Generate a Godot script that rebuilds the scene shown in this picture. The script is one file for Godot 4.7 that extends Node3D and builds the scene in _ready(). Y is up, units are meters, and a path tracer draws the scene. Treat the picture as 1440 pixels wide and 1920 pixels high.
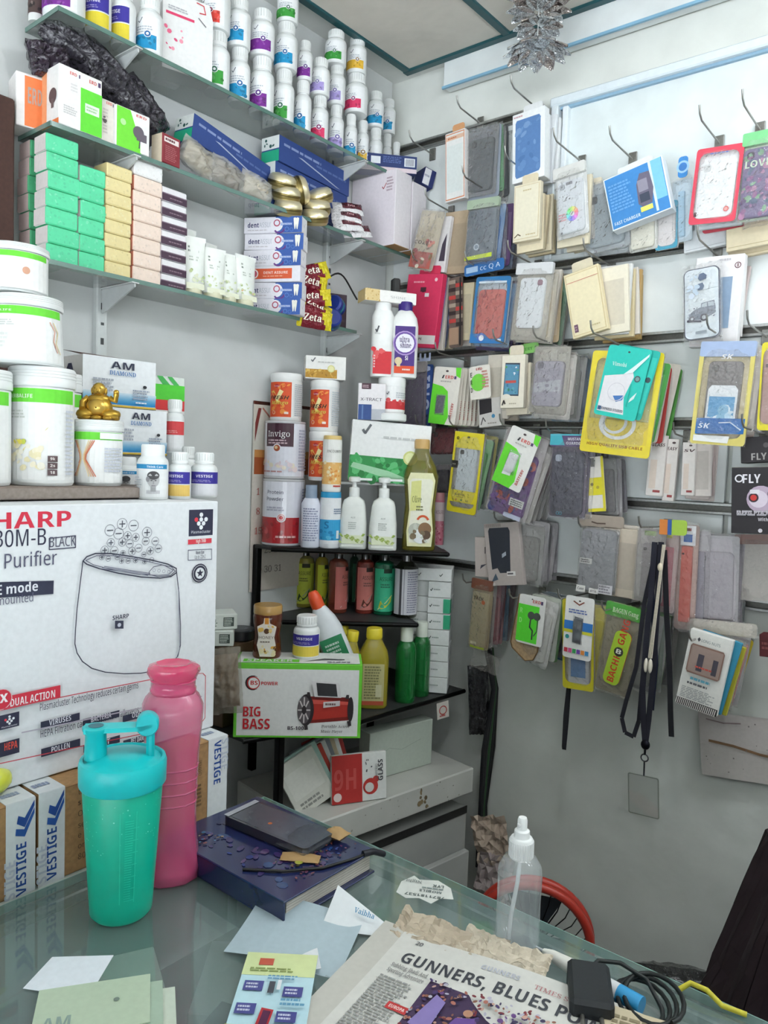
extends Node3D
# A corner of a small shop: glass shelves on one wall, hanging accessories on the other, a glass counter in front.
# y is up, metres. The two walls meet at x = 0, z = 0; the shelf wall is z = 0, the hanging wall is x = 0.
var M := {}
var names := {}
var rng := RandomNumberGenerator.new()

static func lin(h: String) -> Color:
	return Color(h).srgb_to_linear()

static func mixc(a: String, b: String, t: float) -> String:
	return Color(a).lerp(Color(b), t).to_html(false)

# ---------- mesh collector: triangles with normals and colours ----------
class MB:
	var v := PackedVector3Array()
	var n := PackedVector3Array()
	var c := PackedColorArray()
	var xf := Transform3D.IDENTITY

	func tri(a: Vector3, b: Vector3, d: Vector3, col: Color, na = null, nb = null, nd = null) -> void:
		a = xf * a; b = xf * b; d = xf * d
		var f := (d - a).cross(b - a).normalized()
		v.append(a); v.append(b); v.append(d)
		if na == null:
			n.append(f); n.append(f); n.append(f)
		else:
			n.append((xf.basis * na).normalized()); n.append((xf.basis * nb).normalized()); n.append((xf.basis * nd).normalized())
		c.append(col); c.append(col); c.append(col)

	# corners counter-clockwise as seen from the front
	func quad(a: Vector3, b: Vector3, d: Vector3, e: Vector3, col: Color) -> void:
		tri(a, d, b, col); tri(a, e, d, col)

	func quadn(a: Vector3, b: Vector3, d: Vector3, e: Vector3, na: Vector3, nb: Vector3, nd: Vector3, ne: Vector3, col: Color) -> void:
		tri(a, d, b, col, na, nd, nb); tri(a, e, d, col, na, ne, nd)

	# cols: one colour, or [front, back, right, left, top, bottom]
	func box(ctr: Vector3, s: Vector3, cols, bev := 0.0) -> MB:
		var h := s * 0.5
		var k = cols if cols is Array else [cols, cols, cols, cols, cols, cols]
		var axes = [[Vector3(0,0,1), Vector3(1,0,0), Vector3(0,1,0)],[Vector3(0,0,-1), Vector3(-1,0,0), Vector3(0,1,0)],[Vector3(1,0,0), Vector3(0,0,-1), Vector3(0,1,0)],[Vector3(-1,0,0), Vector3(0,0,1), Vector3(0,1,0)],[Vector3(0,1,0), Vector3(1,0,0), Vector3(0,0,-1)],[Vector3(0,-1,0), Vector3(1,0,0), Vector3(0,0,1)]]
		for i in 6:
			var w: Vector3 = axes[i][0]; var u: Vector3 = axes[i][1]; var t: Vector3 = axes[i][2]
			var hw := absf(w.dot(h)); var hu := absf(u.dot(h)) - bev; var ht := absf(t.dot(h)) - bev
			quad(ctr + w * hw - u * hu - t * ht, ctr + w * hw + u * hu - t * ht, ctr + w * hw + u * hu + t * ht, ctr + w * hw - u * hu + t * ht, k[i])
		if bev > 0.0:
			for a in 3:
				var b := (a + 1) % 3; var d := (a + 2) % 3
				for sb in [-1,1]:
					for sd in [-1,1]:
						var p1 := Vector3.ZERO; var p2 := Vector3.ZERO
						p1[b] = sb * h[b]; p1[d] = sd * (h[d] - bev)
						p2[b] = sb * (h[b] - bev); p2[d] = sd * h[d]
						var lo := Vector3.ZERO; lo[a] = -(h[a] - bev)
						var col: Color = k[[2,4,0][b] if sb > 0 else [3,5,1][b]]
						var nn := Vector3.ZERO; nn[b] = sb; nn[d] = sd
						var q = [ctr + p1 + lo, ctr + p1 - lo, ctr + p2 - lo, ctr + p2 + lo]
						if (q[1] - q[0]).cross(q[3] - q[0]).dot(nn) > 0: quad(q[0], q[1], q[2], q[3], col)
						else: quad(q[3], q[2], q[1], q[0], col)
			for sx in [-1,1]:
				for sy in [-1,1]:
					for sz in [-1,1]:
						var s3 := Vector3(sx, sy, sz)
						var A := ctr + s3 * (h - Vector3(0, bev, bev)); var B := ctr + s3 * (h - Vector3(bev, 0, bev)); var D := ctr + s3 * (h - Vector3(bev, bev, 0))
						var col2: Color = k[0 if sz > 0 else 1]
						if (B - A).cross(D - A).dot(s3) > 0: tri(A, D, B, col2)
						else: tri(A, B, D, col2)
		return self

	# profile rows [r, y] or [rx, rz, y]; cols: one colour or one per band; pw: superellipse power (2 = round)
	func lathe(pr: Array, cols, seg := 24, pw := 2.0, cap0 := true, cap1 := true, ctr := Vector3.ZERO) -> MB:
		var rows := []
		for p in pr:
			rows.append([p[0], p[0], p[1]] if p.size() == 2 else p)
		var ring := []
		for i in seg + 1:
			var a := TAU * i / seg
			var ca := sin(a); var sa := cos(a)
			var d := pow(pow(absf(ca), pw) + pow(absf(sa), pw), -1.0 / pw)
			ring.append(Vector2(ca * d, sa * d))
		var nb := rows.size() - 1
		var nr := []  # band normals (r part, y part)
		for j in nb:
			var dr: float = (rows[j + 1][0] + rows[j + 1][1] - rows[j][0] - rows[j][1]) * 0.5
			var dy: float = rows[j + 1][2] - rows[j][2]
			nr.append(Vector2(dy, -dr).normalized() if absf(dy) + absf(dr) > 1e-9 else Vector2(1,0))
		for j in nb:
			var n0: Vector2 = nr[j]; var n1: Vector2 = nr[j]
			if j > 0 and nr[j - 1].dot(nr[j]) > 0.72: n0 = (nr[j - 1] + nr[j]).normalized()
			if j < nb - 1 and nr[j + 1].dot(nr[j]) > 0.72: n1 = (nr[j + 1] + nr[j]).normalized()
			var col: Color = cols[mini(j, cols.size() - 1)] if cols is Array else cols
			for i in seg:
				var P := []; var N := []
				for e in [[i, j, n0],[i + 1, j, n0],[i + 1, j + 1, n1],[i, j + 1, n1]]:
					var g: Vector2 = ring[e[0]]; var r = rows[e[1]]
					P.append(ctr + Vector3(g.x * r[0], r[2], g.y * r[1]))
					var rr := Vector2(signf(g.x) * pow(absf(g.x), pw - 1.0) / maxf(r[0],1e-4), signf(g.y) * pow(absf(g.y), pw - 1.0) / maxf(r[1],1e-4)).normalized()
					N.append(Vector3(rr.x * e[2].x, e[2].y, rr.y * e[2].x))
				quadn(P[0], P[1], P[2], P[3], N[0], N[1], N[2], N[3], col)
		for e in [[0, cap0,-1.0],[nb, cap1,1.0]]:
			var r = rows[e[0]]
			if e[1] and r[0] > 1e-5:
				var col: Color = (cols[0 if e[0] == 0 else cols.size() - 1]) if cols is Array else cols
				for i in seg:
					var a := ctr + Vector3(ring[i].x * r[0], r[2], ring[i].y * r[1]); var b := ctr + Vector3(ring[i + 1].x * r[0], r[2], ring[i + 1].y * r[1])
					if e[2] > 0: tri(ctr + Vector3(0, r[2],0), b, a, col)
					else: tri(ctr + Vector3(0, r[2],0), a, b, col)
		return self

	func tube(pts: Array, r: float, col: Color, seg := 6, flat := 1.0) -> MB:
		var prev := []
		var up := Vector3(0.31,0.9,0.2).normalized()
		for i in pts.size():
			var d: Vector3 = (pts[mini(i + 1, pts.size() - 1)] - pts[maxi(i - 1,0)]).normalized()
			var s := d.cross(up)
			if s.length() < 0.05: s = d.cross(Vector3(1,0,0.2))
			s = s.normalized()
			up = s.cross(d).normalized()
			var ring := []
			for k in seg:
				var a := TAU * k / seg
				ring.append([pts[i] + s * cos(a) * r + up * sin(a) * r * flat, s * cos(a) + up * sin(a)])
			if prev.size():
				for k in seg:
					var k2 := (k + 1) % seg
					quadn(prev[k][0], ring[k][0], ring[k2][0], prev[k2][0], prev[k][1], ring[k][1], ring[k2][1], prev[k2][1], col)
			if i == 0 or i == pts.size() - 1:
				for k in range(1, seg - 1):
					if i == 0: tri(ring[0][0], ring[k + 1][0], ring[k][0], col)
					else: tri(ring[0][0], ring[k][0], ring[k + 1][0], col)
			prev = ring
		return self

	# a polygon in x, y pushed from z0 to z1
	func prism(poly: PackedVector2Array, z0: float, z1: float, col: Color, side = null) -> MB:
		var sc: Color = col if side == null else side
		var ix := Geometry2D.triangulate_polygon(poly)
		for i in range(0, ix.size(), 3):
			var a := poly[ix[i]]; var b := poly[ix[i + 1]]; var d := poly[ix[i + 2]]
			if (b - a).cross(d - a) < 0:
				var t := b; b = d; d = t
			tri(Vector3(a.x, a.y, z1), Vector3(d.x, d.y, z1), Vector3(b.x, b.y, z1), col)
			tri(Vector3(a.x, a.y, z0), Vector3(b.x, b.y, z0), Vector3(d.x, d.y, z0), col)
		var area := 0.0
		for i in poly.size(): area += poly[i].cross(poly[(i + 1) % poly.size()])
		for i in poly.size():
			var a := poly[i]; var b := poly[(i + 1) % poly.size()]
			if area < 0:
				var t := a; a = b; b = t
			quad(Vector3(a.x, a.y, z0), Vector3(b.x, b.y, z0), Vector3(b.x, b.y, z1), Vector3(a.x, a.y, z1), sc)
		return self

	# a frame: outer polygon with an equal-count inner polygon cut out
	func ringprism(po: PackedVector2Array, pi: PackedVector2Array, z0: float, z1: float, col: Color) -> MB:
		for i in po.size():
			var j := (i + 1) % po.size()
			var a := po[i]; var b := po[j]; var e := pi[i]; var f := pi[j]
			quad(Vector3(a.x, a.y, z1), Vector3(b.x, b.y, z1), Vector3(f.x, f.y, z1), Vector3(e.x, e.y, z1), col)
			quad(Vector3(e.x, e.y, z0), Vector3(f.x, f.y, z0), Vector3(b.x, b.y, z0), Vector3(a.x, a.y, z0), col)
			quad(Vector3(a.x, a.y, z0), Vector3(b.x, b.y, z0), Vector3(b.x, b.y, z1), Vector3(a.x, a.y, z1), col)
			quad(Vector3(e.x, e.y, z1), Vector3(f.x, f.y, z1), Vector3(f.x, f.y, z0), Vector3(e.x, e.y, z0), col)
		return self

	# a closed bag: front and back sheets on a grid, thick in the middle, creased; centre at the origin, w along x, h along y
	func pillow(w: float, h: float, t: float, cf, crease: float, sd: int, nx := 12, ny := 16, edge := 0.5, backflat := 1.0) -> MB:
		var nz := FastNoiseLite.new()
		nz.seed = sd; nz.frequency = 1.0
		for s in [1.0,-1.0]:
			var g := []
			for j in ny + 1:
				var row := []
				for i in nx + 1:
					var a := i / float(nx) * 2.0 - 1.0; var b := j / float(ny) * 2.0 - 1.0
					var e := pow(maxf(0.0, (1.0 - a * a) * (1.0 - b * b)), edge)
					var q := nz.get_noise_3d(a * 1.6, b * 2.0, s * 4.0) + 0.35 * absf(nz.get_noise_3d(a * 3.6, b * 4.0, s * 9.0 + 3.0))
					row.append(Vector3(a * w * 0.5 * (1.0 + 0.06 * nz.get_noise_2d(b * 2.0, a)), b * h * 0.5 * (1.0 + 0.05 * nz.get_noise_2d(a * 2.0, b + 9.0)), s * e * t * 0.5 * (1.0 if s > 0 else backflat) + crease * q * (0.2 + e) * s))
				g.append(row)
			var nn := []
			for j in ny + 1:
				var row := []
				for i in nx + 1:
					var du: Vector3 = g[j][mini(i + 1, nx)] - g[j][maxi(i - 1,0)]; var dv: Vector3 = g[mini(j + 1, ny)][i] - g[maxi(j - 1,0)][i]
					row.append(du.cross(dv).normalized() * s)
				nn.append(row)
			for j in ny:
				for i in nx:
					var col: Color = cf.call(i / float(nx), j / float(ny)) if cf is Callable else cf
					if s > 0: quadn(g[j][i], g[j][i + 1], g[j + 1][i + 1], g[j + 1][i], nn[j][i], nn[j][i + 1], nn[j + 1][i + 1], nn[j + 1][i], col)
					else: quadn(g[j][i + 1], g[j][i], g[j + 1][i], g[j + 1][i + 1], nn[j][i + 1], nn[j][i], nn[j + 1][i], nn[j + 1][i + 1], col)
		return self

	# a lumpy closed ball
	func blob(ctr: Vector3, r: Vector3, col: Color, lump := 0.0, sd := 1, fr := 1.5, nu := 16, nv := 10) -> MB:
		var nz := FastNoiseLite.new()
		nz.seed = sd; nz.frequency = fr
		var g := []
		for j in nv + 1:
			var row := []
			for i in nu + 1:
				var th := PI * j / nv; var ph := TAU * i / nu
				var d := Vector3(sin(th) * sin(ph), cos(th), sin(th) * cos(ph))
				row.append([ctr + d * r * (1.0 + lump * nz.get_noise_3dv(d)), (d / r).normalized()])
			g.append(row)
		for j in nv:
			for i in nu:
				var a = g[j + 1][i]; var b = g[j + 1][i + 1]; var d = g[j][i + 1]; var e = g[j][i]
				if lump > 0.25: quad(a[0], b[0], d[0], e[0], col)
				else: quadn(a[0], b[0], d[0], e[0], a[1], b[1], d[1], e[1], col)
		return self

	func sheet(fn: Callable, nx: int, ny: int, cf, th := 0.0004) -> MB:
		for j in ny:
			for i in nx:
				var a: Vector3 = fn.call(i / float(nx), j / float(ny)); var b: Vector3 = fn.call((i + 1) / float(nx), j / float(ny))
				var d: Vector3 = fn.call((i + 1) / float(nx), (j + 1) / float(ny)); var e: Vector3 = fn.call(i / float(nx), (j + 1) / float(ny))
				var col: Color = cf.call(i / float(nx), j / float(ny)) if cf is Callable else cf
				var nn := (b - a).cross(e - a).normalized() * th
				quad(a + nn, b + nn, d + nn, e + nn, col); quad(b, a, e, d, col)
				if i == 0: quad(a, a + nn, e + nn, e, col)
				if i == nx - 1: quad(b + nn, b, d, d + nn, col)
				if j == 0: quad(b, b + nn, a + nn, a, col)
				if j == ny - 1: quad(e, e + nn, d + nn, d, col)
		return self

	func mesh() -> ArrayMesh:
		var arr := []
		arr.resize(Mesh.ARRAY_MAX)
		arr[Mesh.ARRAY_VERTEX] = v; arr[Mesh.ARRAY_NORMAL] = n; arr[Mesh.ARRAY_COLOR] = c
		var m := ArrayMesh.new()
		m.add_surface_from_arrays(Mesh.PRIMITIVE_TRIANGLES, arr)
		return m

# ---------- print on a face or round a bottle: u to the right, v up, both 0..1 ----------
class Art:
	static var glyphs := {}
	static var fonts := {}
	var mb: MB
	var o: Vector3
	var ux: Vector3
	var uy: Vector3
	var nn: Vector3
	var W: float
	var H: float
	var cyl := false
	var a0 := 0.0
	var a1 := 0.0
	var r0 := 0.0
	var r1 := 0.0
	var rz := 1.0
	var pw := 2.0
	var lay := 1.0
	var step := 0.00022

	func at(u: float, v: float) -> Vector3:
		if cyl:
			var a := a0 + (a1 - a0) * u
			var rr := lerpf(r0, r1, v) + lay * step
			var ca := sin(a); var sa := cos(a)
			var d := 1.0 if pw == 2.0 else pow(pow(absf(ca), pw) + pow(absf(sa), pw), -1.0 / pw)
			return o + Vector3(ca * rr * d, H * v, sa * rr * rz * d)
		return o + ux * u + uy * v + nn * (lay * step)

	func r(u0: float, v0: float, u1: float, v1: float, col: String) -> Art:
		var k := maxi(1, int(ceil(absf(a1 - a0) * absf(u1 - u0) / 0.2))) if cyl else 1
		var cc: Color = Color(col).srgb_to_linear()
		for i in k:
			var x0 := lerpf(u0, u1, i / float(k)); var x1 := lerpf(u0, u1, (i + 1) / float(k))
			mb.quad(at(x0, v0), at(x1, v0), at(x1, v1), at(x0, v1), cc)
		lay += 1.0
		return self

	func p(pts: Array, col: String) -> Art:
		var poly := PackedVector2Array()
		for q in pts: poly.append(Vector2(q[0], q[1]))
		var ix := Geometry2D.triangulate_polygon(poly)
		for i in range(0, ix.size(), 3):
			var A := poly[ix[i]]; var B := poly[ix[i + 1]]; var D := poly[ix[i + 2]]
			if (B - A).cross(D - A) < 0:
				var t := B; B = D; D = t
			mb.tri(at(A.x, A.y), at(D.x, D.y), at(B.x, B.y), Color(col).srgb_to_linear())
		lay += 1.0
		return self

	# disc; rv is the radius as a share of the height
	func c(u: float, v: float, rv: float, col: String, sq := 1.0) -> Art:
		var ru := rv * H / W
		var cc: Color = Color(col).srgb_to_linear()
		for i in 18:
			var x := TAU * i / 18.0; var y := TAU * (i + 1) / 18.0
			mb.tri(at(u, v), at(u + cos(y) * ru, v + sin(y) * rv * sq), at(u + cos(x) * ru, v + sin(x) * rv * sq), cc)
		lay += 1.0
		return self

	func ring(u: float, v: float, rv: float, th: float, col: String, sq := 1.0, from := 0.0, to := 1.0) -> Art:
		var q := H / W
		var cc: Color = Color(col).srgb_to_linear()
		var k := 28
		for i in k:
			var x := TAU * lerpf(from, to, i / float(k)); var y := TAU * lerpf(from, to, (i + 1) / float(k))
			var ri := rv - th
			mb.quad(at(u + cos(x) * ri * q, v + sin(x) * ri * sq), at(u + cos(x) * rv * q, v + sin(x) * rv * sq), at(u + cos(y) * rv * q, v + sin(y) * rv * sq), at(u + cos(y) * ri * q, v + sin(y) * ri * sq), cc)
		lay += 1.0
		return self

	# a drawn line through points
	func l(pts: Array, th: float, col: String) -> Art:
		var q := H / W
		var cc: Color = Color(col).srgb_to_linear()
		for i in pts.size() - 1:
			var A := Vector2(pts[i][0] / q, pts[i][1]); var B := Vector2(pts[i + 1][0] / q, pts[i + 1][1])
			var s := (B - A).normalized().orthogonal() * th * 0.5
			var e := (B - A).normalized() * th * 0.25
			var k := [A - e + s, B + e + s, B + e - s, A - e - s]
			mb.quad(at(k[0].x * q, k[0].y), at(k[3].x * q, k[3].y), at(k[2].x * q, k[2].y), at(k[1].x * q, k[1].y), cc)
		lay += 1.0
		return self

	# text: h is the cap height as a share of the face height; wd squeezes it to a share of the face width
	func t(s: String, u: float, v: float, h: float, col: String, al := 0.5, wd := 0.0, font := 0, slant := 0.0, turn := 0.0) -> Art:
		var key := s + str(font)
		if not glyphs.has(key):
			var tm := TextMesh.new()
			var nm: String = ["Droid Sans", "Droid Sans", "Droid Serif", "Droid Sans Mono", "Droid Serif"][font]
			if not fonts.has(font):
				var f := SystemFont.new()
				f.font_names = PackedStringArray([nm])
				f.font_weight = 700 if font in [1,4] else 400
				fonts[font] = f
			tm.font = fonts[font]
			tm.text = s
			tm.font_size = 40
			tm.pixel_size = 0.01
			tm.depth = 0.0
			tm.curve_step = 3.0
			var arr := tm.get_mesh_arrays()
			var vs: PackedVector3Array = arr[Mesh.ARRAY_VERTEX]
			var ix = arr[Mesh.ARRAY_INDEX]
			var out := PackedVector2Array()
			var lo := Vector2(1e9,1e9); var hi := Vector2(-1e9,-1e9)
			var list = ix if ix != null and ix.size() else range(vs.size())
			for i in range(0, list.size(), 3):
				var A := Vector2(vs[list[i]].x, vs[list[i]].y); var B := Vector2(vs[list[i + 1]].x, vs[list[i + 1]].y); var D := Vector2(vs[list[i + 2]].x, vs[list[i + 2]].y)
				var cr := (B - A).cross(D - A)
				if absf(cr) < 1e-9: continue
				if cr < 0:
					var tt := B; B = D; D = tt
				for q in [A, B, D]:
					out.append(q)
					lo = lo.min(q); hi = hi.max(q)
			glyphs[key] = [out, lo, hi]
		var g = glyphs[key]
		var pts: PackedVector2Array = g[0]
		if pts.is_empty(): return self
		var lo2: Vector2 = g[1]; var hi2: Vector2 = g[2]
		var cap := 0.286
		var sy := h / cap
		var sx := sy * H / W
		if turn != 0.0: sx = sy
		if wd > 0.0: sx = wd / (hi2.x - lo2.x)
		var ox := lo2.x + (hi2.x - lo2.x) * al
		var cc: Color = Color(col).srgb_to_linear()
		var base := lo2.y if not (s.contains("g") or s.contains("y") or s.contains("p") or s.contains("q") or s.contains("j") or s.contains("Q") or s.contains(",")) else lo2.y + 0.085
		var P := []
		for q in pts:
			var e := Vector2((q.x - ox) * sx + (q.y - base) * slant * sx, (q.y - base) * sy)
			if turn != 0.0:
				e = e.rotated(turn)
				e.x *= H / W
			P.append(Vector2(u + e.x, v + e.y))
		for i in range(0, P.size(), 3):
			mb.tri(at(P[i].x, P[i].y), at(P[i + 2].x, P[i + 2].y), at(P[i + 1].x, P[i + 1].y), cc)
		lay += 1.0
		return self

	# lines of small print, broken into words
	func bars(u0: float, v0: float, u1: float, v1: float, k: int, col: String, sd := 1, fill := 0.55) -> Art:
		var rr := RandomNumberGenerator.new()
		rr.seed = sd * 77 + k
		var hh := (v1 - v0) / k
		var cc: Color = Color(col).srgb_to_linear()
		for i in k:
			var y := v1 - hh * (i + 0.5)
			var x := u0
			var e := u1 - (u1 - u0) * rr.randf() * 0.25
			while x < e:
				var w := minf((u1 - u0) * rr.randf_range(0.07,0.2), e - x)
				mb.quad(at(x, y - hh * fill * 0.5), at(x + w, y - hh * fill * 0.5), at(x + w, y + hh * fill * 0.5), at(x, y + hh * fill * 0.5), cc)
				x += w + (u1 - u0) * 0.03
		lay += 1.0
		return self

	# scattered spots of print
	func dots(u0: float, v0: float, u1: float, v1: float, k: int, rv: float, cols: Array, sd := 1) -> Art:
		var rr := RandomNumberGenerator.new()
		rr.seed = sd * 131 + k
		for i in k:
			var cc: Color = Color(cols[rr.randi() % cols.size()]).srgb_to_linear()
			var u := rr.randf_range(u0, u1); var v := rr.randf_range(v0, v1); var q := rv * rr.randf_range(0.5,1.2)
			var ru := q * H / W
			var m := 7
			var ph := rr.randf() * TAU
			var st := rr.randf_range(0.4,1.0)
			lay += 0.06
			for j in m:
				var x := TAU * j / m; var y := TAU * (j + 1) / m
				var A := Vector2(cos(x), sin(x) * st).rotated(ph); var B := Vector2(cos(y), sin(y) * st).rotated(ph)
				mb.tri(at(u, v), at(u + B.x * ru, v + B.y * q), at(u + A.x * ru, v + A.y * q), cc)
		lay += 1.0
		return self

# a face of a box: centre, half extents along right and up
static func face(mb: MB, ctr: Vector3, right: Vector3, up: Vector3) -> Art:
	var a := Art.new()
	a.mb = mb; a.ux = right; a.uy = up; a.o = ctr - right * 0.5 - up * 0.5
	a.nn = right.cross(up).normalized()
	a.W = right.length(); a.H = up.length()
	return a

# a band round an upright cylinder: from angle a0 to a1 (0 faces +z, positive turns to +x)
static func band(mb: MB, base: Vector3, rad0: float, rad1: float, h: float, a0: float, a1: float, rz := 1.0, pw := 2.0) -> Art:
	var a := Art.new()
	a.mb = mb; a.cyl = true; a.o = base; a.r0 = rad0; a.r1 = rad1; a.a0 = a0; a.a1 = a1; a.H = h; a.rz = rz; a.pw = pw
	a.W = maxf(0.001, absf(a1 - a0) * (rad0 + rad1) * 0.5)
	return a

static func rrect(w: float, h: float, r: float, k := 4, cx := 0.0, cy := 0.0) -> PackedVector2Array:
	var out := PackedVector2Array()
	for q in [[1,1,0.0],[-1,1,0.25],[-1,-1,0.5],[1,-1,0.75]]:
		for i in k + 1:
			var a: float = TAU * (q[2] + 0.25 * i / k)
			out.append(Vector2(cx + q[0] * (w * 0.5 - r) + cos(a) * r, cy + q[1] * (h * 0.5 - r) + sin(a) * r))
	return out

# ---------- materials ----------
func noise_tex(fr: float, lo: float, hi: float, sd: int, oct := 4, normal := 0.0, size := 256) -> NoiseTexture2D:
	var t := NoiseTexture2D.new()
	t.width = size; t.height = size; t.seamless = true
	var f := FastNoiseLite.new()
	f.frequency = fr; f.seed = sd; f.fractal_octaves = oct
	t.noise = f
	if normal > 0.0:
		t.as_normal_map = true; t.bump_strength = normal
	else:
		var g := Gradient.new()
		g.set_color(0, Color(lo, lo, lo)); g.set_color(1, Color(hi, hi, hi))
		t.color_ramp = g
	return t

func material(key: String, rough: float, metal := 0.0, alpha := 1.0, tex: Texture2D = null, scale := 6.0, bump: Texture2D = null, bscale := 8.0, bump_amt := 1.0, coat := 0.0) -> StandardMaterial3D:
	var m := StandardMaterial3D.new()
	m.resource_name = key
	m.vertex_color_use_as_albedo = true
	m.roughness = rough; m.metallic = metal
	m.albedo_color = Color(1,1,1, alpha)
	m.cull_mode = BaseMaterial3D.CULL_DISABLED
	if alpha < 1.0: m.transparency = BaseMaterial3D.TRANSPARENCY_ALPHA
	if tex or bump:
		m.uv1_triplanar = true
		m.uv1_scale = Vector3.ONE * (scale if tex else bscale)
	if tex: m.albedo_texture = tex
	if bump:
		m.normal_enabled = true; m.normal_texture = bump; m.normal_scale = bump_amt
	if coat > 0.0:
		m.clearcoat_enabled = true; m.clearcoat = coat; m.clearcoat_roughness = 0.12
	M[key] = m
	return m

# ---------- building things ----------
func numbered(s: String) -> String:
	if not names.has(s):
		names[s] = 0
		return s
	names[s] += 1
	return "%s_%03d" % [s, names[s]]

func part(called: String, mb: MB, mat: String, parent: Node3D, kind := "") -> MeshInstance3D:
	var o := MeshInstance3D.new()
	o.name = called
	o.mesh = mb.mesh()
	o.material_override = M[mat]
	if kind: o.set_meta("kind", kind)
	parent.add_child(o, true)
	return o

# a thing at a place; pieces: [[part name, collector, material], ...]; one piece makes a single mesh
func thing(called: String, label: String, category: String, xf: Transform3D, pieces: Array, group := "") -> Node3D:
	var o: Node3D
	if pieces.size() == 1:
		var mi := MeshInstance3D.new()
		mi.mesh = pieces[0][1].mesh()
		mi.material_override = M[pieces[0][2]]
		o = mi
	else:
		o = Node3D.new()
	o.name = numbered(called)
	add_child(o)
	o.transform = xf
	tag(o, label, category, group)
	if pieces.size() > 1:
		for p in pieces:
			var n: PackedStringArray = p[0].split(">")
			part(n[-1], p[1], p[2], o if n.size() == 1 else o.get_node(n[0]))
	return o

func tag(o: Node3D, label: String, category: String, group := "") -> void:
	o.set_meta("label", label); o.set_meta("category", category)
	if group: o.set_meta("group", group)
	elif o.has_meta("group"): o.remove_meta("group")

func struct(called: String, mb: MB, mat: String) -> MeshInstance3D:
	var o := part(called, mb, mat, self, "structure")
	return o

func at(p: Vector3, yaw := 0.0, pitch := 0.0, roll := 0.0) -> Transform3D:
	return Transform3D(Basis.from_euler(Vector3(deg_to_rad(pitch), deg_to_rad(yaw), deg_to_rad(roll)), EULER_ORDER_YXZ), p)

func copy(src: Node3D, xf: Transform3D, label: String, group := "") -> Node3D:
	var o: Node3D = src.duplicate()
	o.name = numbered(str(src.name).rstrip("0123456789").rstrip("_"))
	add_child(o)
	o.transform = xf
	tag(o, label, src.get_meta("category"), group)
	return o

func _ready() -> void:
	# ---- camera ----
	var cam := Camera3D.new()
	cam.name = "camera"
	cam.transform = Transform3D(Basis(Vector3(0.6334,0.0360,0.7730), Vector3(0.0278,0.9972,-0.0692), Vector3(-0.7733,0.0653,0.6306)).orthonormalized(), Vector3(-1.62,1.5,1.345))
	cam.fov = 67.28
	cam.near = 0.02
	add_child(cam)
	cam.current = true
	# ---- sky, seen through the shop front ----
	var env := Environment.new()
	var sky := Sky.new()
	var sm := ProceduralSkyMaterial.new()
	sm.sky_top_color = Color(0.76,0.8,0.85)
	sm.sky_horizon_color = Color(0.9,0.93,0.96)
	sm.ground_horizon_color = Color(0.62,0.61,0.58)
	sm.ground_bottom_color = Color(0.5,0.48,0.45)
	sm.sun_angle_max = 0.0
	sm.sky_energy_multiplier = 1.0
	sky.sky_material = sm
	env.background_mode = Environment.BG_SKY
	env.sky = sky
	env.background_energy_multiplier = 0.5
	env.ambient_light_source = Environment.AMBIENT_SOURCE_SKY
	env.tonemap_mode = Environment.TONE_MAPPER_LINEAR
	env.tonemap_exposure = 0.82
	env.sdfgi_enabled = true
	env.ssao_enabled = true
	env.ssil_enabled = true
	var we := WorldEnvironment.new()
	we.name = "environment"
	we.environment = env
	add_child(we)
	# sun on the street outside; it strikes the pavement and does not reach into the room
	var sun := DirectionalLight3D.new()
	sun.name = "sun"
	sun.light_energy = 18.5
	sun.light_color = Color(0.98,0.99,1.0)
	sun.light_angular_distance = 0.5
	sun.shadow_enabled = true
	add_child(sun)
	sun.look_at_from_position(Vector3(0,5,0), Vector3(-1.6,0,1.6))
	make_materials()
	# ---- lamps: tube battens out of frame, over the counter and over the keeper's aisle ----
	batten(Vector3(-0.07,2.36,1.75), -45.0, "white tube light batten high on the hanging wall past the accessories", 0.5)
	batten(Vector3(-0.52,2.44,1.62), 0.0, "white tube light batten on the ceiling over the keeper's aisle", 0.9)
	bulb(Vector3(-0.85,2.18,1.0), 0.19)
	# ---- the place ----
	setting()
	shelf_wall()
	lower_left()
	corner_rack()
	counter_things()
	hanging_wall()

func batten(p: Vector3, yaw: float, label: String, e: float) -> void:
	var b := MB.new().box(Vector3(0,0.035,0), Vector3(1.2,0.05,0.05), lin("f0f0ee"), 0.004)
	var t := MB.new()
	t.xf = Transform3D(Basis(Vector3(0,0,1), PI / 2), Vector3(0,-0.008,0))
	t.lathe([[0.013,-0.585],[0.013,0.585]], lin("ffffff"), 14)
	var o := thing("tube_light", label, "lamp", Transform3D(Basis(Vector3(0,0,1), deg_to_rad(yaw)) * Basis(Vector3(0,1,0), PI / 2), p), [["housing", b, "plastic"],["tube", t, "glow"]])
	var a := AreaLight3D.new()
	a.name = "tube_glow"
	a.area_size = Vector2(1.16,0.04)
	a.light_color = Color(0.95,0.98,1.0)
	a.light_energy = e
	a.shadow_enabled = true
	a.set("area_range", 8.0)
	a.set("area_attenuation", 2.0)
	o.add_child(a, true)
	a.position = Vector3(0,-0.026,0)
	a.rotation_degrees = Vector3(-90,0,0)

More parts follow.
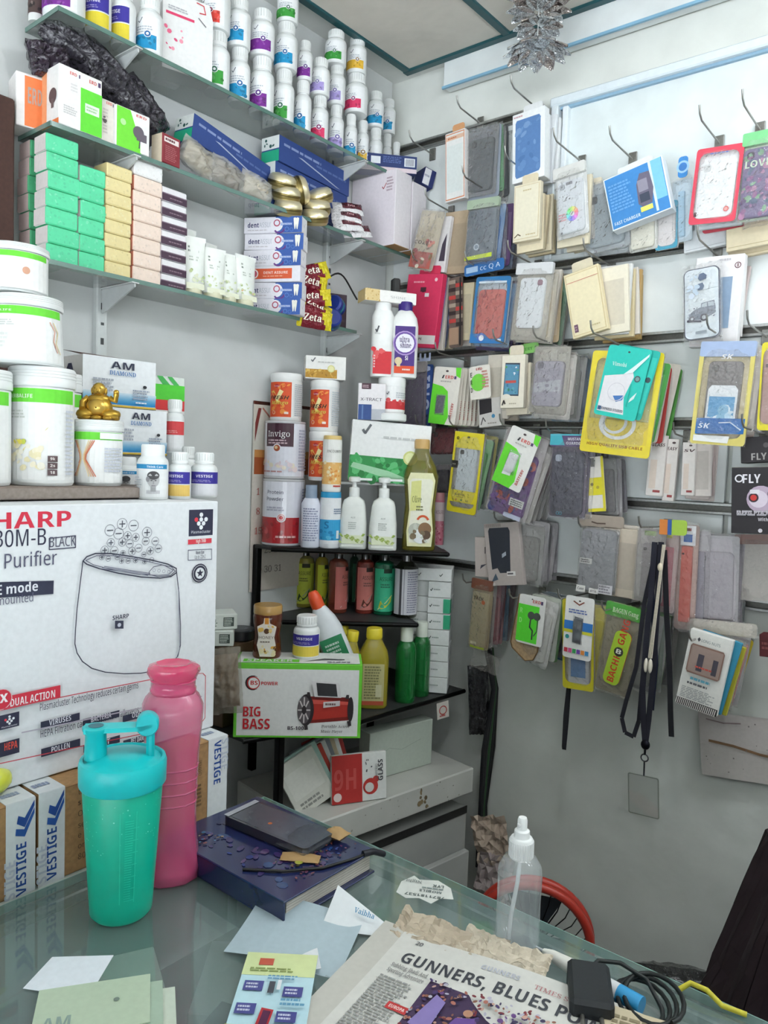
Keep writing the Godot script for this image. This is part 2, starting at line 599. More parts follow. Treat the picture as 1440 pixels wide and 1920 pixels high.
func bulb(p: Vector3, e: float) -> void:
	var g := MB.new().lathe([[0.012,0.03],[0.022,0.02],[0.031,0.0],[0.031,-0.012],[0.02,-0.03],[0.0,-0.036]], lin("ffffff"), 24)
	var b := MB.new().lathe([[0.012,0.03],[0.014,0.034],[0.014,0.062],[0.008,0.066]], lin("d9d9d9"), 20).tube([Vector3(0,0.064,0), Vector3(0,2.49 - p.y, 0)],0.003, lin("e0e0dd"), 6)
	var o := thing("ceiling_bulb", "round white lamp bulb hanging on a short flex over the counter", "lamp", at(p), [["globe", g, "glow"],["holder", b, "plastic"]])
	var l := OmniLight3D.new()
	l.name = "bulb_glow"
	l.light_color = Color(0.97,0.98,1.0)
	l.light_energy = e
	l.light_size = 0.028
	l.shadow_enabled = true
	l.omni_range = 8.0
	l.omni_attenuation = 2.0
	o.add_child(l, true)
	l.position = Vector3(0,-0.005,0)

func make_materials() -> void:
	var grain := noise_tex(0.04,0.965,1.0,3)
	var fine := noise_tex(0.09,0.86,1.0,5,3)
	var crink := noise_tex(0.025,0,1,9,4,28.0)
	material("paper", 0.62,0.0,1.0, grain, 9.0)
	material("board", 0.78,0.0,1.0, fine, 5.0)
	material("plastic", 0.34,0.0,1.0, grain, 5.0)
	material("gloss", 0.16,0.0,1.0, grain, 6.0, null, 8.0,1.0,0.4)
	material("rubber", 0.55,0.0,1.0, fine, 9.0)
	material("cloth", 0.92,0.0,1.0, fine, 14.0)
	material("metal", 0.36,0.9,1.0, fine, 6.0)
	material("foil", 0.2,0.85,1.0, null, 1.0, crink, 7.0,0.8)
	material("wrap", 0.22,0.0,1.0, null, 1.0, crink, 9.0,0.7)
	material("blackbag", 0.16,0.0,1.0, null, 1.0, crink, 7.0,1.1,0.5)
	material("foil_gold", 0.3,0.7)
	material("film", 0.14,0.0,0.1, null, 1.0, crink, 7.0,0.9)
	material("hazy", 0.3,0.0,0.34, null, 1.0, crink, 6.0,0.6)
	material("frost", 0.32,0.0,0.5)
	material("clear", 0.05,0.0,0.07)
	material("glass", 0.06,0.0,0.3)
	material("tinted", 0.12,0.0,0.62)
	material("counter_glass", 0.05,0.0,0.22)
	var sp := material("softplastic", 0.3,0.0,1.0, grain, 5.0)
	sp.backlight_enabled = true
	sp.backlight = Color(0.5,0.5,0.5)
	material("pinkplastic", 0.2,0.0,0.55)
	material("clearplastic", 0.12,0.0,0.2)
	material("liquid", 0.08,0.0,0.72)
	var g := material("glow", 0.5)
	g.emission_enabled = true
	g.emission = Color(0.96,0.99,1.0)
	g.emission_energy_multiplier = 2.0
	var wall_grain := noise_tex(0.012,0.93,1.0,21,5,0.0,512)
	var wall_bump := noise_tex(0.05,0,1,22,4,1.5)
	material("wall", 0.88,0.0,1.0, wall_grain, 0.9, wall_bump, 0.9,0.25)
	material("laminate", 0.45,0.0,1.0, wall_grain, 1.3)

func setting() -> void:
	var b := MB.new()
	# shelf wall, hanging wall, the two open sides towards the street
	struct("wall_left", MB.new().box(Vector3(-1.7,1.25,-0.06), Vector3(3.4,2.5,0.12), lin("d8dbda")), "wall")
	var wr := struct("wall_right", MB.new().box(Vector3(0.07,1.25,1.5), Vector3(0.12,2.5,3.24), lin("e1e4de")), "wall")
	struct("floor", MB.new().box(Vector3(-1.7,-0.05,1.5), Vector3(3.64,0.1,3.24), lin("bcb9b2")), "wall")
	var fw := MB.new()
	fw.box(Vector3(-1.05,1.25,3.06), Vector3(2.1,2.5,0.12), lin("e6e6e2"))
	fw.box(Vector3(-3.25,1.25,3.06), Vector3(0.3,2.5,0.12), lin("e6e6e2"))
	fw.box(Vector3(-2.6,2.46,3.06), Vector3(1.0,0.08,0.12), lin("e6e6e2"))
	struct("wall_front", fw, "wall")
	var sw := MB.new()
	sw.box(Vector3(-3.46,1.25,0.15), Vector3(0.12,2.5,0.54), lin("e6e6e2"))
	sw.box(Vector3(-3.46,2.46,1.77), Vector3(0.12,0.08,2.7), lin("e6e6e2"))
	struct("wall_street", sw, "wall")
	struct("pavement_ground", MB.new().box(Vector3(-3.0,-0.2,3.0), Vector3(40,0.2,40), lin("c4c9cb")), "wall")
	# ceiling boards with dark green battens over the joints
	var ce := struct("ceiling", MB.new().box(Vector3(-1.7,2.56,1.5), Vector3(3.64,0.12,3.24), lin("e4e6e2")), "wall")
	var zs := [0.082,0.372,0.97,1.57,2.17]
	var xs := [-0.036,-0.66,-1.28,-1.9]
	for i in xs.size() - 1:
		for j in zs.size() - 1:
			part("panel", MB.new().box(Vector3((xs[i] + xs[i + 1]) * 0.5,2.496, (zs[j] + zs[j + 1]) * 0.5), Vector3(xs[i] - xs[i + 1] - 0.012,0.008, zs[j + 1] - zs[j] - 0.012), lin("dcd6cb")), "wall", ce)
	for x in xs:
		part("batten", MB.new().box(Vector3(x, 2.492,1.13), Vector3(0.02,0.012,2.12), lin("1f5055"), 0.002), "plastic", ce)
	for z in zs:
		part("batten", MB.new().box(Vector3(-0.97,2.493, z), Vector3(1.89,0.012,0.02), lin("1f5055"), 0.002), "plastic", ce)
	# hanging wall: white boards between aluminium channels
	var rails := [[2.312,0.03,0.46],[1.958,0.03,1.3],[1.778,0.03,1.3],[1.43,0.55,1.3],[1.248,0.03,1.3],[1.6,0.03,1.3]]
	for r in rails:
		var m := MB.new()
		m.box(Vector3(-0.004, r[0], (r[1] + r[2]) * 0.5), Vector3(0.006,0.012, r[2] - r[1]), lin("66645f"))
		m.box(Vector3(-0.007, r[0] + 0.0085, (r[1] + r[2]) * 0.5), Vector3(0.014,0.006, r[2] - r[1]), lin("c4c5c3"), 0.001)
		m.box(Vector3(-0.007, r[0] - 0.0085, (r[1] + r[2]) * 0.5), Vector3(0.014,0.006, r[2] - r[1]), lin("b4b5b3"), 0.001)
		part("rail", m, "metal", wr)
	var ys := [1.248,1.43,1.6,1.778,1.958,2.312]
	for i in ys.size() - 1:
		for q in [[0.03,0.48],[0.49,0.9],[0.91,1.3]]:
			if i == 4 and q[0] > 0.4: continue
			part("panel", MB.new().box(Vector3(0.001, (ys[i] + ys[i + 1]) * 0.5, (q[0] + q[1]) * 0.5), Vector3(0.012, ys[i + 1] - ys[i] - 0.024, q[1] - q[0]), lin("e6ebea"), 0.001), "laminate", wr)
	# framed white board under the lintel
	var fr := MB.new()
	fr.box(Vector3(-0.012,2.316,0.93), Vector3(0.024,0.02,0.9), lin("dfe9ee"), 0.003)
	fr.box(Vector3(-0.006,2.303,0.93), Vector3(0.012,0.006,0.9), lin("8fb0c6"))
	fr.box(Vector3(-0.012,2.138,0.492), Vector3(0.024,0.34,0.018), lin("e2eaee"), 0.003)
	fr.box(Vector3(-0.009,2.138,0.516), Vector3(0.018,0.33,0.014), lin("e6edf0"), 0.002)
	fr.box(Vector3(-0.01,1.972,0.93), Vector3(0.02,0.014,0.9), lin("d5dcde"), 0.002)
	var w1 := struct("window_1", fr, "plastic")
	part("panel", MB.new().box(Vector3(-0.001,2.14,0.95), Vector3(0.006,0.33,0.86), lin("e4ecec")), "laminate", w1)
	# boxed beam at the top of the hanging wall
	struct("trim_1", MB.new().box(Vector3(-0.012,2.463,0.75), Vector3(0.03,0.074,1.13), lin("e3e8e8"), 0.002).box(Vector3(-0.029,2.425,0.75), Vector3(0.006,0.006,1.13), lin("86b4d0")), "laminate")
	# dark brown timber post at the far end of the shelf wall
	var post := MB.new().box(Vector3(-1.09,1.03,0.03), Vector3(0.14,2.06,0.06), lin("4a302a"), 0.003)
	struct("trim_2", post, "board")

# ---------- bottles ----------
func pill_bottle(label: String, p: Vector3, r: float, h: float, strip: Array, group: String, called := "pill_bottle", turn := -62.0, capk := 0.74, text := "") -> Node3D:
	var hb := h * 0.74
	var body := MB.new().lathe([[r * 0.92,0],[r, r * 0.1],[r, hb * 0.86],[r * 0.94, hb * 0.93],[r * 0.8, hb * 0.985],[r * 0.66, hb],[r * 0.66, hb + h * 0.03]], lin("e9eceb"), 24)
	var cr := r * capk
	var cap := MB.new()
	cap.lathe([[cr, hb + h * 0.02],[cr, hb + h * 0.05],[cr * 0.97, hb + h * 0.055],[cr * 0.97, h * 0.975],[cr * 0.9, h],[0.0, h]], lin("f0f2f1"), 28)
	for i in 22:
		var a := TAU * i / 22.0
		cap.box(Vector3(sin(a) * cr * 0.98, (hb + h) * 0.5 + h * 0.03, cos(a) * cr * 0.98), Vector3(r * 0.05, h * 0.15, r * 0.05), lin("e6e9e8"))
	var lab := MB.new()
	var a := band(lab, Vector3(0, hb * 0.06,0), r * 1.004, r * 1.004, hb * 0.76, deg_to_rad(turn - 100), deg_to_rad(turn + 70))
	a.r(0,0,1,1, "f1f3f4")
	a.t("✓", 0.3,0.78,0.1, "5a5f66") if false else a.l([[0.4,0.86],[0.44,0.81],[0.52,0.95]],0.025, "55606a")
	a.bars(0.35,0.5,0.8,0.72,3, "b9bfc6", int(r * 9e4) + int(p.x * 900))
	var lo := 0.08
	var k := (0.44 - 0.08) / strip.size() if strip.size() < 3 else 0.3
	if strip.size() == 1:
		a.r(0.06,0.06,0.88,0.46, strip[0])
		a.dots(0.08,0.09,0.86,0.43,14,0.07,[mixc(strip[0], "000000", 0.2), mixc(strip[0], "ffffff", 0.18)], int(h * 9000))
		a.c(0.66,0.47,0.1, "f4f4f6").c(0.66,0.47,0.085, mixc(strip[0], "2a2a70", 0.45)).c(0.66,0.47,0.04, "f0f0f4")
	else:
		a.r(0,0.5,1,0.95, strip[0]).r(0,0.04,1,0.46, strip[1])
		a.t(text, 0.55,0.74,0.1, "e8e8f4", 0.5,0.42,1)
		a.bars(0.2,0.55,0.8,0.66,2, mixc(strip[0], "ffffff", 0.45), 3)
	return thing(called, label, "bottle", at(p), [["body", body, "plastic"],["cap", cap, "plastic"],["body>paper_label", lab, "paper"]], group)

func carton(called: String, label: String, p: Vector3, s: Vector3, yaw: float, cols, fn = null, group := "", category := "box", pitch := 0.0, roll := 0.0, bev := 0.0012, mat := "paper") -> Node3D:
	# p is the middle of the base; prints on the front by fn(front, left side, top, right side)
	var b := MB.new()
	b.box(Vector3(0, s.y * 0.5,0), s, cols, bev)
	if fn != null:
		fn.call(face(b, Vector3(0, s.y * 0.5, s.z * 0.5), Vector3(s.x, 0,0), Vector3(0, s.y, 0)), face(b, Vector3(-s.x * 0.5, s.y * 0.5,0), Vector3(0,0, s.z), Vector3(0, s.y, 0)), face(b, Vector3(0, s.y, 0), Vector3(s.x, 0,0), Vector3(0,0,-s.z)), face(b, Vector3(s.x * 0.5, s.y * 0.5,0), Vector3(0,0,-s.z), Vector3(0, s.y, 0)))
	return thing(called, label, category, at(p, yaw, pitch, roll), [["body", b, mat]], group)

func shelf_wall() -> void:
	# slotted uprights and the glass shelves on their brackets
	for q in [[-0.837, "slotted white steel upright on the shelf wall behind the blue gem boxes"],[-0.234, "slotted white steel upright on the shelf wall near the room corner"]]:
		var u := MB.new().box(Vector3(0,1.89,0.008), Vector3(0.022,0.86,0.016), lin("cfd3d2"), 0.002)
		for k in 26:
			u.box(Vector3(0,1.48 + k * 0.032,0.0163), Vector3(0.006,0.012 if k % 2 else 0.005,0.0012), lin("3a3c3d"))
		thing("shelf_upright", q[1], "bracket", at(Vector3(q[0],0,0)), [["body", u, "plastic"]])
	var sn := 0
	for q in [[2.2,-0.976,-0.02, "top glass shelf carrying the white pill bottles"],[2.018,-0.987,-0.02, "middle glass shelf carrying the long navy boxes and the round tins"],[1.8,-0.997,-0.236, "lowest glass shelf carrying the green soap boxes and the toothpaste"]]:
		var w: float = q[2] - q[1]
		var g := MB.new().box(Vector3(0,0.004,0.057), Vector3(w, 0.007,0.110), lin("8f9c96"))
		var e := MB.new().box(Vector3(0,0.004,0.1124), Vector3(w, 0.0076,0.0012), lin("5f8076")).box(Vector3(-w * 0.5 - 0.0006,0.004,0.057), Vector3(0.0012,0.0076,0.110), lin("5f8076"))
		thing("glass_shelf", q[3], "shelf", at(Vector3((q[1] + q[2]) * 0.5, q[0],0)), [["pane", g, "glass"],["pane>edge", e, "gloss"]])
		for x in [-0.837,-0.234]:
			var br := MB.new()
			br.prism(PackedVector2Array([Vector2(0,0), Vector2(0.105,0), Vector2(0.105,-0.008), Vector2(0.02,-0.04), Vector2(0,-0.045)]), -0.0015,0.0015, lin("c3c7c6"))
			br.box(Vector3(0.055,-0.0012,0), Vector3(0.105,0.002,0.014), lin("c9cccb"))
			thing("shelf_bracket", "white steel bracket under the %s at the %s upright" % [["top glass shelf", "middle glass shelf", "lowest glass shelf"][sn], "corner" if x > -0.5 else "gem box"], "bracket", Transform3D(Basis(Vector3(0,1,0), -PI / 2), Vector3(x, q[0],0.016)), [["arm", br, "plastic"]])
		sn += 1
	top_shelf()
	middle_shelf()
	low_shelf()

func top_shelf() -> void:
	var Y := 2.208
	var g := "pill bottles on the top shelf"
	var blue := "1c93c6"; var pur := "7a2a92"; var grn := "3a9a3c"; var red := "e0433a"; var pink := "dd3566"; var lav := "a99ad6"; var yel := "e6b63a"
	var rows := [
		[Vector3(-0.9472,2.208,0.075), 0.033,0.1082,[pur], "large white pill bottle with a purple strip at the open end of the top shelf"],
		[Vector3(-0.8893,2.208,0.08), 0.0218,0.0968,["3a2f96", "e3cf3a"], "white pill bottle with a navy and yellow label beside the purple one"],
		[Vector3(-0.8411,2.208,0.08), 0.021,0.1051,["3a2f96", "e3cf3a"], "white pill bottle with a navy and yellow label beside the sky blue strip"],
		[Vector3(-0.7917,2.208,0.085), 0.0235,0.1059,[blue], "white pill bottle with a sky blue strip beside the pink printed pouch"],
		[Vector3(-0.6372,2.208,0.08), 0.0256,0.113,[grn], "white pill bottle with a green strip carrying a red striped one"],
		[Vector3(-0.6404,2.3207,0.08), 0.027,0.0965,[red], "white pill bottle with a red strip, upper tier next to the pouch"],
		[Vector3(-0.5801,2.208,0.08), 0.0215,0.1089,[blue], "white pill bottle with a blue strip under another blue striped one"],
		[Vector3(-0.5836,2.3146,0.08), 0.023,0.0954,[blue], "white pill bottle with a blue strip, upper tier beside the red one"],
		[Vector3(-0.5204,2.208,0.08), 0.0255,0.1148,[pur], "white pill bottle with a purple strip on the glass of the top shelf"],
		[Vector3(-0.523,2.321,0.08), 0.0259,0.094,[pur], "white pill bottle with a purple strip on the upper tier"],
		[Vector3(-0.4579,2.208,0.08), 0.0222,0.1143,[grn], "white pill bottle with a green strip under two stacked bottles"],
		[Vector3(-0.4554,2.3225,0.08), 0.0244,0.0971,[blue], "white pill bottle with a blue strip in the middle of a three bottle pile"],
		[Vector3(-0.4533,2.4199,0.08), 0.0227,0.0792,[grn], "white pill bottle with a green strip, topmost of the three bottle pile under the ceiling"],
		[Vector3(-0.4013,2.208,0.08), 0.0187,0.1144,[blue], "white pill bottle with a blue strip under a slim purple one"],
		[Vector3(-0.3985,2.3238,0.08), 0.0163,0.0842,[pur], "slim white pill bottle with a small purple strip on the upper tier"],
		[Vector3(-0.3431,2.208,0.075), 0.0199,0.106,[pink], "white pill bottle with a pink strip under a lavender one"],
		[Vector3(-0.3451,2.3123,0.075), 0.0222,0.082,[lav], "white pill bottle with a lavender strip standing on the small pink one"],
		[Vector3(-0.2833,2.208,0.07), 0.0179,0.1095,[lav], "white pill bottle with a lavender strip at the foot of a three bottle pile"],
		[Vector3(-0.2855,2.3158,0.07), 0.0203,0.0902,[lav], "white pill bottle with a lavender strip in the middle of the green topped pile"],
		[Vector3(-0.292,2.4026,0.07), 0.0245,0.0765,[grn], "white pill bottle with a green strip on top of two lavender ones"],
		[Vector3(-0.2321,2.208,0.07), 0.0152,0.1076,[blue], "small white pill bottle with a blue strip under the broad pink one"],
		[Vector3(-0.2167,2.3202,0.07), 0.0273,0.0916,[pink], "broad white pill bottle with a pink strip under the gold striped one"],
		[Vector3(-0.2193,2.4114,0.07), 0.0234,0.0848,[yel], "white pill bottle with a gold strip, highest near the room corner"],
		[Vector3(-0.1832,2.208,0.065), 0.0149,0.1114,[yel], "small white pill bottle with a yellow strip on the top shelf glass"],
		[Vector3(-0.1291,2.208,0.06), 0.0179,0.1138,[blue], "small white pill bottle with a blue strip near the navy carton"],
		[Vector3(-0.1335,2.3206,0.06), 0.0204,0.0864,[blue], "white pill bottle with a blue strip on the last tall pile"],
		[Vector3(-0.0474,2.208,0.03), 0.0131,0.136,[blue], "thin white pill bottle half hidden close to the corner"],
		[Vector3(-0.0463,2.3432,0.03), 0.0179,0.0864,[blue], "white pill bottle with a blue strip leaning out behind the last pile"],
		[Vector3(-0.034,2.208,0.05), 0.0117,0.1146,[lav], "tiny white pill bottle beside the corner end of the top shelf"],
		[Vector3(0.0157,2.208,0.05), 0.0176,0.1189,[lav], "small white pill bottle right above the navy carton's barcode"],
	]
	var i := 0
	for r in rows:
		pill_bottle(r[4], r[0], r[1], r[2], r[3], g, "pill_bottle", -62.0 + 14.0 * sin(i * 2.3), 0.74, "VESTIGE")
		i += 1
	# jar with a dark brown print at the very end
	var p = [Vector3(-0.9708,2.208,0.03), 0.0133,0.0578]
	var jb := MB.new().lathe([[p[1],0],[p[1], p[2] * 0.75],[p[1] * 0.8, p[2] * 0.82],[p[1] * 0.8, p[2] * 0.86]], lin("e6e6e4"), 20)
	var jc := MB.new().lathe([[p[1] * 0.86, p[2] * 0.86],[p[1] * 0.86, p[2]]], lin("4b3a37"), 20)
	var jl := MB.new()
	band(jl, Vector3(0, p[2] * 0.2,0), p[1] * 1.01, p[1] * 1.01, p[2] * 0.55,-2.6,0.8).r(0,0,1,1, "53413e").dots(0,0,1,1,16,0.1,["83736e", "2d2322"],4)
	thing("small_jar", "small white jar with a dark brown label behind the purple bottle", "jar", at(p[0]), [["body", jb, "plastic"],["lid", jc, "plastic"],["body>paper_label", jl, "paper"]])
	# stand-up pouch printed with pink dots
	var q = [Vector3(-0.7117,2.208,0.075), 0.0978,0.1392]
	var po := MB.new()
	var w: float = q[1] * 1.0; var h: float = q[2]
	po.prism(PackedVector2Array([Vector2(-w * 0.5,0), Vector2(w * 0.5,0), Vector2(w * 0.5, h * 0.8), Vector2(w * 0.42, h), Vector2(-w * 0.3, h), Vector2(-w * 0.5, h * 0.85)]), -0.022,0.022, lin("ebebea"))
	var f := face(po, Vector3(0, h * 0.5,0.022), Vector3(w, 0,0), Vector3(0, h, 0))
	f.r(0.06,0.70,0.62,0.735, "e0426e").dots(0.06,0.1,0.55,0.62,9,0.03,["f06f92", "f4a0b4", "d8527a"],3).l([[0.1,0.92],[0.14,0.88],[0.2,0.96]],0.012, "8c8c92").l([[0.66,0.97],[0.8,0.96],[0.84,0.86],[0.72,0.85]],0.014, "d3414e").l([[0.7,0.78],[0.85,0.7]],0.014, "77757c").bars(0.1,0.76,0.55,0.82,2, "b9b9be", 3)
	thing("powder_pouch", "white standing pouch with pink dots and a pink bar on the top shelf", "pouch", at(q[0],-14.0), [["body", po, "paper"]])
	# pouch seen behind the red bottle
	thing("cardboard_packet", "white packet with red scribbled print behind the pink dotted pouch", "packet", at(Vector3(-0.72,2.208,0.03), -10.0), [["body", face_box(Vector3(0.05,0.13,0.02), "e8e8e8", [0.5,0.7,0.2, "cf4a52"]), "paper"]])

func face_box(s: Vector3, col: String, mark: Array) -> MB:
	var b := MB.new().box(Vector3(0, s.y * 0.5,0), s, lin(col), 0.001)
	face(b, Vector3(0, s.y * 0.5, s.z * 0.5), Vector3(s.x, 0,0), Vector3(0, s.y, 0)).bars(mark[0] - 0.35, mark[1] - mark[2], mark[0] + 0.35, mark[1] + mark[2],3, mark[3],5)
	return b

# crumpled bag: a creased pillow laid on something
func bag(called: String, label: String, xf: Transform3D, w: float, h: float, t: float, col: String, mat: String, crease: float, sd: int, inner := "", group := "", category := "bag") -> Node3D:
	var pieces := [["body", MB.new().pillow(w, h, t, lin(col), crease, sd, 22,18,0.42), mat]]
	if inner: pieces.append(["contents", MB.new().pillow(w * 0.8, h * 0.8, t * 0.7, lin(inner), crease * 0.8, sd + 5,12,10), "plastic"])
	return thing(called, label, category, xf, pieces, group)

func middle_shelf() -> void:
	var Y := 2.026
	# mobile charger boxes, white with lime and orange fronts
	var erd := func(f: Art, l: Art, top: Art, kind: int) -> void:
		if kind == 0:
			f.r(0.03,0.03,0.97,0.97, "f2f0ee").t("ERD", 0.62,0.88,0.05, "d8524a", 0.5,0.3,1).r(0.86,0.87,0.95,0.93, "55406a").bars(0.2,0.2,0.8,0.35,4, "c9c6c6", 2).bars(0.5,0.6,0.8,0.75,3, "dcd9d8", 3)
			l.r(0.05,0.0,1,0.1, "f08046").r(0.0,0.1,0.3,0.96, "f4a878").c(0.66,0.5,0.13, "5e4a4c").r(0.58,0.3,0.72,0.45, "6d5a5a")
		elif kind == 1:
			f.r(0.0,0.0,1,0.74, "66dd3a").t("ERD", 0.56,0.87,0.06, "d8524a", 0.5,0.34,1).r(0.8,0.86,0.92,0.94, "55406a").r(0.2,0.34,0.86,0.5, "e9f4e4").bars(0.26,0.37,0.8,0.47,2, "a5cf9c", 4)
		elif kind == 2:
			f.t("ERD", 0.55,0.9,0.06, "d8524a", 0.5,0.4,1).r(0.8,0.88,0.95,0.95, "55406a").bars(0.1,0.2,0.5,0.8,8, "cdc4be", 8).dots(0.1,0.45,0.3,0.6,5,0.04,["55504e"],2)
		else:
			f.p([[0.03,0.0],[0.75,0.0],[0.75,0.2],[0.42,0.98],[0.03,0.98]], "77e33c").r(0.72,0.02,0.97,0.98, "f2f1ef").t("ERD", 0.74,0.88,0.06, "d8524a", 0.5,0.3,1).c(0.66,0.5,0.16, "68606a").r(0.6,0.3,0.9,0.5, "68606a").l([[0.7,0.32],[0.68,0.12]],0.03, "5a525c").c(0.2,0.62,0.08, "b9eda0")
	var e0 = [Vector3(-0.9876,2.026,0.03), 0.0339,0.0916]
	carton("charger_box", "narrow orange and white charger box at the open end of the middle shelf", e0[0], Vector3(e0[1] * 1.3, e0[2] * 0.93,0.05), -12, lin("eeeae8"), func(f, l, t, r):
		f.r(0.3,0.02,1,0.95, "f0834a").t("ERD", 0.66,0.45,0.3, "b8a49c", 0.5,0.5,1), "mobile charger boxes")
	var e1 = [Vector3(-0.9552,2.026,0.085), 0.0394,0.095]
	carton("charger_box", "white charger box with an orange edge and a dark socket picture on its side", e1[0], Vector3(e1[1], e1[2],0.055), 0, lin("f0eeec"), func(f, l, t, r): erd.call(f, l, t, 0), "mobile charger boxes")
	var e2 = [Vector3(-0.9198,2.026,0.095), 0.0382,0.0934]
	carton("charger_box", "lime green charger box with a plain white stripe next to the white one", e2[0], Vector3(e2[1], e2[2],0.04), 0, lin("f0eeec"), func(f, l, t, r): erd.call(f, l, t, 1), "mobile charger boxes")
	var e3 = [Vector3(-0.8827,2.026,0.085), 0.026,0.0717]
	carton("charger_box", "low beige charger box squeezed between the two lime green ones", e3[0], Vector3(e3[1], e3[2],0.04), 0, lin("e6dfd6"), func(f, l, t, r): erd.call(f, l, t, 2), "mobile charger boxes")
	var e4 = [Vector3(-0.8399,2.026,0.095), 0.067,0.0685]
	carton("charger_box", "wide lime green charger box with a grey plug picture", e4[0], Vector3(e4[1], e4[2],0.035), 0, lin("f2f1ef"), func(f, l, t, r): erd.call(f, l, t, 3), "mobile charger boxes")
	# black plastic carrier bags piled on top
	bag("plastic_bag", "crumpled black carrier bag lying over the charger boxes", at(Vector3(-0.854,2.1561,0.05), 0,6,-27), 0.25,0.07,0.055, "3a373e", "blackbag", 0.02,4)
	bag("plastic_bag", "knotted purple black bag end hanging over the white charger box", at(Vector3(-0.9644,2.1425,0.06), 0,0,12), 0.07,0.055,0.045, "352c3a", "blackbag", 0.018,9)
	bag("plastic_bag", "shiny black bag drooping behind the wide lime green box", at(Vector3(-0.7868,2.1301,0.05), 0,0,-42), 0.11,0.075,0.05, "37343b", "blackbag", 0.02,14)
	# dark red box
	var rb = [Vector3(-0.7638,2.026,0.1), 0.0421,0.0514]
	carton("medicine_box", "dark red medicine box with a cream side on the middle shelf", rb[0], Vector3(rb[1], rb[2],0.03), 6,[lin("8d2f38"), lin("8d2f38"), lin("8d2f38"), lin("dfd0b8"), lin("a04a4e"), lin("8d2f38")], func(f, l, t, r):
		f.r(0.1,0.72,0.9,0.9, "efe4e0").bars(0.16,0.76,0.84,0.87,1, "6d3b40", 3,0.7).bars(0.15,0.1,0.85,0.62,8, "b5656a", 9))
	# long navy boxes with white and teal ends
	var navy := func(f: Art, l: Art, t: Art, r: Art) -> void:
		f.r(0.0,0.0,1,1, "2f4a8c").bars(0.06,0.66,0.6,0.78,1, "8d9cc8", 4,0.8).p([[0.25,0.52],[0.8,0.1],[0.86,0.1],[0.3,0.54]], "b7bfd8").bars(0.5,0.5,0.95,0.62,1, "5a70ac", 7,0.7)
		l.r(0,0.5,1,1, "e6ebe8").r(0.0,0.0,1,0.45, "1fae86").dots(0.1,0.55,0.9,0.9,5,0.09,["2a5a56"],3)
		t.r(0,0,1,1, "3b548f")
	carton("long_carton", "tilted long navy carton above the crumpled clear bags", Vector3(-0.582,2.088,0.045), Vector3(0.235,0.05,0.05), 6, lin("2f4a8c"), navy, "long navy cartons", "box", 0,-7.5)
	for i in 3:
		carton("long_carton", ["long navy carton hidden lowest behind the round gold tins", "long navy carton in the middle of the pile behind the round gold tins", "long navy carton topmost of the pile behind the round gold tins"][i], Vector3(-0.35 + 0.004 * i, Y + 0.055 * i, 0.034 + 0.003 * i), Vector3(0.255,0.054,0.05), 4 + i, lin("2f4a8c"), navy, "long navy cartons")
	# crumpled clear bags with beige contents
	var cb := [[375,305,-8, "b5a992"],[420,335,5, "8c8275"],[468,352,-4, "c9c0ae"]]
	var bp := [Vector3(-0.6873,2.0641,0.095), Vector3(-0.6187,2.054,0.095), Vector3(-0.5423,2.0515,0.095)]
	var bl := ["crumpled clear bag of beige tubes beside the dark red box", "crumpled clear bag of grey clips below the first navy carton", "flat clear bag with white paper beside the round tins"]
	for i in 3:
		bag("clear_bag", bl[i], at(bp[i],4,0,-18 + i * 6), 0.085,0.052,0.035, "d8d6d0", "hazy", 0.012,31 + i, cb[i][3], "crumpled clear bags")
	# round gold tins
	var tins := [
		[Vector3(-0.4612,2.0892,0.085), 8, "cream gold round tin, highest of the heap at its open side"],[Vector3(-0.4133,2.0853,0.09), 72, "cream gold round tin tipped up on its edge in the heap"],
		[Vector3(-0.4525,2.0661,0.09), 6, "cream gold round tin in the middle layer below the tipped one"],[Vector3(-0.4514,2.0364,0.095), 3, "cream gold round tin resting on the glass edge"],
		[Vector3(-0.3516,2.089,0.09), -20, "cream gold round tin leaning towards the chocolate bars"],[Vector3(-0.364,2.0601,0.095), -6, "cream gold round tin under the leaning one"],[Vector3(-0.3749,2.0366,0.1), -4, "cream gold round tin lowest beside the chocolate bars"]]
	for t in tins:
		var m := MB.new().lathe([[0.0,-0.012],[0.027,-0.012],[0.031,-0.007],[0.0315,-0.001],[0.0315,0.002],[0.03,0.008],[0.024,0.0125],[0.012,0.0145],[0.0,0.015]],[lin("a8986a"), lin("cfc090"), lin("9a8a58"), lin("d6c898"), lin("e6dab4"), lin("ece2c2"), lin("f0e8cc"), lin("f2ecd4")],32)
		var rim := MB.new().lathe([[0.0316,-0.002],[0.0322,-0.001],[0.0322,0.001],[0.0316,0.002]], lin("8a7a4c"), 32,2.0, false, false)
		thing("round_tin", t[2], "tin", at(t[0],-38,22 if t[1] < 60 else 0,-t[1]).scaled_local(Vector3(0.98,1.3,0.98)), [["body", m, "foil_gold"],["body>rim", rim, "metal"]], "cream gold tins on the middle shelf")
	# chocolate bars
	var bars_ := [[Vector3(-0.2674,2.0842,0.1), -4, "maroon and silver chocolate bar on top of the heap beside the tins"],[Vector3(-0.2756,2.063,0.105), 3, "maroon and silver chocolate bar with a white price patch in the middle of the heap"],[Vector3(-0.2765,2.0438,0.11), -7, "maroon and silver chocolate bar lowest over the shelf edge"],[Vector3(-0.2462,2.0356,0.11), -12, "maroon chocolate bar sticking out under the white cartons"]]
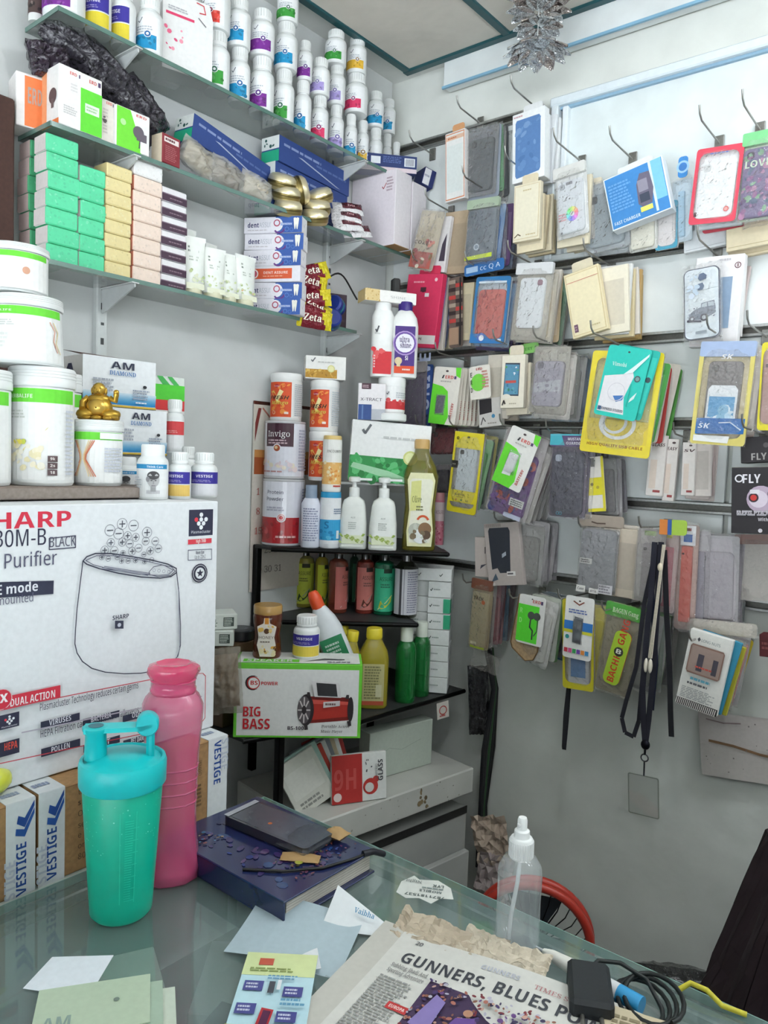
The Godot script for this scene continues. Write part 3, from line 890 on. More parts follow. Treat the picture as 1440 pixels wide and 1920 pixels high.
	for t in bars_:
		var m := MB.new().pillow(0.074,0.034,0.016, func(u, v): return lin("d9d6d8") if u < 0.28 else (lin("5a2230") if v > 0.25 else lin("e3e0e2")), 0.0025,3 + int(t[1]), 14,6,0.3)
		var lab := MB.new()
		face(lab, Vector3(0.006,0.001,0.0098), Vector3(0.03,0,0), Vector3(0,0.012,0)).t("Zeta", 0.5,0.3,0.5, "d9a8ae", 0.5,0.6,4)
		thing("chocolate_bar", t[2], "chocolate", at(t[0],-30,-28,-t[1]), [["wrapper", m, "wrap"],["lettering", lab, "paper"]], "chocolate bars on the middle shelf")
	# tall white cartons at the corner end
	var cs := [[-0.117,0.064,0.178, "white carton with a broad pinkish side at the corner end of the middle shelf"],[-0.053,0.06,0.168, "narrow white carton closest to the hanging wall on the middle shelf"]]
	for t in cs:
		carton("white_carton", t[3], Vector3(t[0], Y, 0.074), Vector3(t[1] - 0.002, t[2],0.142), 0,[lin("ece6ea"), lin("e8e0e4"), lin("e6dee2"), lin("efe6ec"), lin("efeaec"), lin("b88f5e")], func(f, l, tt, r):
			l.l([[0.7,0.8],[0.73,0.77],[0.79,0.84]],0.012, "b04a52").bars(0.8,0.72,0.95,0.92,5, "b9a3ae", 3), "white cartons at the corner end")
	# navy packets on top of the cartons
	var nv := func(f: Art, l: Art, t: Art, r: Art) -> void:
		f.r(0.0,0.25,1,1, "25356b").r(0.0,0.0,1,0.25, "d9c9cf").bars(0.08,0.4,0.24,0.9,4, "c3cbe0", 3).r(0.27,0.42,0.42,0.84, "e4e8ee").bars(0.46,0.5,0.78,0.9,4, "5d6fa8", 4).r(0.8,0.36,0.97,0.86, "e6eaf0")
		for k in 9: f.r(0.82 + k * 0.015,0.4,0.827 + k * 0.015,0.8, "5a6070")
	carton("medicine_box", "navy carton with a white barcode lying on the white cartons", Vector3(-0.135,2.2045,0.095), Vector3(0.155,0.04,0.04), -42, lin("2a3a72"), nv)
	carton("medicine_box", "small navy box with a white end next to the barcode carton", Vector3(-0.022,2.195,0.128), Vector3(0.034,0.045,0.05), -24, lin("2a3468"), func(f, l, t, r):
		f.r(0.05,0.05,0.6,0.95, "e6e6ea").t("VESTIGE", 0.3,0.5,0.1, "40508a", 0.5,0.42,1), "", "box", 0,-14)

func low_shelf() -> void:
	var Y := 1.808
	# soap boxes in tall piles, two deep
	var soap := func(label: String, p: Vector3, s: Vector3, front: String, side: String, group: String, yaw: float) -> void:
		carton("soap_box", label, p, s, yaw, [lin(front), lin(front), lin(side), lin(side), lin(front), lin(front)], func(f, l, t, r):
			f.dots(0.04,0.08,0.96,0.92,16,0.09,[mixc(front, "ffffff", 0.2), mixc(front, "000000", 0.06), mixc(front, "806040", 0.06)], int(p.y * 1000.0) + int(p.x * 700.0))
			l.r(0.02,0.04,0.98,0.96, mixc(side, "c09080", 0.08)), group, "box", 0,0,0.002)
	var ords := ["lowest", "second from the bottom", "third from the bottom", "fourth from the bottom", "fifth from the bottom", "sixth from the bottom", "seventh from the bottom", "eighth from the bottom"]
	var g0 = [Vector3(-0.9606,1.808,0.1), 0.0559,0.2034]
	var g1 = [Vector3(-0.9079,1.808,0.1), 0.0468,0.1713]
	for i in 7:
		var hh: float = g0[2] / 7.0
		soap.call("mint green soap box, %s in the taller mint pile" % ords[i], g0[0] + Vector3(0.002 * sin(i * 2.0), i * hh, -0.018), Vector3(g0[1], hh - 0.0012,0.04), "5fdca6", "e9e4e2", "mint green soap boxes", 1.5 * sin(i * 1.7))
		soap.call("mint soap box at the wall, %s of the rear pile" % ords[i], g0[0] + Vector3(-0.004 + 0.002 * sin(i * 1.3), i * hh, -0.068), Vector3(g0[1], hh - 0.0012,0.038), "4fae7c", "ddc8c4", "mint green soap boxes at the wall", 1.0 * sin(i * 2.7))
	for i in 6:
		var hh: float = g1[2] / 6.0
		soap.call("mint green soap box, %s in the shorter mint pile" % ords[i], g1[0] + Vector3(0.0015 * sin(i * 2.6), i * hh, -0.018), Vector3(g1[1], hh - 0.0012,0.04), "5fdca6", "e9e4e2", "mint green soap boxes", 1.2 * sin(i * 2.1))
	var y0 = [Vector3(-0.8586,1.808,0.1), 0.0516,0.19]
	for i in 8:
		var hh: float = y0[2] / 8.0
		soap.call("straw yellow soap box, %s in the yellow pile" % ords[i], y0[0] + Vector3(0.001 * sin(i * 1.9), i * hh, -0.018), Vector3(y0[1] - 0.001, hh - 0.001,0.04), "e9d9a0", "e3cf95", "straw yellow soap boxes", 0.8 * sin(i * 2.9))
	var k0 = [Vector3(-0.8006,1.808,0.1), 0.0595,0.1856]
	for i in 7:
		var hh: float = k0[2] / 7.0
		soap.call("pale peach soap box, %s in the peach pile" % ords[i], k0[0] + Vector3(0.001 * sin(i * 2.2), i * hh, -0.018), Vector3(k0[1] - 0.001, hh - 0.001,0.04), "f1dccd", "f09a80", "pale peach soap boxes", 0.8 * sin(i * 1.1))
	soap.call("plain white soap box on top of the peach pile", k0[0] + Vector3(0, k0[2],-0.02), Vector3(k0[1],0.026,0.045), "f0efee", "e8e4e0", "", 0.0)
	var d0 = [Vector3(-0.7424,1.808,0.1), 0.0563,0.1837]
	for i in 7:
		var hh: float = d0[2] / 7.0
		var p: Vector3 = d0[0] + Vector3(0.001 * sin(i * 2.0), i * hh, -0.02)
		carton("soap_box", "white soap box with a plum band, %s in the plum pile" % ords[i], p, Vector3(d0[1] - 0.001, hh - 0.0015,0.04), 1.2 * sin(i * 1.4), lin("ebe9ec"), func(f, l, t, r):
			f.r(0.0,0.0,1,0.5, "4a3346").r(0.0,0.5,1,0.56, "8d7888").bars(0.3,0.18,0.95,0.34,1, "8e7684", i), "plum banded soap boxes", "box", 0,0,0.002)
	# cosmetic tubes standing on their caps
	var tubes := [[Vector3(-0.6833,1.808,0.09), 0.0475,0.1136, "white cosmetic tube with leaf print next to the plum boxes"],[Vector3(-0.6387,1.808,0.095), 0.0511,0.101, "white cosmetic tube with olive spots, second from the plum boxes"],[Vector3(-0.5985,1.808,0.095), 0.0423,0.0988, "white cosmetic tube with a faint grey badge, third from the plum boxes"],[Vector3(-0.5614,1.808,0.1), 0.0509,0.1033, "white cosmetic tube with orange spots beside the toothpaste"],[Vector3(-0.6617,1.808,0.05), 0.0256,0.1385, "white cosmetic tube peeping out behind the first one"],[Vector3(-0.6107,1.808,0.05), 0.031,0.1226, "white cosmetic tube peeping out behind the second one"]]
	var ti := 0
	for t in tubes:
		var w: float = t[1] * 0.5; var h: float = t[2]
		var m := MB.new()
		var rows := []
		for j in 9:
			var s := j / 8.0
			rows.append([lerpf(w * 0.86, w, s), lerpf(w * 0.55,0.0012, pow(s, 1.3)), 0.012 + (h - 0.012) * s])
		m.lathe(rows, lin("ecefe9"), 20)
		m.box(Vector3(0, h - 0.004,0), Vector3(w * 2.0,0.009,0.0026), lin("f0f2ee"))
		var cp := MB.new().lathe([[w * 0.7,0.0],[w * 0.74,0.002],[w * 0.72,0.013]], lin("e3e0c2"), 20)
		var pr := MB.new()
		var f := face(pr, Vector3(0, h * 0.5, w * 0.36), Vector3(w * 1.5,0,0), Vector3(0, h * 0.8,-w * 0.52))
		f.bars(0.15,0.78,0.85,0.94,2, "8d958c", ti).bars(0.2,0.6,0.75,0.72,2, "b9c0b6", ti + 4)
		f.dots(0.0,0.16,1.0,0.42,18,0.035,["c9d6a0", "aebf86", "e0e4c8", "e3b98a" if ti == 3 else "c6d2a4"], ti + 2).r(0.0,0.0,1.0,0.13, "e6e8cf")
		thing("cosmetic_tube", t[3], "tube", at(t[0] - Vector3(0,0,0.01), -18 + 5 * ti), [["body", m, "plastic"],["cap", cp, "plastic"],["print", pr, "paper"]], "white cosmetic tubes")
		ti += 1
	# toothpaste cartons
	var dent := func(f: Art, l: Art, t: Art, r: Art) -> void:
		f.r(0.55,0.0,1,1, "3f63ae").t("dent", 0.07,0.36,0.3, "2c3266", 0.0,0.19,1).t("ASSURE", 0.27,0.36,0.3, "b9bcc6", 0.0,0.26,0).bars(0.07,0.14,0.5,0.24,1, "c9c2c8", 3)
		f.c(0.57,0.5,0.42, "eceaf0").c(0.575,0.6,0.22, "b64a66").c(0.575,0.6,0.15, "e6e4ee").ring(0.62,0.36,0.42,0.1, "6b3a86", 1.0,0.6,0.95)
		f.r(0.64,0.44,0.84,0.6, "6b8ccc").t("PROTECTION", 0.74,0.47,0.09, "e8ecf6", 0.5,0.18,1)
		f.p([[0.86,0.86],[0.885,0.9],[0.905,0.86],[0.93,0.9],[0.955,0.84],[0.945,0.5],[0.93,0.16],[0.915,0.2],[0.905,0.5],[0.895,0.2],[0.88,0.16],[0.868,0.5]], "f0efe6")
		f.ring(0.75,0.2,0.14,0.03, "6d94d6").ring(0.83,0.16,0.12,0.03, "5b86cc")
		r.r(0.06,0.08,0.94,0.92, "eff0f4").l([[0.3,0.55],[0.42,0.4],[0.66,0.7]],0.05, "d3cdd6")
	var dl := ["toothpaste box with a tooth picture, lowest of the toothpaste pile", "toothpaste box with a tooth picture, second from the bottom", "toothpaste box with an orange band amid the blue ones", "toothpaste box with a tooth picture lying on the orange banded one", "toothpaste box with dark lettering, second from the top", "toothpaste box with dark lettering, topmost under the middle shelf"]
	var db := []
	for i in 6: db.append([Vector3(-0.462 + 0.002 * sin(i * 2.0), Y + 0.0345 * i, 0.07), -63 + 2.5 * sin(i * 1.9), dl[i],1 if i == 2 else 0])
	for d in db:
		carton("toothpaste_box", d[2], d[0], Vector3(0.132,0.034,0.034), d[1], lin("e9e7ee"), dent if d[3] == 0 else (func(f, l, t, r):
			f.r(0.12,0.2,0.86,0.84, "e0603a").c(0.2,0.52,0.3, "f0e8e6").c(0.2,0.52,0.22, "c8566a").t("DENT ASSURE", 0.58,0.5,0.16, "f6dcd0", 0.5,0.42,1).bars(0.36,0.3,0.8,0.42,1, "f0a888", 3)), "toothpaste boxes")
	# snack packs
	var zp := [[Vector3(-0.3864,1.9116,0.11), 12, "yellow and maroon snack pack highest in the heap beside the toothpaste"],[Vector3(-0.3939,1.8887,0.115), -4, "yellow and maroon snack pack second in the heap, folded back"],[Vector3(-0.3908,1.8539,0.12), 4, "yellow and maroon snack pack with a large name in the middle of the heap"],[Vector3(-0.3831,1.8321,0.12), -12, "yellow and maroon snack pack squashed under the large named one"],[Vector3(-0.3905,1.8071,0.125), -3, "yellow and maroon snack pack lowest on the glass edge"]]
	var zi := 0
	for z in zp:
		var m := MB.new().pillow(0.078,0.04,0.024, func(u, v): return lin("dccb2c") if u < 0.12 or u > 0.78 - 0.2 * v or v > 0.9 else lin("7a1f2c"), 0.005,50 + zi, 16,8,0.35)
		var lt := MB.new()
		face(lt, Vector3(-0.008,0,0.0155), Vector3(0.05,0,0), Vector3(0,0.024,0)).t("Zeta", 0.5,0.2,0.62, "f2e6d8", 0.5,0.8,4,0.1)
		thing("snack_pack", z[2], "snack", at(z[0],-30 + 16 * sin(zi * 2.4), -10 + 14 * sin(zi * 1.7), z[1] * 1.5), [["wrapper", m, "wrap"],["lettering", lt, "paper"]], "maroon snack packs")
		zi += 1
	# blue capped bottles lying behind, dark box, charger lead
	for q in [[Vector3(-0.3004,1.8557,0.1), 20, "blue round bottle cap lying beside the snack packs"],[Vector3(-0.3202,1.8199,0.11), -10, "blue round bottle cap lowest beside the snack packs"]]:
		var m := MB.new().lathe([[0.018,-0.016],[0.022,-0.014],[0.022,0.012],[0.018,0.016],[0,0.016]], lin("22398c"), 24)
		var m2 := MB.new().lathe([[0.0223,-0.006],[0.0228,-0.004],[0.0228,0.0],[0.0223,0.002]], lin("2f7d8e"), 24,2.0, false, false)
		thing("blue_reel", q[2], "reel", at(q[0],-50,75, q[1]), [["body", m, "plastic"],["body>band", m2, "plastic"]], "blue caps beside the snack packs")
	carton("dark_box", "dark plum box with pale capital letters behind the blue caps", Vector3(-0.255, Y, 0.06), Vector3(0.045,0.085,0.03), -25, lin("43313c"), func(f, l, t, r):
		f.t("ER", 0.5,0.5,0.2, "d8d2d6", 0.5,0.6,1).r(0.0,0.1,0.3,0.7, "b03a3c"), "", "box", 0,0)
	var lead := []
	for k in 14:
		var s := k / 13.0
		lead.append(Vector3(-0.06 + 0.12 * s, 0.05 * sin(s * PI), 0.012 * sin(s * 5.0)))
	thing("charger_lead", "thin black lead looping behind the snack packs", "cable", at(Vector3(-0.25,1.893,0.06), -20), [["body", MB.new().tube(lead, 0.0022, lin("1d1d1f")), "rubber"]])

func tub(label: String, p: Vector3, r: float, h: float, print_fn = null, taper := 1.0, group := "white powder tubs") -> Node3D:
	# screw-lid powder tub: straight body, wide ribbed lid, green band under it
	var body := MB.new().lathe([[r * 0.9 * taper, 0],[r * 0.95 * taper, 0.004],[r * 0.95 * taper, h * 0.03],[r * 0.95, h * 0.82],[r * 0.9, h * 0.84],[r * 0.9, h * 0.86]], lin("e8ebea"), 40)
	var lid := MB.new().lathe([[r * 0.985, h * 0.835],[r, h * 0.845],[r, h * 0.895],[r * 0.985, h * 0.9],[r * 0.985, h * 0.985],[r * 0.94, h],[0.0, h]], lin("edefee"), 40)
	for k in 3: lid.lathe([[r * 0.987, h * (0.91 + k * 0.025)],[r * 0.995, h * (0.915 + k * 0.025)],[r * 0.987, h * (0.92 + k * 0.025)]], lin("e4e7e6"), 40,2.0, false, false)
	var lab := MB.new()
	var a := band(lab, Vector3(0, h * 0.05,0), r * 0.952 * taper, r * 0.952, h * 0.77, deg_to_rad(-130), deg_to_rad(40))
	a.r(0,0,1,1, "eff0ee").r(0,0.84,1,0.99, "6fdc3c")
	if print_fn != null: print_fn.call(a)
	return thing("powder_tub", label, "tub", at(p), [["body", body, "plastic"],["lid", lid, "plastic"],["body>paper_label", lab, "paper"]], group)

func lower_left() -> void:
	# side counter along the shelf wall
	struct_counter()
	# taped brown cartons standing on it
	var tape := func(o: Node3D, x: float, w: float, s: Vector3, word_v: float) -> void:
		var tn := PI / 2 if word_v < 0.5 else -PI / 2
		var m := MB.new()
		m.box(Vector3(x, s.y * 0.5, s.z * 0.5 + 0.0006), Vector3(w, s.y + 0.001,0.0008), lin("e2e6e8"))
		m.box(Vector3(x, s.y + 0.0006, s.z * 0.25), Vector3(w, 0.0008, s.z * 0.5), lin("dadfe1"))
		var f := face(m, Vector3(x, s.y * 0.5, s.z * 0.5 + 0.0012), Vector3(w, 0,0), Vector3(0, s.y, 0))
		f.t("VESTIGE", 0.68 if tn > 0.0 else 0.3, word_v, 0.104, "27519c", 0.0,0.0,1,0.0, tn)
		if tn > 0.0: f.p([[0.35,0.78],[0.62,0.72],[0.95,0.92],[0.95,0.98],[0.62,0.82],[0.4,0.86]], "27519c").p([[0.3,0.66],[0.62,0.62],[0.95,0.84],[0.95,0.9],[0.6,0.7],[0.32,0.73]], "2d5cab")
		f.t("STIGE", 0.3 if tn > 0.0 else 0.66, word_v, 0.11, "c3cad6", 0.0,0.0,1,0.0, tn)
		var t := face(m, Vector3(x, s.y + 0.0012, s.z * 0.36), Vector3(w, 0,0), Vector3(0,0,-s.z * 0.25))
		t.t("VESTIGE", 0.5,0.45,0.22, "5c6f96", 0.5,0.8,1).bars(0.1,0.1,0.9,0.3,1, "8f9cb4", 3)
		part("tape", m, "paper", o)
	var brown := "b58d5f"
	var mk := func(label: String, x0: float, x1: float, h: float, tapes: Array, txt: bool) -> void:
		var s := Vector3(x1 - x0, h, 0.36)
		var b := MB.new().box(Vector3(0, h * 0.5,0), s, lin(brown), 0.002)
		var pr := MB.new()
		var f := face(pr, Vector3(0, h * 0.5,0.18), Vector3(s.x, 0,0), Vector3(0, h, 0))
		f.l([[0.0,0.985],[1.0,0.985]],0.008, "8e6a42")
		if txt:
			var lines := ["t. by / Re", "stige Ma", "Okhla Ind", "se II, New", "e in India", "omer Care", "800102345"]
			for i in 7: f.t(lines[i],0.175,0.86 - i * 0.12,0.062, "5a4630", 0.0,0.0,1 if i == 1 else 0)
			f.t("ustrial", 0.83,0.6,0.05, "5a4630", 0.0,0.0,0,0.0, PI / 2).bars(0.8,0.2,0.835,0.5,6, "6a5236", 4)
		var o := thing("shipping_carton", label, "carton", at(Vector3((x0 + x1) * 0.5,0.955,0.26)), [["body", b, "board"],["print", pr, "paper"]], "taped shipping cartons")
		for t in tapes: tape.call(o, t[0] - (x0 + x1) * 0.5, t[1], s, t[2])
	mk.call("brown shipping carton cut by the frame, with one strip of blue lettered tape", -1.36,-1.168,0.118,[[-1.187,0.036,0.0]], false)
	mk.call("brown shipping carton with taped ends and printed address behind the turquoise shaker", -1.165,-0.868,0.119,[[-1.148,0.034,0.04],[-0.888,0.036,0.97]], true)
	thing("lemon", "yellow green lemon on the taped carton at the frame edge", "fruit", at(Vector3(-1.2,1.09,0.4), 20), [["body", MB.new().blob(Vector3.ZERO, Vector3(0.022,0.016,0.017), lin("d9dc4a"), 0.08,3).blob(Vector3(0.022,0,0), Vector3(0.006,0.005,0.005), lin("8fae3c"), 0.1,4,1.5,8,6), "gloss"]])
	# the large white appliance carton
	var S := Vector3(0.5,0.354,0.355)
	var sb := MB.new().box(Vector3(0, S.y * 0.5,0), S, lin("e6e9ec"), 0.0015)
	var o := thing("appliance_carton", "large white air purifier carton with red lettering on the side counter", "carton", at(Vector3(-1.115,1.076,0.2225)), [["body", sb, "paper"],["seam", MB.new().box(Vector3(0, S.y + 0.0004,0), Vector3(S.x, 0.0008,0.002), lin("a9acb0")), "paper"]])
	var P := MB.new()
	var f := face(P, Vector3(0, S.y * 0.5, S.z * 0.5), Vector3(S.x, 0,0), Vector3(0, S.y, 0))
	var ink := "33334a"
	f.t("SHARP", 0.5215,0.92,0.056, "d8324a", 1.0,0.245,1)
	f.t("FP-J30M-B", 0.4549,0.8432,0.058, ink, 1.0,0.2,0)
	f.l([[0.4631,0.8791],[0.5336,0.8836],[0.5339,0.84],[0.4633,0.8386],[0.4631,0.8791]],0.004, "55566a").t("BLACK", 0.4988,0.8471,0.036, "4a4b60", 0.5,0.07,0)
	f.t("Air Purifier", 0.4834,0.7822,0.05, "5a5b72", 1.0,0.2,0)
	f.p([[0.291,0.7427],[0.4752,0.7247],[0.4741,0.676],[0.2911,0.6865]], "34354c").t("HAZE mode", 0.4335,0.6939,0.034, "e8eaf0", 1.0,0.16,1)
	f.t("Wall mounted", 0.4214,0.6574,0.03, "6a6b80", 1.0,0.14,0)
	part("lettering", P, "paper", o)
	var D := MB.new()
	f = face(D, Vector3(0, S.y * 0.5, S.z * 0.5), Vector3(S.x, 0,0), Vector3(0, S.y, 0))
	var ic := [[0.6701,0.9195,0,0.0225],[0.7051,0.9112,1,0.0225],[0.6332,0.8969,1,0.0225],[0.6591,0.8828,1,0.0225],[0.6871,0.8724,0,0.017],[0.7123,0.8642,0,0.017],[0.7481,0.8808,0,0.0225],[0.6353,0.8494,0,0.017],[0.6693,0.8487,0,0.017],[0.6925,0.8405,1,0.017],[0.7433,0.8469,1,0.017],[0.7748,0.8444,1,0.017],[0.6165,0.8223,0,0.017],[0.6452,0.8176,1,0.017],[0.6714,0.8067,0,0.011],[0.6995,0.8103,0,0.017],[0.7196,0.8212,1,0.017],[0.7371,0.7939,1,0.011],[0.7577,0.8069,0,0.017],[0.7841,0.8132,1,0.017],[0.6073,0.7966,0,0.011],[0.6263,0.7885,1,0.011],[0.6536,0.7918,1,0.011],[0.6668,0.7758,0,0.011],[0.6866,0.7737,1,0.011],[0.71,0.7732,0,0.011],[0.7391,0.7658,0,0.011],[0.7617,0.7698,1,0.011]]
	for c in ic:
		f.ring(c[0], c[1], c[3],0.0018, "70727e")
		f.l([[c[0] - c[3] * 0.38, c[1]],[c[0] + c[3] * 0.38, c[1]]],0.004, "50525e")
		if c[2] == 0: f.l([[c[0], c[1] - c[3] * 0.55],[c[0], c[1] + c[3] * 0.55]],0.004, "50525e")
		f.lay -= 2.0
	var line := func(pts: Array, th: float, col: String) -> void: f.l(pts, th, col)
	line.call([[0.5522,0.7883],[0.5453,0.709],[0.537,0.61],[0.5331,0.5303],[0.532,0.4802],[0.5382,0.4444],[0.5536,0.4081],[0.5814,0.3741],[0.6209,0.349],[0.6782,0.3271],[0.7326,0.3145],[0.7909,0.312],[0.8328,0.3257],[0.8566,0.3537],[0.8654,0.3971],[0.8641,0.4837],[0.8563,0.6206],[0.8454,0.7207]],0.004, "3d3e52")
	line.call([[0.5522,0.7883],[0.5626,0.8033],[0.587,0.8129],[0.6325,0.8085],[0.6897,0.7923],[0.7582,0.7702],[0.8156,0.7464],[0.8453,0.7252],[0.8456,0.7073],[0.8273,0.694],[0.7911,0.6922],[0.7279,0.7049],[0.6575,0.7289],[0.5983,0.7547],[0.5628,0.7751],[0.5522,0.7883]],0.005, "3d3e52")
	line.call([[0.5597,0.7895],[0.5901,0.8045],[0.6406,0.7994],[0.727,0.7735],[0.803,0.7434],[0.8343,0.7198],[0.8199,0.7039],[0.7856,0.7039],[0.7209,0.7166],[0.6412,0.7434],[0.5812,0.771],[0.5597,0.7895]],0.003, "6b6c80")
	line.call([[0.8541,0.6434],[0.858,0.5076],[0.8619,0.382],[0.8511,0.3459]],0.003, "6b6c80")
	line.call([[0.5999,0.7545],[0.6738,0.7331],[0.7485,0.7087]],0.003, "6b6c80")
	line.call([[0.6061,0.7579],[0.6804,0.7354],[0.7519,0.7126]],0.003, "6b6c80")
	line.call([[0.6124,0.7613],[0.687,0.7378],[0.7554,0.7165]],0.003, "6b6c80")
	line.call([[0.7518,0.7234],[0.7656,0.7412],[0.7939,0.7466],[0.8267,0.734],[0.8399,0.7147],[0.8236,0.699],[0.7803,0.7002],[0.7519,0.7126],[0.7518,0.7234]],0.003, "55566a")
	f.ring(0.7675,0.728,0.007,0.0015, "85869a")
	f.ring(0.7835,0.7238,0.007,0.0015, "85869a")
	f.ring(0.7997,0.7196,0.007,0.0015, "85869a")
	f.ring(0.816,0.7154,0.007,0.0015, "85869a")
	f.t("SHARP", 0.6626,0.5496,0.017, "3a3b50", 0.5,0.05,1)
	f.p([[0.6447,0.5468],[0.6709,0.5417],[0.6712,0.5099],[0.645,0.5153]], "3a3b50").c(0.6579,0.5274,0.008, "c9ccd8")
	part("appliance_drawing", D, "paper", o)
	var L := MB.new()
	f = face(L, Vector3(0, S.y * 0.5, S.z * 0.5), Vector3(S.x, 0,0), Vector3(0, S.y, 0))
	var line_low := func(pts: Array, th: float, col: String) -> void: f.l(pts, th, col)
	var logo := func(x0: float, y0: float, x1: float, y1: float) -> void:
		f.r(x0, y0, x1, y1, "33334a")
		var w := x1 - x0; var h := y1 - y0
		for q in [[-0.2,0.62,1],[0.0,0.62,0],[0.2,0.62,0],[-0.1,0.47,0],[0.1,0.47,0],[0.0,0.32,0],[0.0,0.8,0]]:
			f.c((x0 + x1) * 0.5 + q[0] * w, y0 + q[1] * h, 0.085 * h, "e0424e" if q[2] else "eef0f4")
			f.lay -= 0.9
		f.t("Plasmacluster", (x0 + x1) * 0.5, y0 + 0.1 * h, 0.1 * h, "dfe1ea", 0.5,0.8 * w, 0)
	logo.call(0.8914,0.8542,0.9801,0.9662)
	f.r(0.8888,0.8203,0.9755,0.8409, "dc3f4e")
	f.t("high 7000", 0.9356,0.8245,0.014, "f6e4e4", 0.5,0.036,1)
	line_low.call([[0.8895,0.7968],[0.9761,0.7933],[0.977,0.749],[0.8902,0.7537],[0.8895,0.7968]],0.003, "6b6c80")
	f.t("Room Size", 0.9325,0.7767,0.013, ink, 0.5,0.03,1).t("Up to 22m2", 0.9329,0.756,0.015, ink, 0.5,0.04,0)
	var cc := Vector2(0.932,0.6941)
	f.c(cc.x, cc.y, 0.041, "2f3044").c(cc.x, cc.y, 0.035, "e4e7ea").c(cc.x, cc.y, 0.033, "2f3044").c(cc.x, cc.y, 0.024, "e4e7ea")
	var star := []
	for k in 10:
		var a := TAU * k / 10.0 + PI / 2
		var q := 0.019 if k % 2 == 0 else 0.008
		star.append([cc.x + cos(a) * q * S.y / S.x, cc.y + sin(a) * q])
	f.p(star, "2f3044")
	f.r(0.3037,0.2887,0.4936,0.3351, "d8364a")
	f.t("DUAL ACTION", 0.4791,0.2948,0.027, "f8eef0", 1.0,0.115,1)
	var xc := Vector2(0.3417,0.3284)
	f.c(xc.x, xc.y, 0.038, "e7ced2").c(xc.x, xc.y, 0.035, "d8364a").t("x", xc.x + 0.006, xc.y - 0.012,0.04, "f6eef0", 0.5,0.02,1)
	f.t("Plasmacluster Technology reduces certain germs", 0.4383,0.2553,0.026, "3d3e52", 0.0,0.285,0).t("HEPA Filtration captures 99.97% of allergens", 0.4402,0.156,0.026, "3d3e52", 0.0,0.285,0)
	f.r(0.4399,0.1874,0.5462,0.2156, "34354c").t("VIRUSES", 0.4919,0.1945,0.02, "e2e4ec", 0.5,0.06,1)
	f.r(0.5552,0.1597,0.6634,0.1871, "34354c").t("BACTERIA", 0.6083,0.167,0.02, "e2e4ec", 0.5,0.06,1)
	f.r(0.6733,0.1341,0.7844,0.1606, "34354c").t("ODORS", 0.7278,0.1418,0.02, "e2e4ec", 0.5,0.05,1)
	f.r(0.4403,0.0863,0.5469,0.1167, "34354c").t("POLLEN", 0.4925,0.0934,0.02, "e2e4ec", 0.5,0.05,1)
	f.r(0.556,0.0581,0.6645,0.0878, "34354c").t("DUST", 0.6092,0.0655,0.02, "e2e4ec", 0.5,0.05,1)
	f.r(0.6743,0.0324,0.7858,0.0612, "34354c").t("PET DANDER", 0.729,0.0401,0.02, "e2e4ec", 0.5,0.06,1)
	logo.call(0.3342,0.2243,0.3825,0.2758)
	f.r(0.3344,0.1286,0.3828,0.1803, "2f2f45")
	f.t("HEPA", 0.3617,0.1484,0.026, "e0523e", 0.5,0.032,1)
	line_low.call([[0.2914,0.3015],[0.4215,0.2959],[0.5363,0.2926],[0.8004,0.2826],[0.9415,0.2601],[0.9518,0.2455],[0.9531,0.0606],[0.9452,0.049],[0.8034,0.0612],[0.5378,0.0894],[0.2915,0.1117]],0.0038, "c94a56")
	line_low.call([[0.388,0.1984],[0.5371,0.1882],[0.7136,0.1782],[0.9393,0.1596]],0.005, "b8b2c0")
	line_low.call([[0.2913,0.3791],[0.9415,0.2601]],0.001, "dfe2e6")
	part("panel_print", L, "paper", o)
	# wooden board on the carton and what stands on it
	thing("display_board", "brown wooden board lying on the appliance carton under the white tubs", "board", at(Vector3(-1.13,1.431,0.215)), [["body", MB.new().box(Vector3(0,0.0095,0), Vector3(0.44,0.017,0.23), lin("8d7d74"), 0.002), "board"],["edge_strip", MB.new().box(Vector3(0,0.0095,0.1155), Vector3(0.44,0.014,0.001), lin("a0938b")), "board"]])
	var Y := 1.4495
	var shake := func(a: Art) -> void:
		a.t("HERBALIFE", 0.36,0.885,0.04, "e6f6dc", 0.5,0.3,1).bars(0.12,0.66,0.5,0.76,3, "cfd2cc", 5)
		a.p([[0.4,0.3],[0.66,0.56],[0.67,0.58],[0.42,0.34]], "ecdf9c").dots(0.25,0.12,0.6,0.42,26,0.05,["f2ead0", "ece2b8", "f3efe0"],4).dots(0.3,0.36,0.42,0.44,4,0.03,["e3d558", "c7cf52"],2)
		for k in 3:
			a.r(0.66,0.05 + k * 0.075,0.76,0.115 + k * 0.075, "5e4a4c").t(["18", "2s", "9k"][k],0.71,0.07 + k * 0.075,0.03, "eae4e0", 0.5,0.05,1)
		a.bars(0.85,0.05,0.98,0.78,16, "c3c8d4", 8)
	var figure := func(a: Art) -> void:
		a.t("HERBALIFE", 0.34,0.885,0.035, "e6f6dc", 0.5,0.3,1).bars(0.15,0.62,0.6,0.74,3, "cdd0cc", 5)
		a.l([[0.84,0.75],[0.9,0.6],[0.88,0.4],[0.93,0.2]],0.02, "e3a58e").l([[0.88,0.75],[0.94,0.58],[0.91,0.36],[0.97,0.18]],0.02, "e6cf96").bars(0.1,0.2,0.5,0.5,4, "dcdeda", 9)
	var beige := func(a: Art) -> void:
		a.t("FORMULA", 0.3,0.885,0.04, "e6f6dc", 0.5,0.24,1).c(0.72,0.5,0.1, "d9a58a").bars(0.1,0.3,0.5,0.6,5, "cfd2cc", 12)
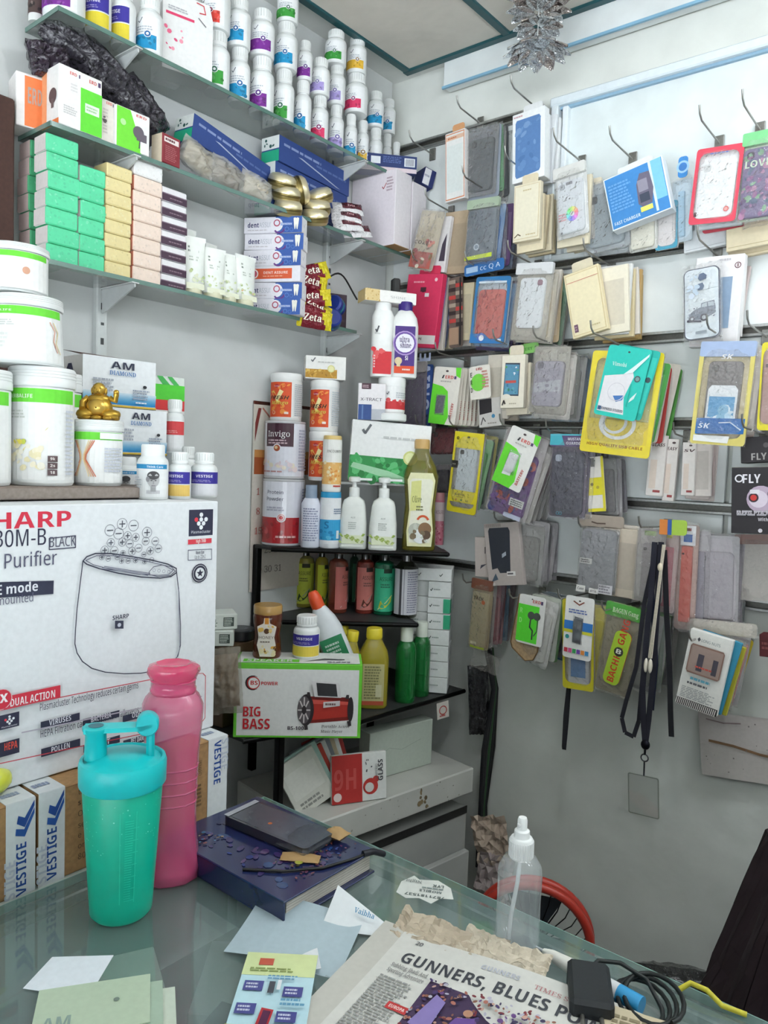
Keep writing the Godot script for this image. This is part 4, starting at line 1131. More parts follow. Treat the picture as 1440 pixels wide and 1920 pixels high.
	var tubs := [
		[Vector3(-1.0779,1.4495,0.27), 0.0448,0.1641, shake, 1.0, "tall white powder tub with a milky drink picture, lowest on the board"],
		[Vector3(-1.1647,1.4495,0.27), 0.0413,0.1527, beige, 1.0, "tall white powder tub cut off by the frame edge, lowest on the board"],
		[Vector3(-1.0034,1.4495,0.17), 0.0396,0.1691, beige, 1.0, "white powder tub standing at the wall behind the one with a milky drink"]]
	for t in tubs: tub(t[5 - 0] if t.size() > 5 else t[4], t[0], t[1], t[2], t[3])
	var t2 = [Vector3(-1.0989,1.6117,0.26), 0.0492,0.0935]
	tub("squat white powder tub with orange line figures, middle of the tub pile", Vector3(t2[0].x, Y + 0.001 + tubs[0][2],0.262), t2[1], t2[2], figure, 1.08)
	var t3 = [Vector3(-1.1123,1.7029,0.26), 0.043,0.0621]
	tub("white powder tub with a bright green band on top of the tub pile", Vector3(t3[0].x, Y + 0.003 + tubs[0][2] + t2[2],0.262), t3[1], t3[2] * 1.03, beige)
	var tx = [Vector3(-0.9959,1.4495,0.28), 0.036,0.0964]
	tub("short white powder tub with an orange hourglass figure, carrying the gold statuette", tx[0], tx[1], tx[2], func(a: Art) -> void:
		for s in [-1.0,1.0]:
			for k in 4: a.l([[0.36 + s * (0.17 - k * 0.025), 0.82],[0.36 + s * (0.06 - k * 0.012), 0.55],[0.36 + s * (0.05 - k * 0.01), 0.45],[0.36 + s * (0.19 - k * 0.03), 0.12]],0.018,["d9714f", "e0936a", "e8b98a", "eed8a8"][k])
		a.r(0.6,0.86,1,0.98, "eff0ee").bars(0.66,0.2,0.96,0.7,8, "c6cbd6", 3))
	buddha(tx[0] + Vector3(0, tx[2] + 0.0006,0))
	# gem boxes behind
	var am := func(f: Art, l: Art, t: Art, r: Art) -> void:
		f.r(0,0,1,1, "e9ecee")
		for k in 10: f.r(0,0.06 + k * 0.024,1,0.086 + k * 0.024, mixc("1c84c4", "dfe8ee", k / 10.0))
		f.r(0,0.0,1,0.05, "d3b23e").r(0,0.0,1,0.012, "40382c")
		f.t("AM", 0.52,0.78,0.14, "2a2c44", 0.5,0.32,1).t("DIAMOND", 0.52,0.65,0.085, "3f74b0", 0.5,0.36,4)
		f.bars(0.12,0.3,0.42,0.58,4, "a9aeb8", 4).c(0.83,0.46,0.045, "2c2c34", 0.75).bars(0.66,0.18,0.9,0.4,4, "9aa4b4", 6).bars(0.7,0.1,0.9,0.15,1, "dfe8f0", 2)
		l.r(0.0,0.0,1,1, "c9c6c2").p([[0.2,0.35],[0.5,0.85],[0.62,0.85],[0.82,0.35],[0.68,0.35],[0.6,0.5],[0.4,0.5],[0.34,0.35]], "2d3148").r(0,0,1,0.18, "4a78a0")
	var a1 = [Vector3(-0.9114,1.5717,0.2), 0.1272,0.0796]
	var a2 = [Vector3(-0.8826,1.4959,0.21), 0.108,0.076]
	carton("plain_carton", "plain white carton under the gem boxes behind the pill bottles", Vector3(a2[0].x - 0.01,1.4305,0.15), Vector3(a2[1] + 0.03, a2[0].y - 1.431,0.1), 0, lin("dcdfe0"))
	carton("gem_box", "lower blue and white gem box behind the short tub", a2[0] - Vector3(0,0,0.045), Vector3(a2[1], a2[2],0.09), 0, lin("dfe2e4"), am, "blue and white gem boxes")
	var g1 := carton("gem_box", "upper blue and white gem box with its lid ajar", Vector3(a1[0].x, a2[0].y + a2[2] + 0.0005,0.155), Vector3(a1[1], a1[2],0.1), -4, lin("dfe2e4"), am, "blue and white gem boxes")
	var fl := MB.new()
	fl.quad(Vector3(-a1[1] * 0.5, a1[2],0.05), Vector3(a1[1] * 0.5, a1[2],0.05), Vector3(a1[1] * 0.5, a1[2] + 0.003,-0.045), Vector3(-a1[1] * 0.45, a1[2] + 0.016,-0.045), lin("cfcac6"))
	fl.quad(Vector3(-a1[1] * 0.45, a1[2] + 0.015,-0.045), Vector3(a1[1] * 0.5, a1[2] + 0.002,-0.045), Vector3(a1[1] * 0.5, a1[2] - 0.001,0.05), Vector3(-a1[1] * 0.5, a1[2] - 0.001,0.05), lin("6a4a44"))
	part("lid_flap", fl, "paper", g1)
	var gr = [Vector3(-0.7889,1.5785,0.13), 0.0429,0.0654]
	carton("striped_box", "green and red packet sticking out behind the gem boxes", Vector3(gr[0].x, a2[0].y + a2[2] + 0.001,0.13), Vector3(gr[1] + 0.03, gr[2],0.05), -8, lin("dfe6df"), func(f, l, t, r):
		f.r(0,0.36,1,0.78, "55d23c").r(0,0.08,1,0.36, "dc3a3a").r(0,0,1,0.08, "e8e4e2").p([[0.4,0.78],[0.6,0.78],[0.4,1],[0.25,1]], "4db85a").p([[0.7,0.78],[0.85,0.78],[0.65,1],[0.52,1]], "4db85a"))
	# pill bottles in front of the gem boxes
	var b0 = [Vector3(-0.8049,1.5037,0.2), 0.0164,0.0911]
	carton("plain_carton", "white carton carrying the red labelled bottle behind the navy labelled ones", Vector3(b0[0].x + 0.012,1.4305,0.2), Vector3(0.062, b0[0].y - 1.431,0.06), 0, lin("d9dcdd"))
	pill_bottle("white pill bottle with thin red label bars standing behind the others", b0[0], b0[1], b0[2],["d8454a", "eff0f2"], "pill bottles on the appliance carton", "pill_bottle", -40)
	face_bottle("white bottle with a man's portrait label, half hidden by the board's end", Vector3(-0.9213,1.4305,0.235), 0.0207,0.0623)
	face_bottle("white bottle with a man's grey portrait under a blue band", Vector3(-0.9353,1.4305,0.33), 0.0231,0.0828)
	var nb := ["white pill bottle with navy label and an orange corner beside the portrait bottle", "white pill bottle with navy label at the carton's end edge"]
	var np := [[Vector3(-0.8899,1.4305,0.335), 0.0175,0.073],[Vector3(-0.8395,1.4305,0.33), 0.0212,0.0737]]
	for i in 2: pill_bottle(nb[i], np[i][0], np[i][1], np[i][2],["3a2f96", "e8c46a" if i == 0 else "e6e6ea"], "navy labelled bottles on the appliance carton", "pill_bottle", -50 + i * 20,0.72, "VESTIGE")
	pill_bottle("white pill bottle with a green leaf peeping out behind the navy labelled ones", Vector3(-0.8118,1.4305,0.25), 0.0142,0.083,["4f9a3e"], "", "pill_bottle")

func face_bottle(label: String, p: Vector3, r: float, h: float) -> void:
	var hb := h * 0.78
	var body := MB.new().lathe([[r * 0.94,0],[r, r * 0.12],[r, hb * 0.86],[r * 0.94, hb * 0.93],[r * 0.76, hb]], lin("e9eceb"), 28)
	var cap := MB.new().lathe([[r * 0.76, hb],[r * 0.76, h * 0.97],[r * 0.7, h],[0, h]], lin("eff1f0"), 28)
	var lab := MB.new()
	var a := band(lab, Vector3(0, hb * 0.06,0), r * 1.004, r * 1.004, hb * 0.8, deg_to_rad(-125), deg_to_rad(25))
	a.r(0,0,1,1, "eef0f0").r(0,0.82,1,0.95, "2e8fc4").t("Think Care", 0.66,0.85,0.06, "e8f2fa", 0.5,0.4,1)
	var g := "77777a"
	a.r(0.46,0.1,0.78,0.2, "c9c9cb").r(0.56,0.16,0.68,0.32, "a9a9ab").c(0.62,0.5,0.17, "bcbcbd", 1.25).c(0.62,0.63,0.165, "4a4a4d", 0.75).r(0.56,0.47,0.6,0.5, "5d5d60").r(0.65,0.47,0.69,0.5, "5d5d60").r(0.61,0.38,0.635,0.48, "a2a2a4").r(0.58,0.32,0.67,0.345, "86868a").c(0.5,0.52,0.05, "8c8c8f", 1.6)
	a.bars(0.08,0.25,0.36,0.6,5, "c2c6cc", 4)
	thing("portrait_bottle", label, "bottle", at(p), [["body", body, "plastic"],["cap", cap, "plastic"],["body>paper_label", lab, "paper"]], "portrait labelled bottles")

func buddha(p: Vector3) -> void:
	var g := lin("c09a3e")
	var body := MB.new()
	body.blob(Vector3(0,0.0165,0), Vector3(0.019,0.016,0.016), g, 0.06,3)
	body.blob(Vector3(-0.017,0.008,0.004), Vector3(0.014,0.0075,0.013), g, 0.12,4).blob(Vector3(0.017,0.008,0.004), Vector3(0.014,0.0075,0.013), g, 0.12,5)
	body.blob(Vector3(0,0.028,0), Vector3(0.016,0.008,0.012), g, 0.08,6)
	body.tube([Vector3(-0.015,0.03,0), Vector3(-0.022,0.023,0.004), Vector3(-0.02,0.014,0.012)],0.0045, g, 8).tube([Vector3(0.015,0.03,0), Vector3(0.023,0.027,0.002), Vector3(0.024,0.036,0.003)],0.0042, g, 8)
	body.blob(Vector3(0.024,0.038,0.003), Vector3(0.004,0.004,0.004), g, 0.1,7,1.5,8,6)
	var head := MB.new()
	head.blob(Vector3(0,0.041,0.002), Vector3(0.0095,0.0095,0.009), lin("c8a248"), 0.0)
	head.blob(Vector3(-0.0095,0.039,0.001), Vector3(0.002,0.005,0.003), g, 0.0,1,1,8,6).blob(Vector3(0.0095,0.039,0.001), Vector3(0.002,0.005,0.003), g, 0.0,1,1,8,6)
	head.blob(Vector3(0,0.0395,0.011), Vector3(0.002,0.0022,0.002), g, 0.0,1,1,8,6).blob(Vector3(0,0.0355,0.0095), Vector3(0.004,0.0014,0.002), lin("7d5f22"), 0.0,1,1,8,6)
	head.blob(Vector3(-0.0035,0.0425,0.0095), Vector3(0.0014,0.0009,0.001), lin("5f4718"), 0.0,1,1,6,5).blob(Vector3(0.0035,0.0425,0.0095), Vector3(0.0014,0.0009,0.001), lin("5f4718"), 0.0,1,1,6,5)
	var base := MB.new()
	for k in 9:
		var a := TAU * k / 9.0
		base.blob(Vector3(sin(a) * 0.022,0.003, cos(a) * 0.014), Vector3(0.008,0.0035,0.006), lin("b08a34"), 0.2, k, 2.0,8,6)
	var belly := MB.new().blob(Vector3(0,0.017,0.006), Vector3(0.014,0.0125,0.012), lin("d0ab52"), 0.0)
	belly.blob(Vector3(0,0.016,0.0178), Vector3(0.0012,0.0012,0.0006), lin("6d5220"), 0.0,1,1,6,5)
	thing("gold_statuette", "small gold laughing monk statuette sitting on the short white tub", "statuette", at(p, -45).scaled_local(Vector3(1.05,1.1,1.05)), [["body", body, "foil_gold"],["head", head, "foil_gold"],["belly", belly, "foil_gold"],["base", base, "foil_gold"]])

func struct_counter() -> void:
	var b := MB.new().box(Vector3(-1.35,0.4725,0.232), Vector3(0.9 + 0.06,0.945,0.44), lin("8f958f"), 0.002)
	var t := MB.new().box(Vector3(-1.35,0.95,0.232), Vector3(0.97,0.01,0.436), lin("b9c2bd"), 0.001)
	thing("side_counter", "low laminate side counter along the shelf wall under the shipping cartons", "counter", at(Vector3.ZERO), [["body", b, "laminate"],["top", t, "laminate"]])

func lathed(called: String, label: String, category: String, p: Vector3, yaw: float, body: Array, bcol, bmat: String, cap: Array, ccol, cmat: String, art = null, group := "", pw := 2.0, extra := []) -> Node3D:
	var b := MB.new().lathe(body, bcol, 32, pw)
	var c := MB.new().lathe(cap, ccol, 28)
	var pieces := [["body", b, bmat],["cap", c, cmat]]
	if art != null:
		var l := MB.new()
		art.call(l)
		pieces.append(["body>paper_label", l, "paper"])
	return thing(called, label, category, at(p, yaw), pieces + extra, group)

func corner_rack() -> void:
	# black iron corner rack: three tiers, posts, a drawer cabinet below
	var blk := lin("232325")
	var tiers := MB.new()
	var up := PackedVector2Array([Vector2(-0.455,-0.02), Vector2(-0.455,-0.075), Vector2(-0.19,-0.368), Vector2(-0.14,-0.32), Vector2(-0.03,-0.2), Vector2(-0.02,-0.02)])
	var lo := PackedVector2Array([Vector2(-0.645,-0.02), Vector2(-0.645,-0.215), Vector2(-0.40,-0.305), Vector2(-0.045,-0.335), Vector2(-0.02,-0.02)])
	var mid := PackedVector2Array([Vector2(-0.43,-0.02), Vector2(-0.43,-0.09), Vector2(-0.225,-0.315), Vector2(-0.17,-0.24), Vector2(-0.15,-0.02)])
	var root := Node3D.new()
	root.name = numbered("corner_rack")
	add_child(root)
	tag(root, "black iron corner rack of three tiers packed with bottles and cartons", "rack")
	var n := 0
	for t in [[up, 1.3],[mid, 1.135],[lo, 0.949]]:
		var m := MB.new()
		m.xf = Transform3D(Basis(Vector3(1,0,0), -PI / 2), Vector3(0, t[1],0))
		var fl := PackedVector2Array()
		for q in t[0]: fl.append(Vector2(q.x, q.y))
		m.prism(fl, -0.006,0.0, lin("3a3b3d"), blk)
		part("shelf", m, "rubber", root)
		var e := MB.new()
		for i in [1,2]:
			var a: Vector2 = t[0][i]; var b: Vector2 = t[0][(i + 1)]
			e.tube([Vector3(a.x, t[1] - 0.004,-a.y), Vector3(b.x, t[1] - 0.004,-b.y)],0.0055, blk, 8)
		part("front_bar", e, "metal", root)
	for q in [[-0.575,0.245,0.0,0.945],[-0.012,0.012,0.0,1.32],[-0.44,0.012,0.77,1.3]]:
		part("post", MB.new().box(Vector3(q[0], (q[2] + q[3]) * 0.5, q[1]), Vector3(0.016, q[3] - q[2],0.016), blk, 0.002), "metal", root)
	var riser := MB.new().box(Vector3(0,0.147,0), Vector3(0.25,0.006,0.11), lin("d9dad6"), 0.001)
	for sx in [-0.12,0.12]:
		for sz in [-0.05,0.05]: riser.box(Vector3(sx, 0.072, sz), Vector3(0.006,0.145,0.006), lin("3a3a3c"))
	thing("display_riser", "small white riser shelf behind the pump bottles on the top tier", "riser", at(Vector3(-0.215,1.3005,0.165), -45), [["body", riser, "plastic"]])
	rack_top()
	rack_mid()
	rack_low()
	cabinet()

func tin(called: String, label: String, p: Vector3, r: float, h: float, yaw: float, fn) -> void:
	var b := MB.new().lathe([[r * 0.97,0],[r, 0.002],[r, 0.004],[r * 0.985,0.006],[r * 0.985, h - 0.006],[r, h - 0.004],[r, h - 0.001],[r * 0.95, h],[r * 0.93, h - 0.003],[0, h - 0.003]],[lin("b9b9bc"), lin("c9c9cc"), lin("b9b9bc"), lin("dcdce6"), lin("b9b9bc"), lin("c9c9cc"), lin("c9c9cc"), lin("b5b5b8"), lin("c0c0c2")],40)
	var l := MB.new()
	var a := band(l, Vector3(0,0.006,0), r * 0.987, r * 0.987, h - 0.012,-1.7,1.7)
	a.r(0,0,1,1, "e0e0ea")
	fn.call(a)
	thing(called, label, "tin", at(p, yaw), [["body", b, "gloss"],["body>paper_label", l, "gloss"]])

func rack_top() -> void:
	var t0 = [Vector3(-0.3922,1.301,0.0429), 0.0482,0.1516]
	tin("powder_tin", "lilac and red protein powder tin at the left foot of the top tier", t0[0], t0[1], t0[2],-52, func(a):
		a.r(0,0,0.8,0.42, "b3262e").t("Protein", 0.42,0.8,0.055, "44485f", 0.5,0.24,0).t("Powder", 0.42,0.69,0.055, "44485f", 0.5,0.26,0)
		a.dots(0.1,0.05,0.75,0.38,26,0.05,["8f1e26", "c8434a", "a02a30"],3).c(0.52,0.42,0.075, "e9e6e8").c(0.52,0.42,0.055, "d0484c").ring(0.52,0.42,0.045,0.012, "f0e8e8").bars(0.3,0.52,0.6,0.6,2, "a9aabc", 3).bars(0.84,0.05,0.99,0.9,18, "9a9cb4", 5).bars(0.45,0.08,0.75,0.14,1, "e0a8a8", 4))
	var t1 = [Vector3(-0.3919,1.301,0.0452), 0.0463,0.283]
	var ih: float = t1[2] - t0[2] - 0.001
	tin("powder_tin", "lilac tin with a plum label stacked on the protein powder tin", t0[0] + Vector3(0, t0[2] + 0.0006,0), t0[1] * 0.97, ih, -50, func(a):
		a.r(0.22,0.56,0.66,1.0, "4b2c38").t("Invigo", 0.43,0.74,0.105, "ece6e8", 0.5,0.34,2).bars(0.27,0.6,0.62,0.7,2, "c8aab2", 3).c(0.42,0.53,0.08, "e4e2ea").c(0.42,0.53,0.062, "a8573a").c(0.41,0.54,0.03, "e2c79a").dots(0.12,0.12,0.7,0.3,22,0.05,["e8d6d6", "dccbd2", "e6dcc8"],4).bars(0.16,0.06,0.6,0.11,1, "b98a8a", 2).bars(0.74,0.1,0.98,0.9,14, "a8a9bc", 6))
	# orange fruit drink jars
	var jar := func(label: String, p: Vector3, r: float, h: float, yaw: float) -> void:
		lathed("drink_jar", label, "jar", p, yaw, [[r * 0.93,0],[r * 0.97,0.003],[r * 0.97, h * 0.86],[r * 0.9, h * 0.88]], lin("ebecea"), "plastic", [[r * 0.99, h * 0.86],[r, h * 0.88],[r, h * 0.97],[r * 0.95, h],[0, h]], lin("f1f1ef"), "plastic", func(l):
			var a := band(l, Vector3(0, h * 0.06,0), r * 0.975, r * 0.975, h * 0.76,-1.5,1.6)
			a.r(0,0,1,1, "eceae8").r(0.1,0.02,0.64,0.98, "e0562a").dots(0.12,0.1,0.62,0.9,20,0.07,["e8742f", "d9481f", "ef9440"],5).c(0.33,0.87,0.07, "c02a3a", 0.7).t("Vestige", 0.33,0.85,0.03, "f0d8d4", 0.5,0.14,0)
			a.p([[0.18,0.72],[0.26,0.74],[0.42,0.42],[0.34,0.4]], "f2d36a").p([[0.4,0.78],[0.48,0.72],[0.36,0.44],[0.3,0.5]], "f6e6a8").t("FRESH", 0.36,0.5,0.1, "3c2c1e", 0.5,0.4,1,0.3).t("Mango", 0.38,0.36,0.09, "e4cf5a", 0.5,0.36,4,0.3).ring(0.28,0.14,0.05,0.01, "f2dcc8").r(0.5,0.1,0.58,0.16, "f2e2d6").bars(0.7,0.05,0.97,0.95,16, "b9c0c6", 7), "orange labelled drink jars")
	var j0 = [Vector3(-0.3981,1.301,0.0545), 0.0344,0.39]
	jar.call("white jar with an orange mango label on top of the two lilac tins", t0[0] + Vector3(0, t0[2] + ih + 0.001,0), t0[1] * 0.76, j0[2] - t0[2] - ih - 0.001,-52)
	var R := 1.4515
	var q0 = [Vector3(-0.3283,1.4515,0.1032), 0.0334,0.1122]
	var q1 = [Vector3(-0.3283,1.4515,0.1032), 0.0334,0.2287]
	jar.call("white jar with an orange mango label standing on the riser", q0[0], q0[1], q0[2],-50)
	jar.call("white jar with an orange mango label, second on the riser under the gold carton", q0[0] + Vector3(0, q0[2] + 0.0005,0), q0[1], q1[2] - q0[2] - 0.0005,-56)
	var bx = [Vector3(-0.3462,1.4515,0.1254), 0.1096,0.278]
	var gold := func(f: Art, l: Art, t: Art, r: Art) -> void:
		f.r(0,0.05,0.78,0.42, "b98a2c").dots(0.02,0.08,0.76,0.4,20,0.08,["cfa040", "a07420", "d9b45a"],3).c(0.63,0.46,0.16, "d4cf8a").c(0.63,0.46,0.12, "e3dfa8").l([[0.14,0.8],[0.17,0.74],[0.23,0.9]],0.05, "6a6d70").bars(0.3,0.68,0.75,0.78,1, "c3c3bf", 4)
	var q1h: float = q1[2]
	carton("tea_carton", "white and gold carton balanced on the two stacked orange jars", q0[0] + Vector3(-0.003, q1h + 0.001,0.0), Vector3(0.092,0.052,0.05), -40, lin("e9e8e4"), gold)
	# green carton, lid, jar, bottles above the pump bottles
	var gc = [Vector3(0.2143,1.4515,-0.188), 0.1953,0.1528]
	carton("tea_carton", "white and green carton with a wavy band leaning above the pump bottles", Vector3(-0.238, R, 0.222), Vector3(gc[1] * 0.93, gc[2] * 0.9,0.05), -46, lin("e9eae8"), func(f, l, t, r):
		f.r(0,0.0,0.96,0.42, "2f8f4a").dots(0.02,0.03,0.94,0.4,46,0.07,["3fa85a", "257a3c", "5cba74"],6).p([[0.05,0.3],[0.5,0.2],[0.92,0.02],[0.8,0.0],[0.4,0.1],[0.02,0.22]], "9fd0a8").c(0.76,0.44,0.12, "cfd488").c(0.76,0.44,0.09, "e2e6ac").l([[0.14,0.84],[0.17,0.79],[0.23,0.93]],0.04, "6a6d70").bars(0.4,0.72,0.88,0.78,1, "c3c5c4", 4), "", "box", 0,-3)
	var gy: float = R + gc[2] * 0.9 + 0.004
	var lid := MB.new().lathe([[0.031,0],[0.033,0.002],[0.033,0.012],[0.031,0.014],[0,0.014]], lin("eceeed"), 32)
	thing("round_tray", "flat round white lid lying on the green banded carton", "lid", at(Vector3(-0.236, gy, 0.226), 0).scaled_local(Vector3(1.1,1.2,1.1)), [["body", lid, "plastic"]])
	var wj = [Vector3(0.2803,1.4515,-0.2221), 0.0452,0.3034]
	var wy := gy + 0.0175
	lathed("drink_jar", "white jar with a red splash band on the flat round lid", "jar", Vector3(-0.222, wy, 0.215), -50,[[0.03,0],[0.031,0.003],[0.031,0.062],[0.029,0.064]], lin("eaebea"), "plastic", [[0.0315,0.062],[0.032,0.064],[0.032,0.08],[0.03,0.083],[0,0.083]], lin("f0f1f0"), "plastic", func(l):
		band(l, Vector3(0,0.004,0), 0.0313,0.0313,0.056,-1.5,1.5).r(0,0,1,1, "ecedec").r(0.3,0.1,1,0.42, "c8343a").dots(0.3,0.3,1,0.48,14,0.09,["c8343a", "d8585a"],3).c(0.4,0.74,0.09, "d8d9da").l([[0.38,0.74],[0.4,0.7],[0.43,0.8]],0.03, "4a4d52").bars(0.6,0.55,0.95,0.8,3, "bfc3c8", 2))
	carton("supplement_box", "white carton with a plum corner and navy capsule behind the red splash jar", Vector3(-0.275, gy, 0.2), Vector3(0.062,0.082,0.03), -48, lin("e8e4e6"), func(f, l, t, r):
		f.r(0.12,0.84,0.46,1, "4b2c38").bars(0.15,0.87,0.43,0.96,2, "c8aab2", 2).t("X-TRACT", 0.48,0.52,0.08, "3d3440", 0.5,0.78,0).r(0.02,0.0,0.5,0.42, "33518c").r(0.14,0.02,0.2,0.4, "5d7ab0").r(0.5,0.0,1,0.3, "b9bcc4"))
	var uy := wy + 0.0835
	var us := 0.172
	lathed("cleaner_bottle", "white cleaner bottle with a purple oval label and purple cap", "bottle", Vector3(-0.207, uy, 0.235), -48,[[0.029,0.02,0],[0.031,0.021,0.004],[0.031,0.021, us * 0.68],[0.027,0.02, us * 0.79],[0.018,0.017, us * 0.87],[0.014,0.014, us * 0.89]], lin("e9eae8"), "plastic", [[0.0165, us * 0.86],[0.0165, us * 0.985],[0.015, us],[0, us]], lin("3c2a7c"), "plastic", func(l):
		var a := face(l, Vector3(0, us * 0.36,0.0212), Vector3(0.046,0,0), Vector3(0, us * 0.62,0))
		a.r(0,0,1,1, "4a2d7e").r(0,0,1,0.16, "e0512e").c(0.5,0.64,0.26, "b49ad0").c(0.5,0.64,0.235, "6a4a9c").c(0.5,0.64,0.2, "e9e6f0").t("ultra", 0.48,0.66,0.11, "4a3a6a", 0.5,0.5,4).t("shine", 0.54,0.54,0.11, "4a3a6a", 0.5,0.54,4).c(0.2,0.26,0.08, "d9c39a").r(0.12,0.14,0.3,0.28, "d8c9a0").t("Si", 0.6,0.28,0.09, "f0ecf4", 0.5,0.14,1).bars(0.4,0.05,0.9,0.11,1, "f2d8cc", 2), "", 3.0)
	lathed("cleaner_bottle", "tall plain white bottle with a red foot band behind the purple capped one", "bottle", Vector3(-0.245, uy, 0.2), -46,[[0.024,0.019,0],[0.025,0.02,0.003],[0.025,0.02, us * 0.8],[0.02,0.017, us * 0.87]], lin("ebecea"), "plastic", [[0.0185, us * 0.86],[0.0185, us * 0.96],[0.017, us * 0.97],[0, us * 0.97]], lin("eff0ef"), "plastic", func(l):
		face(l, Vector3(0, us * 0.4,0.0202), Vector3(0.042,0,0), Vector3(0, us * 0.74,0)).r(0,0,1,0.4, "d23038").dots(0,0.3,1,0.44,12,0.05,["d23038", "e05a5c"],2).l([[0.1,0.78],[0.16,0.74],[0.26,0.84]],0.025, "4a4d52").t("VESTIGE", 0.2,0.7,0.02, "5a5d62", 0.5,0.3,0).bars(0.03,0.1,0.12,0.34,5, "f0d6d6", 2), "", 3.0)
	carton("cream_carton", "flat cream carton with a speckled end lying over the white bottles", Vector3(-0.232, uy + us * 0.972,0.2), Vector3(0.125,0.026,0.05), -30, lin("eeece8"), func(f, l, t, r):
		f.r(0,0.0,0.28,1, "dcc48c").dots(0,0,0.28,1,18,0.1,["c9a768", "e9d9b0"],3).t("SHINE", 0.64,0.36,0.2, "b9b6b4", 0.5,0.3,0)
		l.r(0,0,1,1, "dcc48c"))
	carton("plug_adapter", "small black plug lying over the flat cream carton", Vector3(-0.21, uy + us * 0.972 + 0.0265,0.205), Vector3(0.018,0.035,0.02), -30, lin("1f1f21"), null, "", "plug", 0,0,0.003, "rubber")
	# small bottles on the tier
	var b0 = [Vector3(-0.3778,1.301,0.1187), 0.0218,0.1405]
	lathed("lotion_bottle", "slim white bottle with a pale grey cap beside the protein tin", "bottle", b0[0],-48,[[b0[1] * 0.95,0],[b0[1],0.003],[b0[1], b0[2] * 0.7],[b0[1] * 0.7, b0[2] * 0.79]], lin("dfe2ee"), "plastic", [[b0[1] * 0.62, b0[2] * 0.79],[b0[1] * 0.6, b0[2]],[0, b0[2]]], lin("8fa0b4"), "plastic", func(l): band(l, Vector3(0,0.01,0), b0[1] * 1.005, b0[1] * 1.005, b0[2] * 0.6,-1.2,1.2).bars(0.15,0.05,0.9,0.95,14, "8f94b0", 3))
	var b1 = [Vector3(-0.346,1.301,0.1494), 0.0237,0.1262]
	lathed("lotion_bottle", "white bottle with blue bands carrying the orange sprayer", "bottle", b1[0],-48,[[b1[1] * 0.95,0],[b1[1],0.003],[b1[1], b1[2] * 0.9]], lin("e9ebee"), "plastic", [[b1[1] * 0.99, b1[2] * 0.9],[b1[1] * 0.97, b1[2]],[0, b1[2]]], lin("2f9ccc"), "plastic", func(l):
		band(l, Vector3(0,0.01,0), b1[1] * 1.005, b1[1] * 1.005, b1[2] * 0.8,-1.6,1.6).r(0,0,1,1, "eef0f2").r(0.1,0.08,0.9,0.54, "37a5d8").t("S", 0.4,0.34,0.16, "1c7ab0", 0.5,0.14,1).dots(0.2,0.1,0.6,0.3,8,0.06,["1f86bc", "58bce4"],3).r(0.7,0.12,0.8,0.3, "e6eef2").bars(0.6,0.66,0.9,0.8,3, "7d90a8", 2))
	var b2 = [Vector3(-0.3414,1.301,0.1559), 0.0206,0.2535]
	var oh: float = b2[2] - b1[2] - 0.001
	lathed("lotion_bottle", "white and orange speckled bottle standing on the blue banded one", "bottle", b1[0] + Vector3(0, b1[2] + 0.0005,0), -48,[[b1[1] * 0.86,0],[b1[1] * 0.9,0.003],[b1[1] * 0.9, oh * 0.93]], lin("eceae4"), "plastic", [[b1[1] * 0.88, oh * 0.93],[b1[1] * 0.86, oh * 0.985],[b1[1] * 0.8, oh],[0, oh]], lin("e0c27a"), "plastic", func(l):
		band(l, Vector3(0,0.004,0), b1[1] * 0.906, b1[1] * 0.906, oh * 0.88,-1.6,1.6).r(0,0,1,1, "efeeea").r(0,0.12,1,0.56, "f0bd72").dots(0,0.14,1,0.6,40,0.035,["f4d49a", "e79a4a", "f2e2b8"],4).t("ENCOUNTER", 0.6,0.76,0.05, "53504c", 0.5,0.5,0).r(0.56,0.07,0.84,0.1, "c8493a"))
	var pl := ["white pump bottle with a fern print next to the blue banded bottle", "white pump bottle with a fern print next to the olive oil"]
	var pp := [[Vector3(-0.3092,1.301,0.1874), 0.0329,0.163],[Vector3(-0.274,1.301,0.246), 0.0333,0.1632]]
	for i in 2:
		var r: float = pp[i][1]; var h: float = pp[i][2]
		var pump := MB.new().lathe([[r * 0.36, h * 0.71],[r * 0.36, h * 0.84],[r * 0.3, h * 0.85],[r * 0.16, h * 0.855],[r * 0.16, h * 0.92],[r * 0.4, h * 0.93],[r * 0.42, h * 0.985],[r * 0.3, h],[0, h]], lin("eceeec"), 24)
		pump.box(Vector3(r * 0.7, h * 0.965,0.0), Vector3(r * 1.0, r * 0.16, r * 0.3), lin("eceeec"), 0.001)
		var l := MB.new()
		var a := face(l, Vector3(0, h * 0.33, r * 0.62 + 0.0004), Vector3(r * 1.55,0,0), Vector3(0, h * 0.6,-r * 0.06))
		a.t("ALOE", 0.5,0.66,0.035, "6f7671", 0.5,0.2,0).bars(0.3,0.4,0.7,0.58,4, "b4bab5", 3 + i)
		a.r(0.03,0.07,0.97,0.27, "dfe6c6")
		for k in 34:
			var u := 0.04 + 0.92 * fmod(k * 0.377,1.0); var v := 0.08 + 0.18 * fmod(k * 0.618,1.0)
			var s := 1.0 if k % 2 else -1.0
			a.p([[u, v],[u + s * 0.07, v + 0.06],[u + s * 0.17, v + 0.05],[u + s * 0.09, v + 0.008]],["a3b85e", "bccb80", "8aa448"][k % 3])
			a.lay -= 0.93
		a.r(0.02,0.0,0.98,0.06, "e6e9e0")
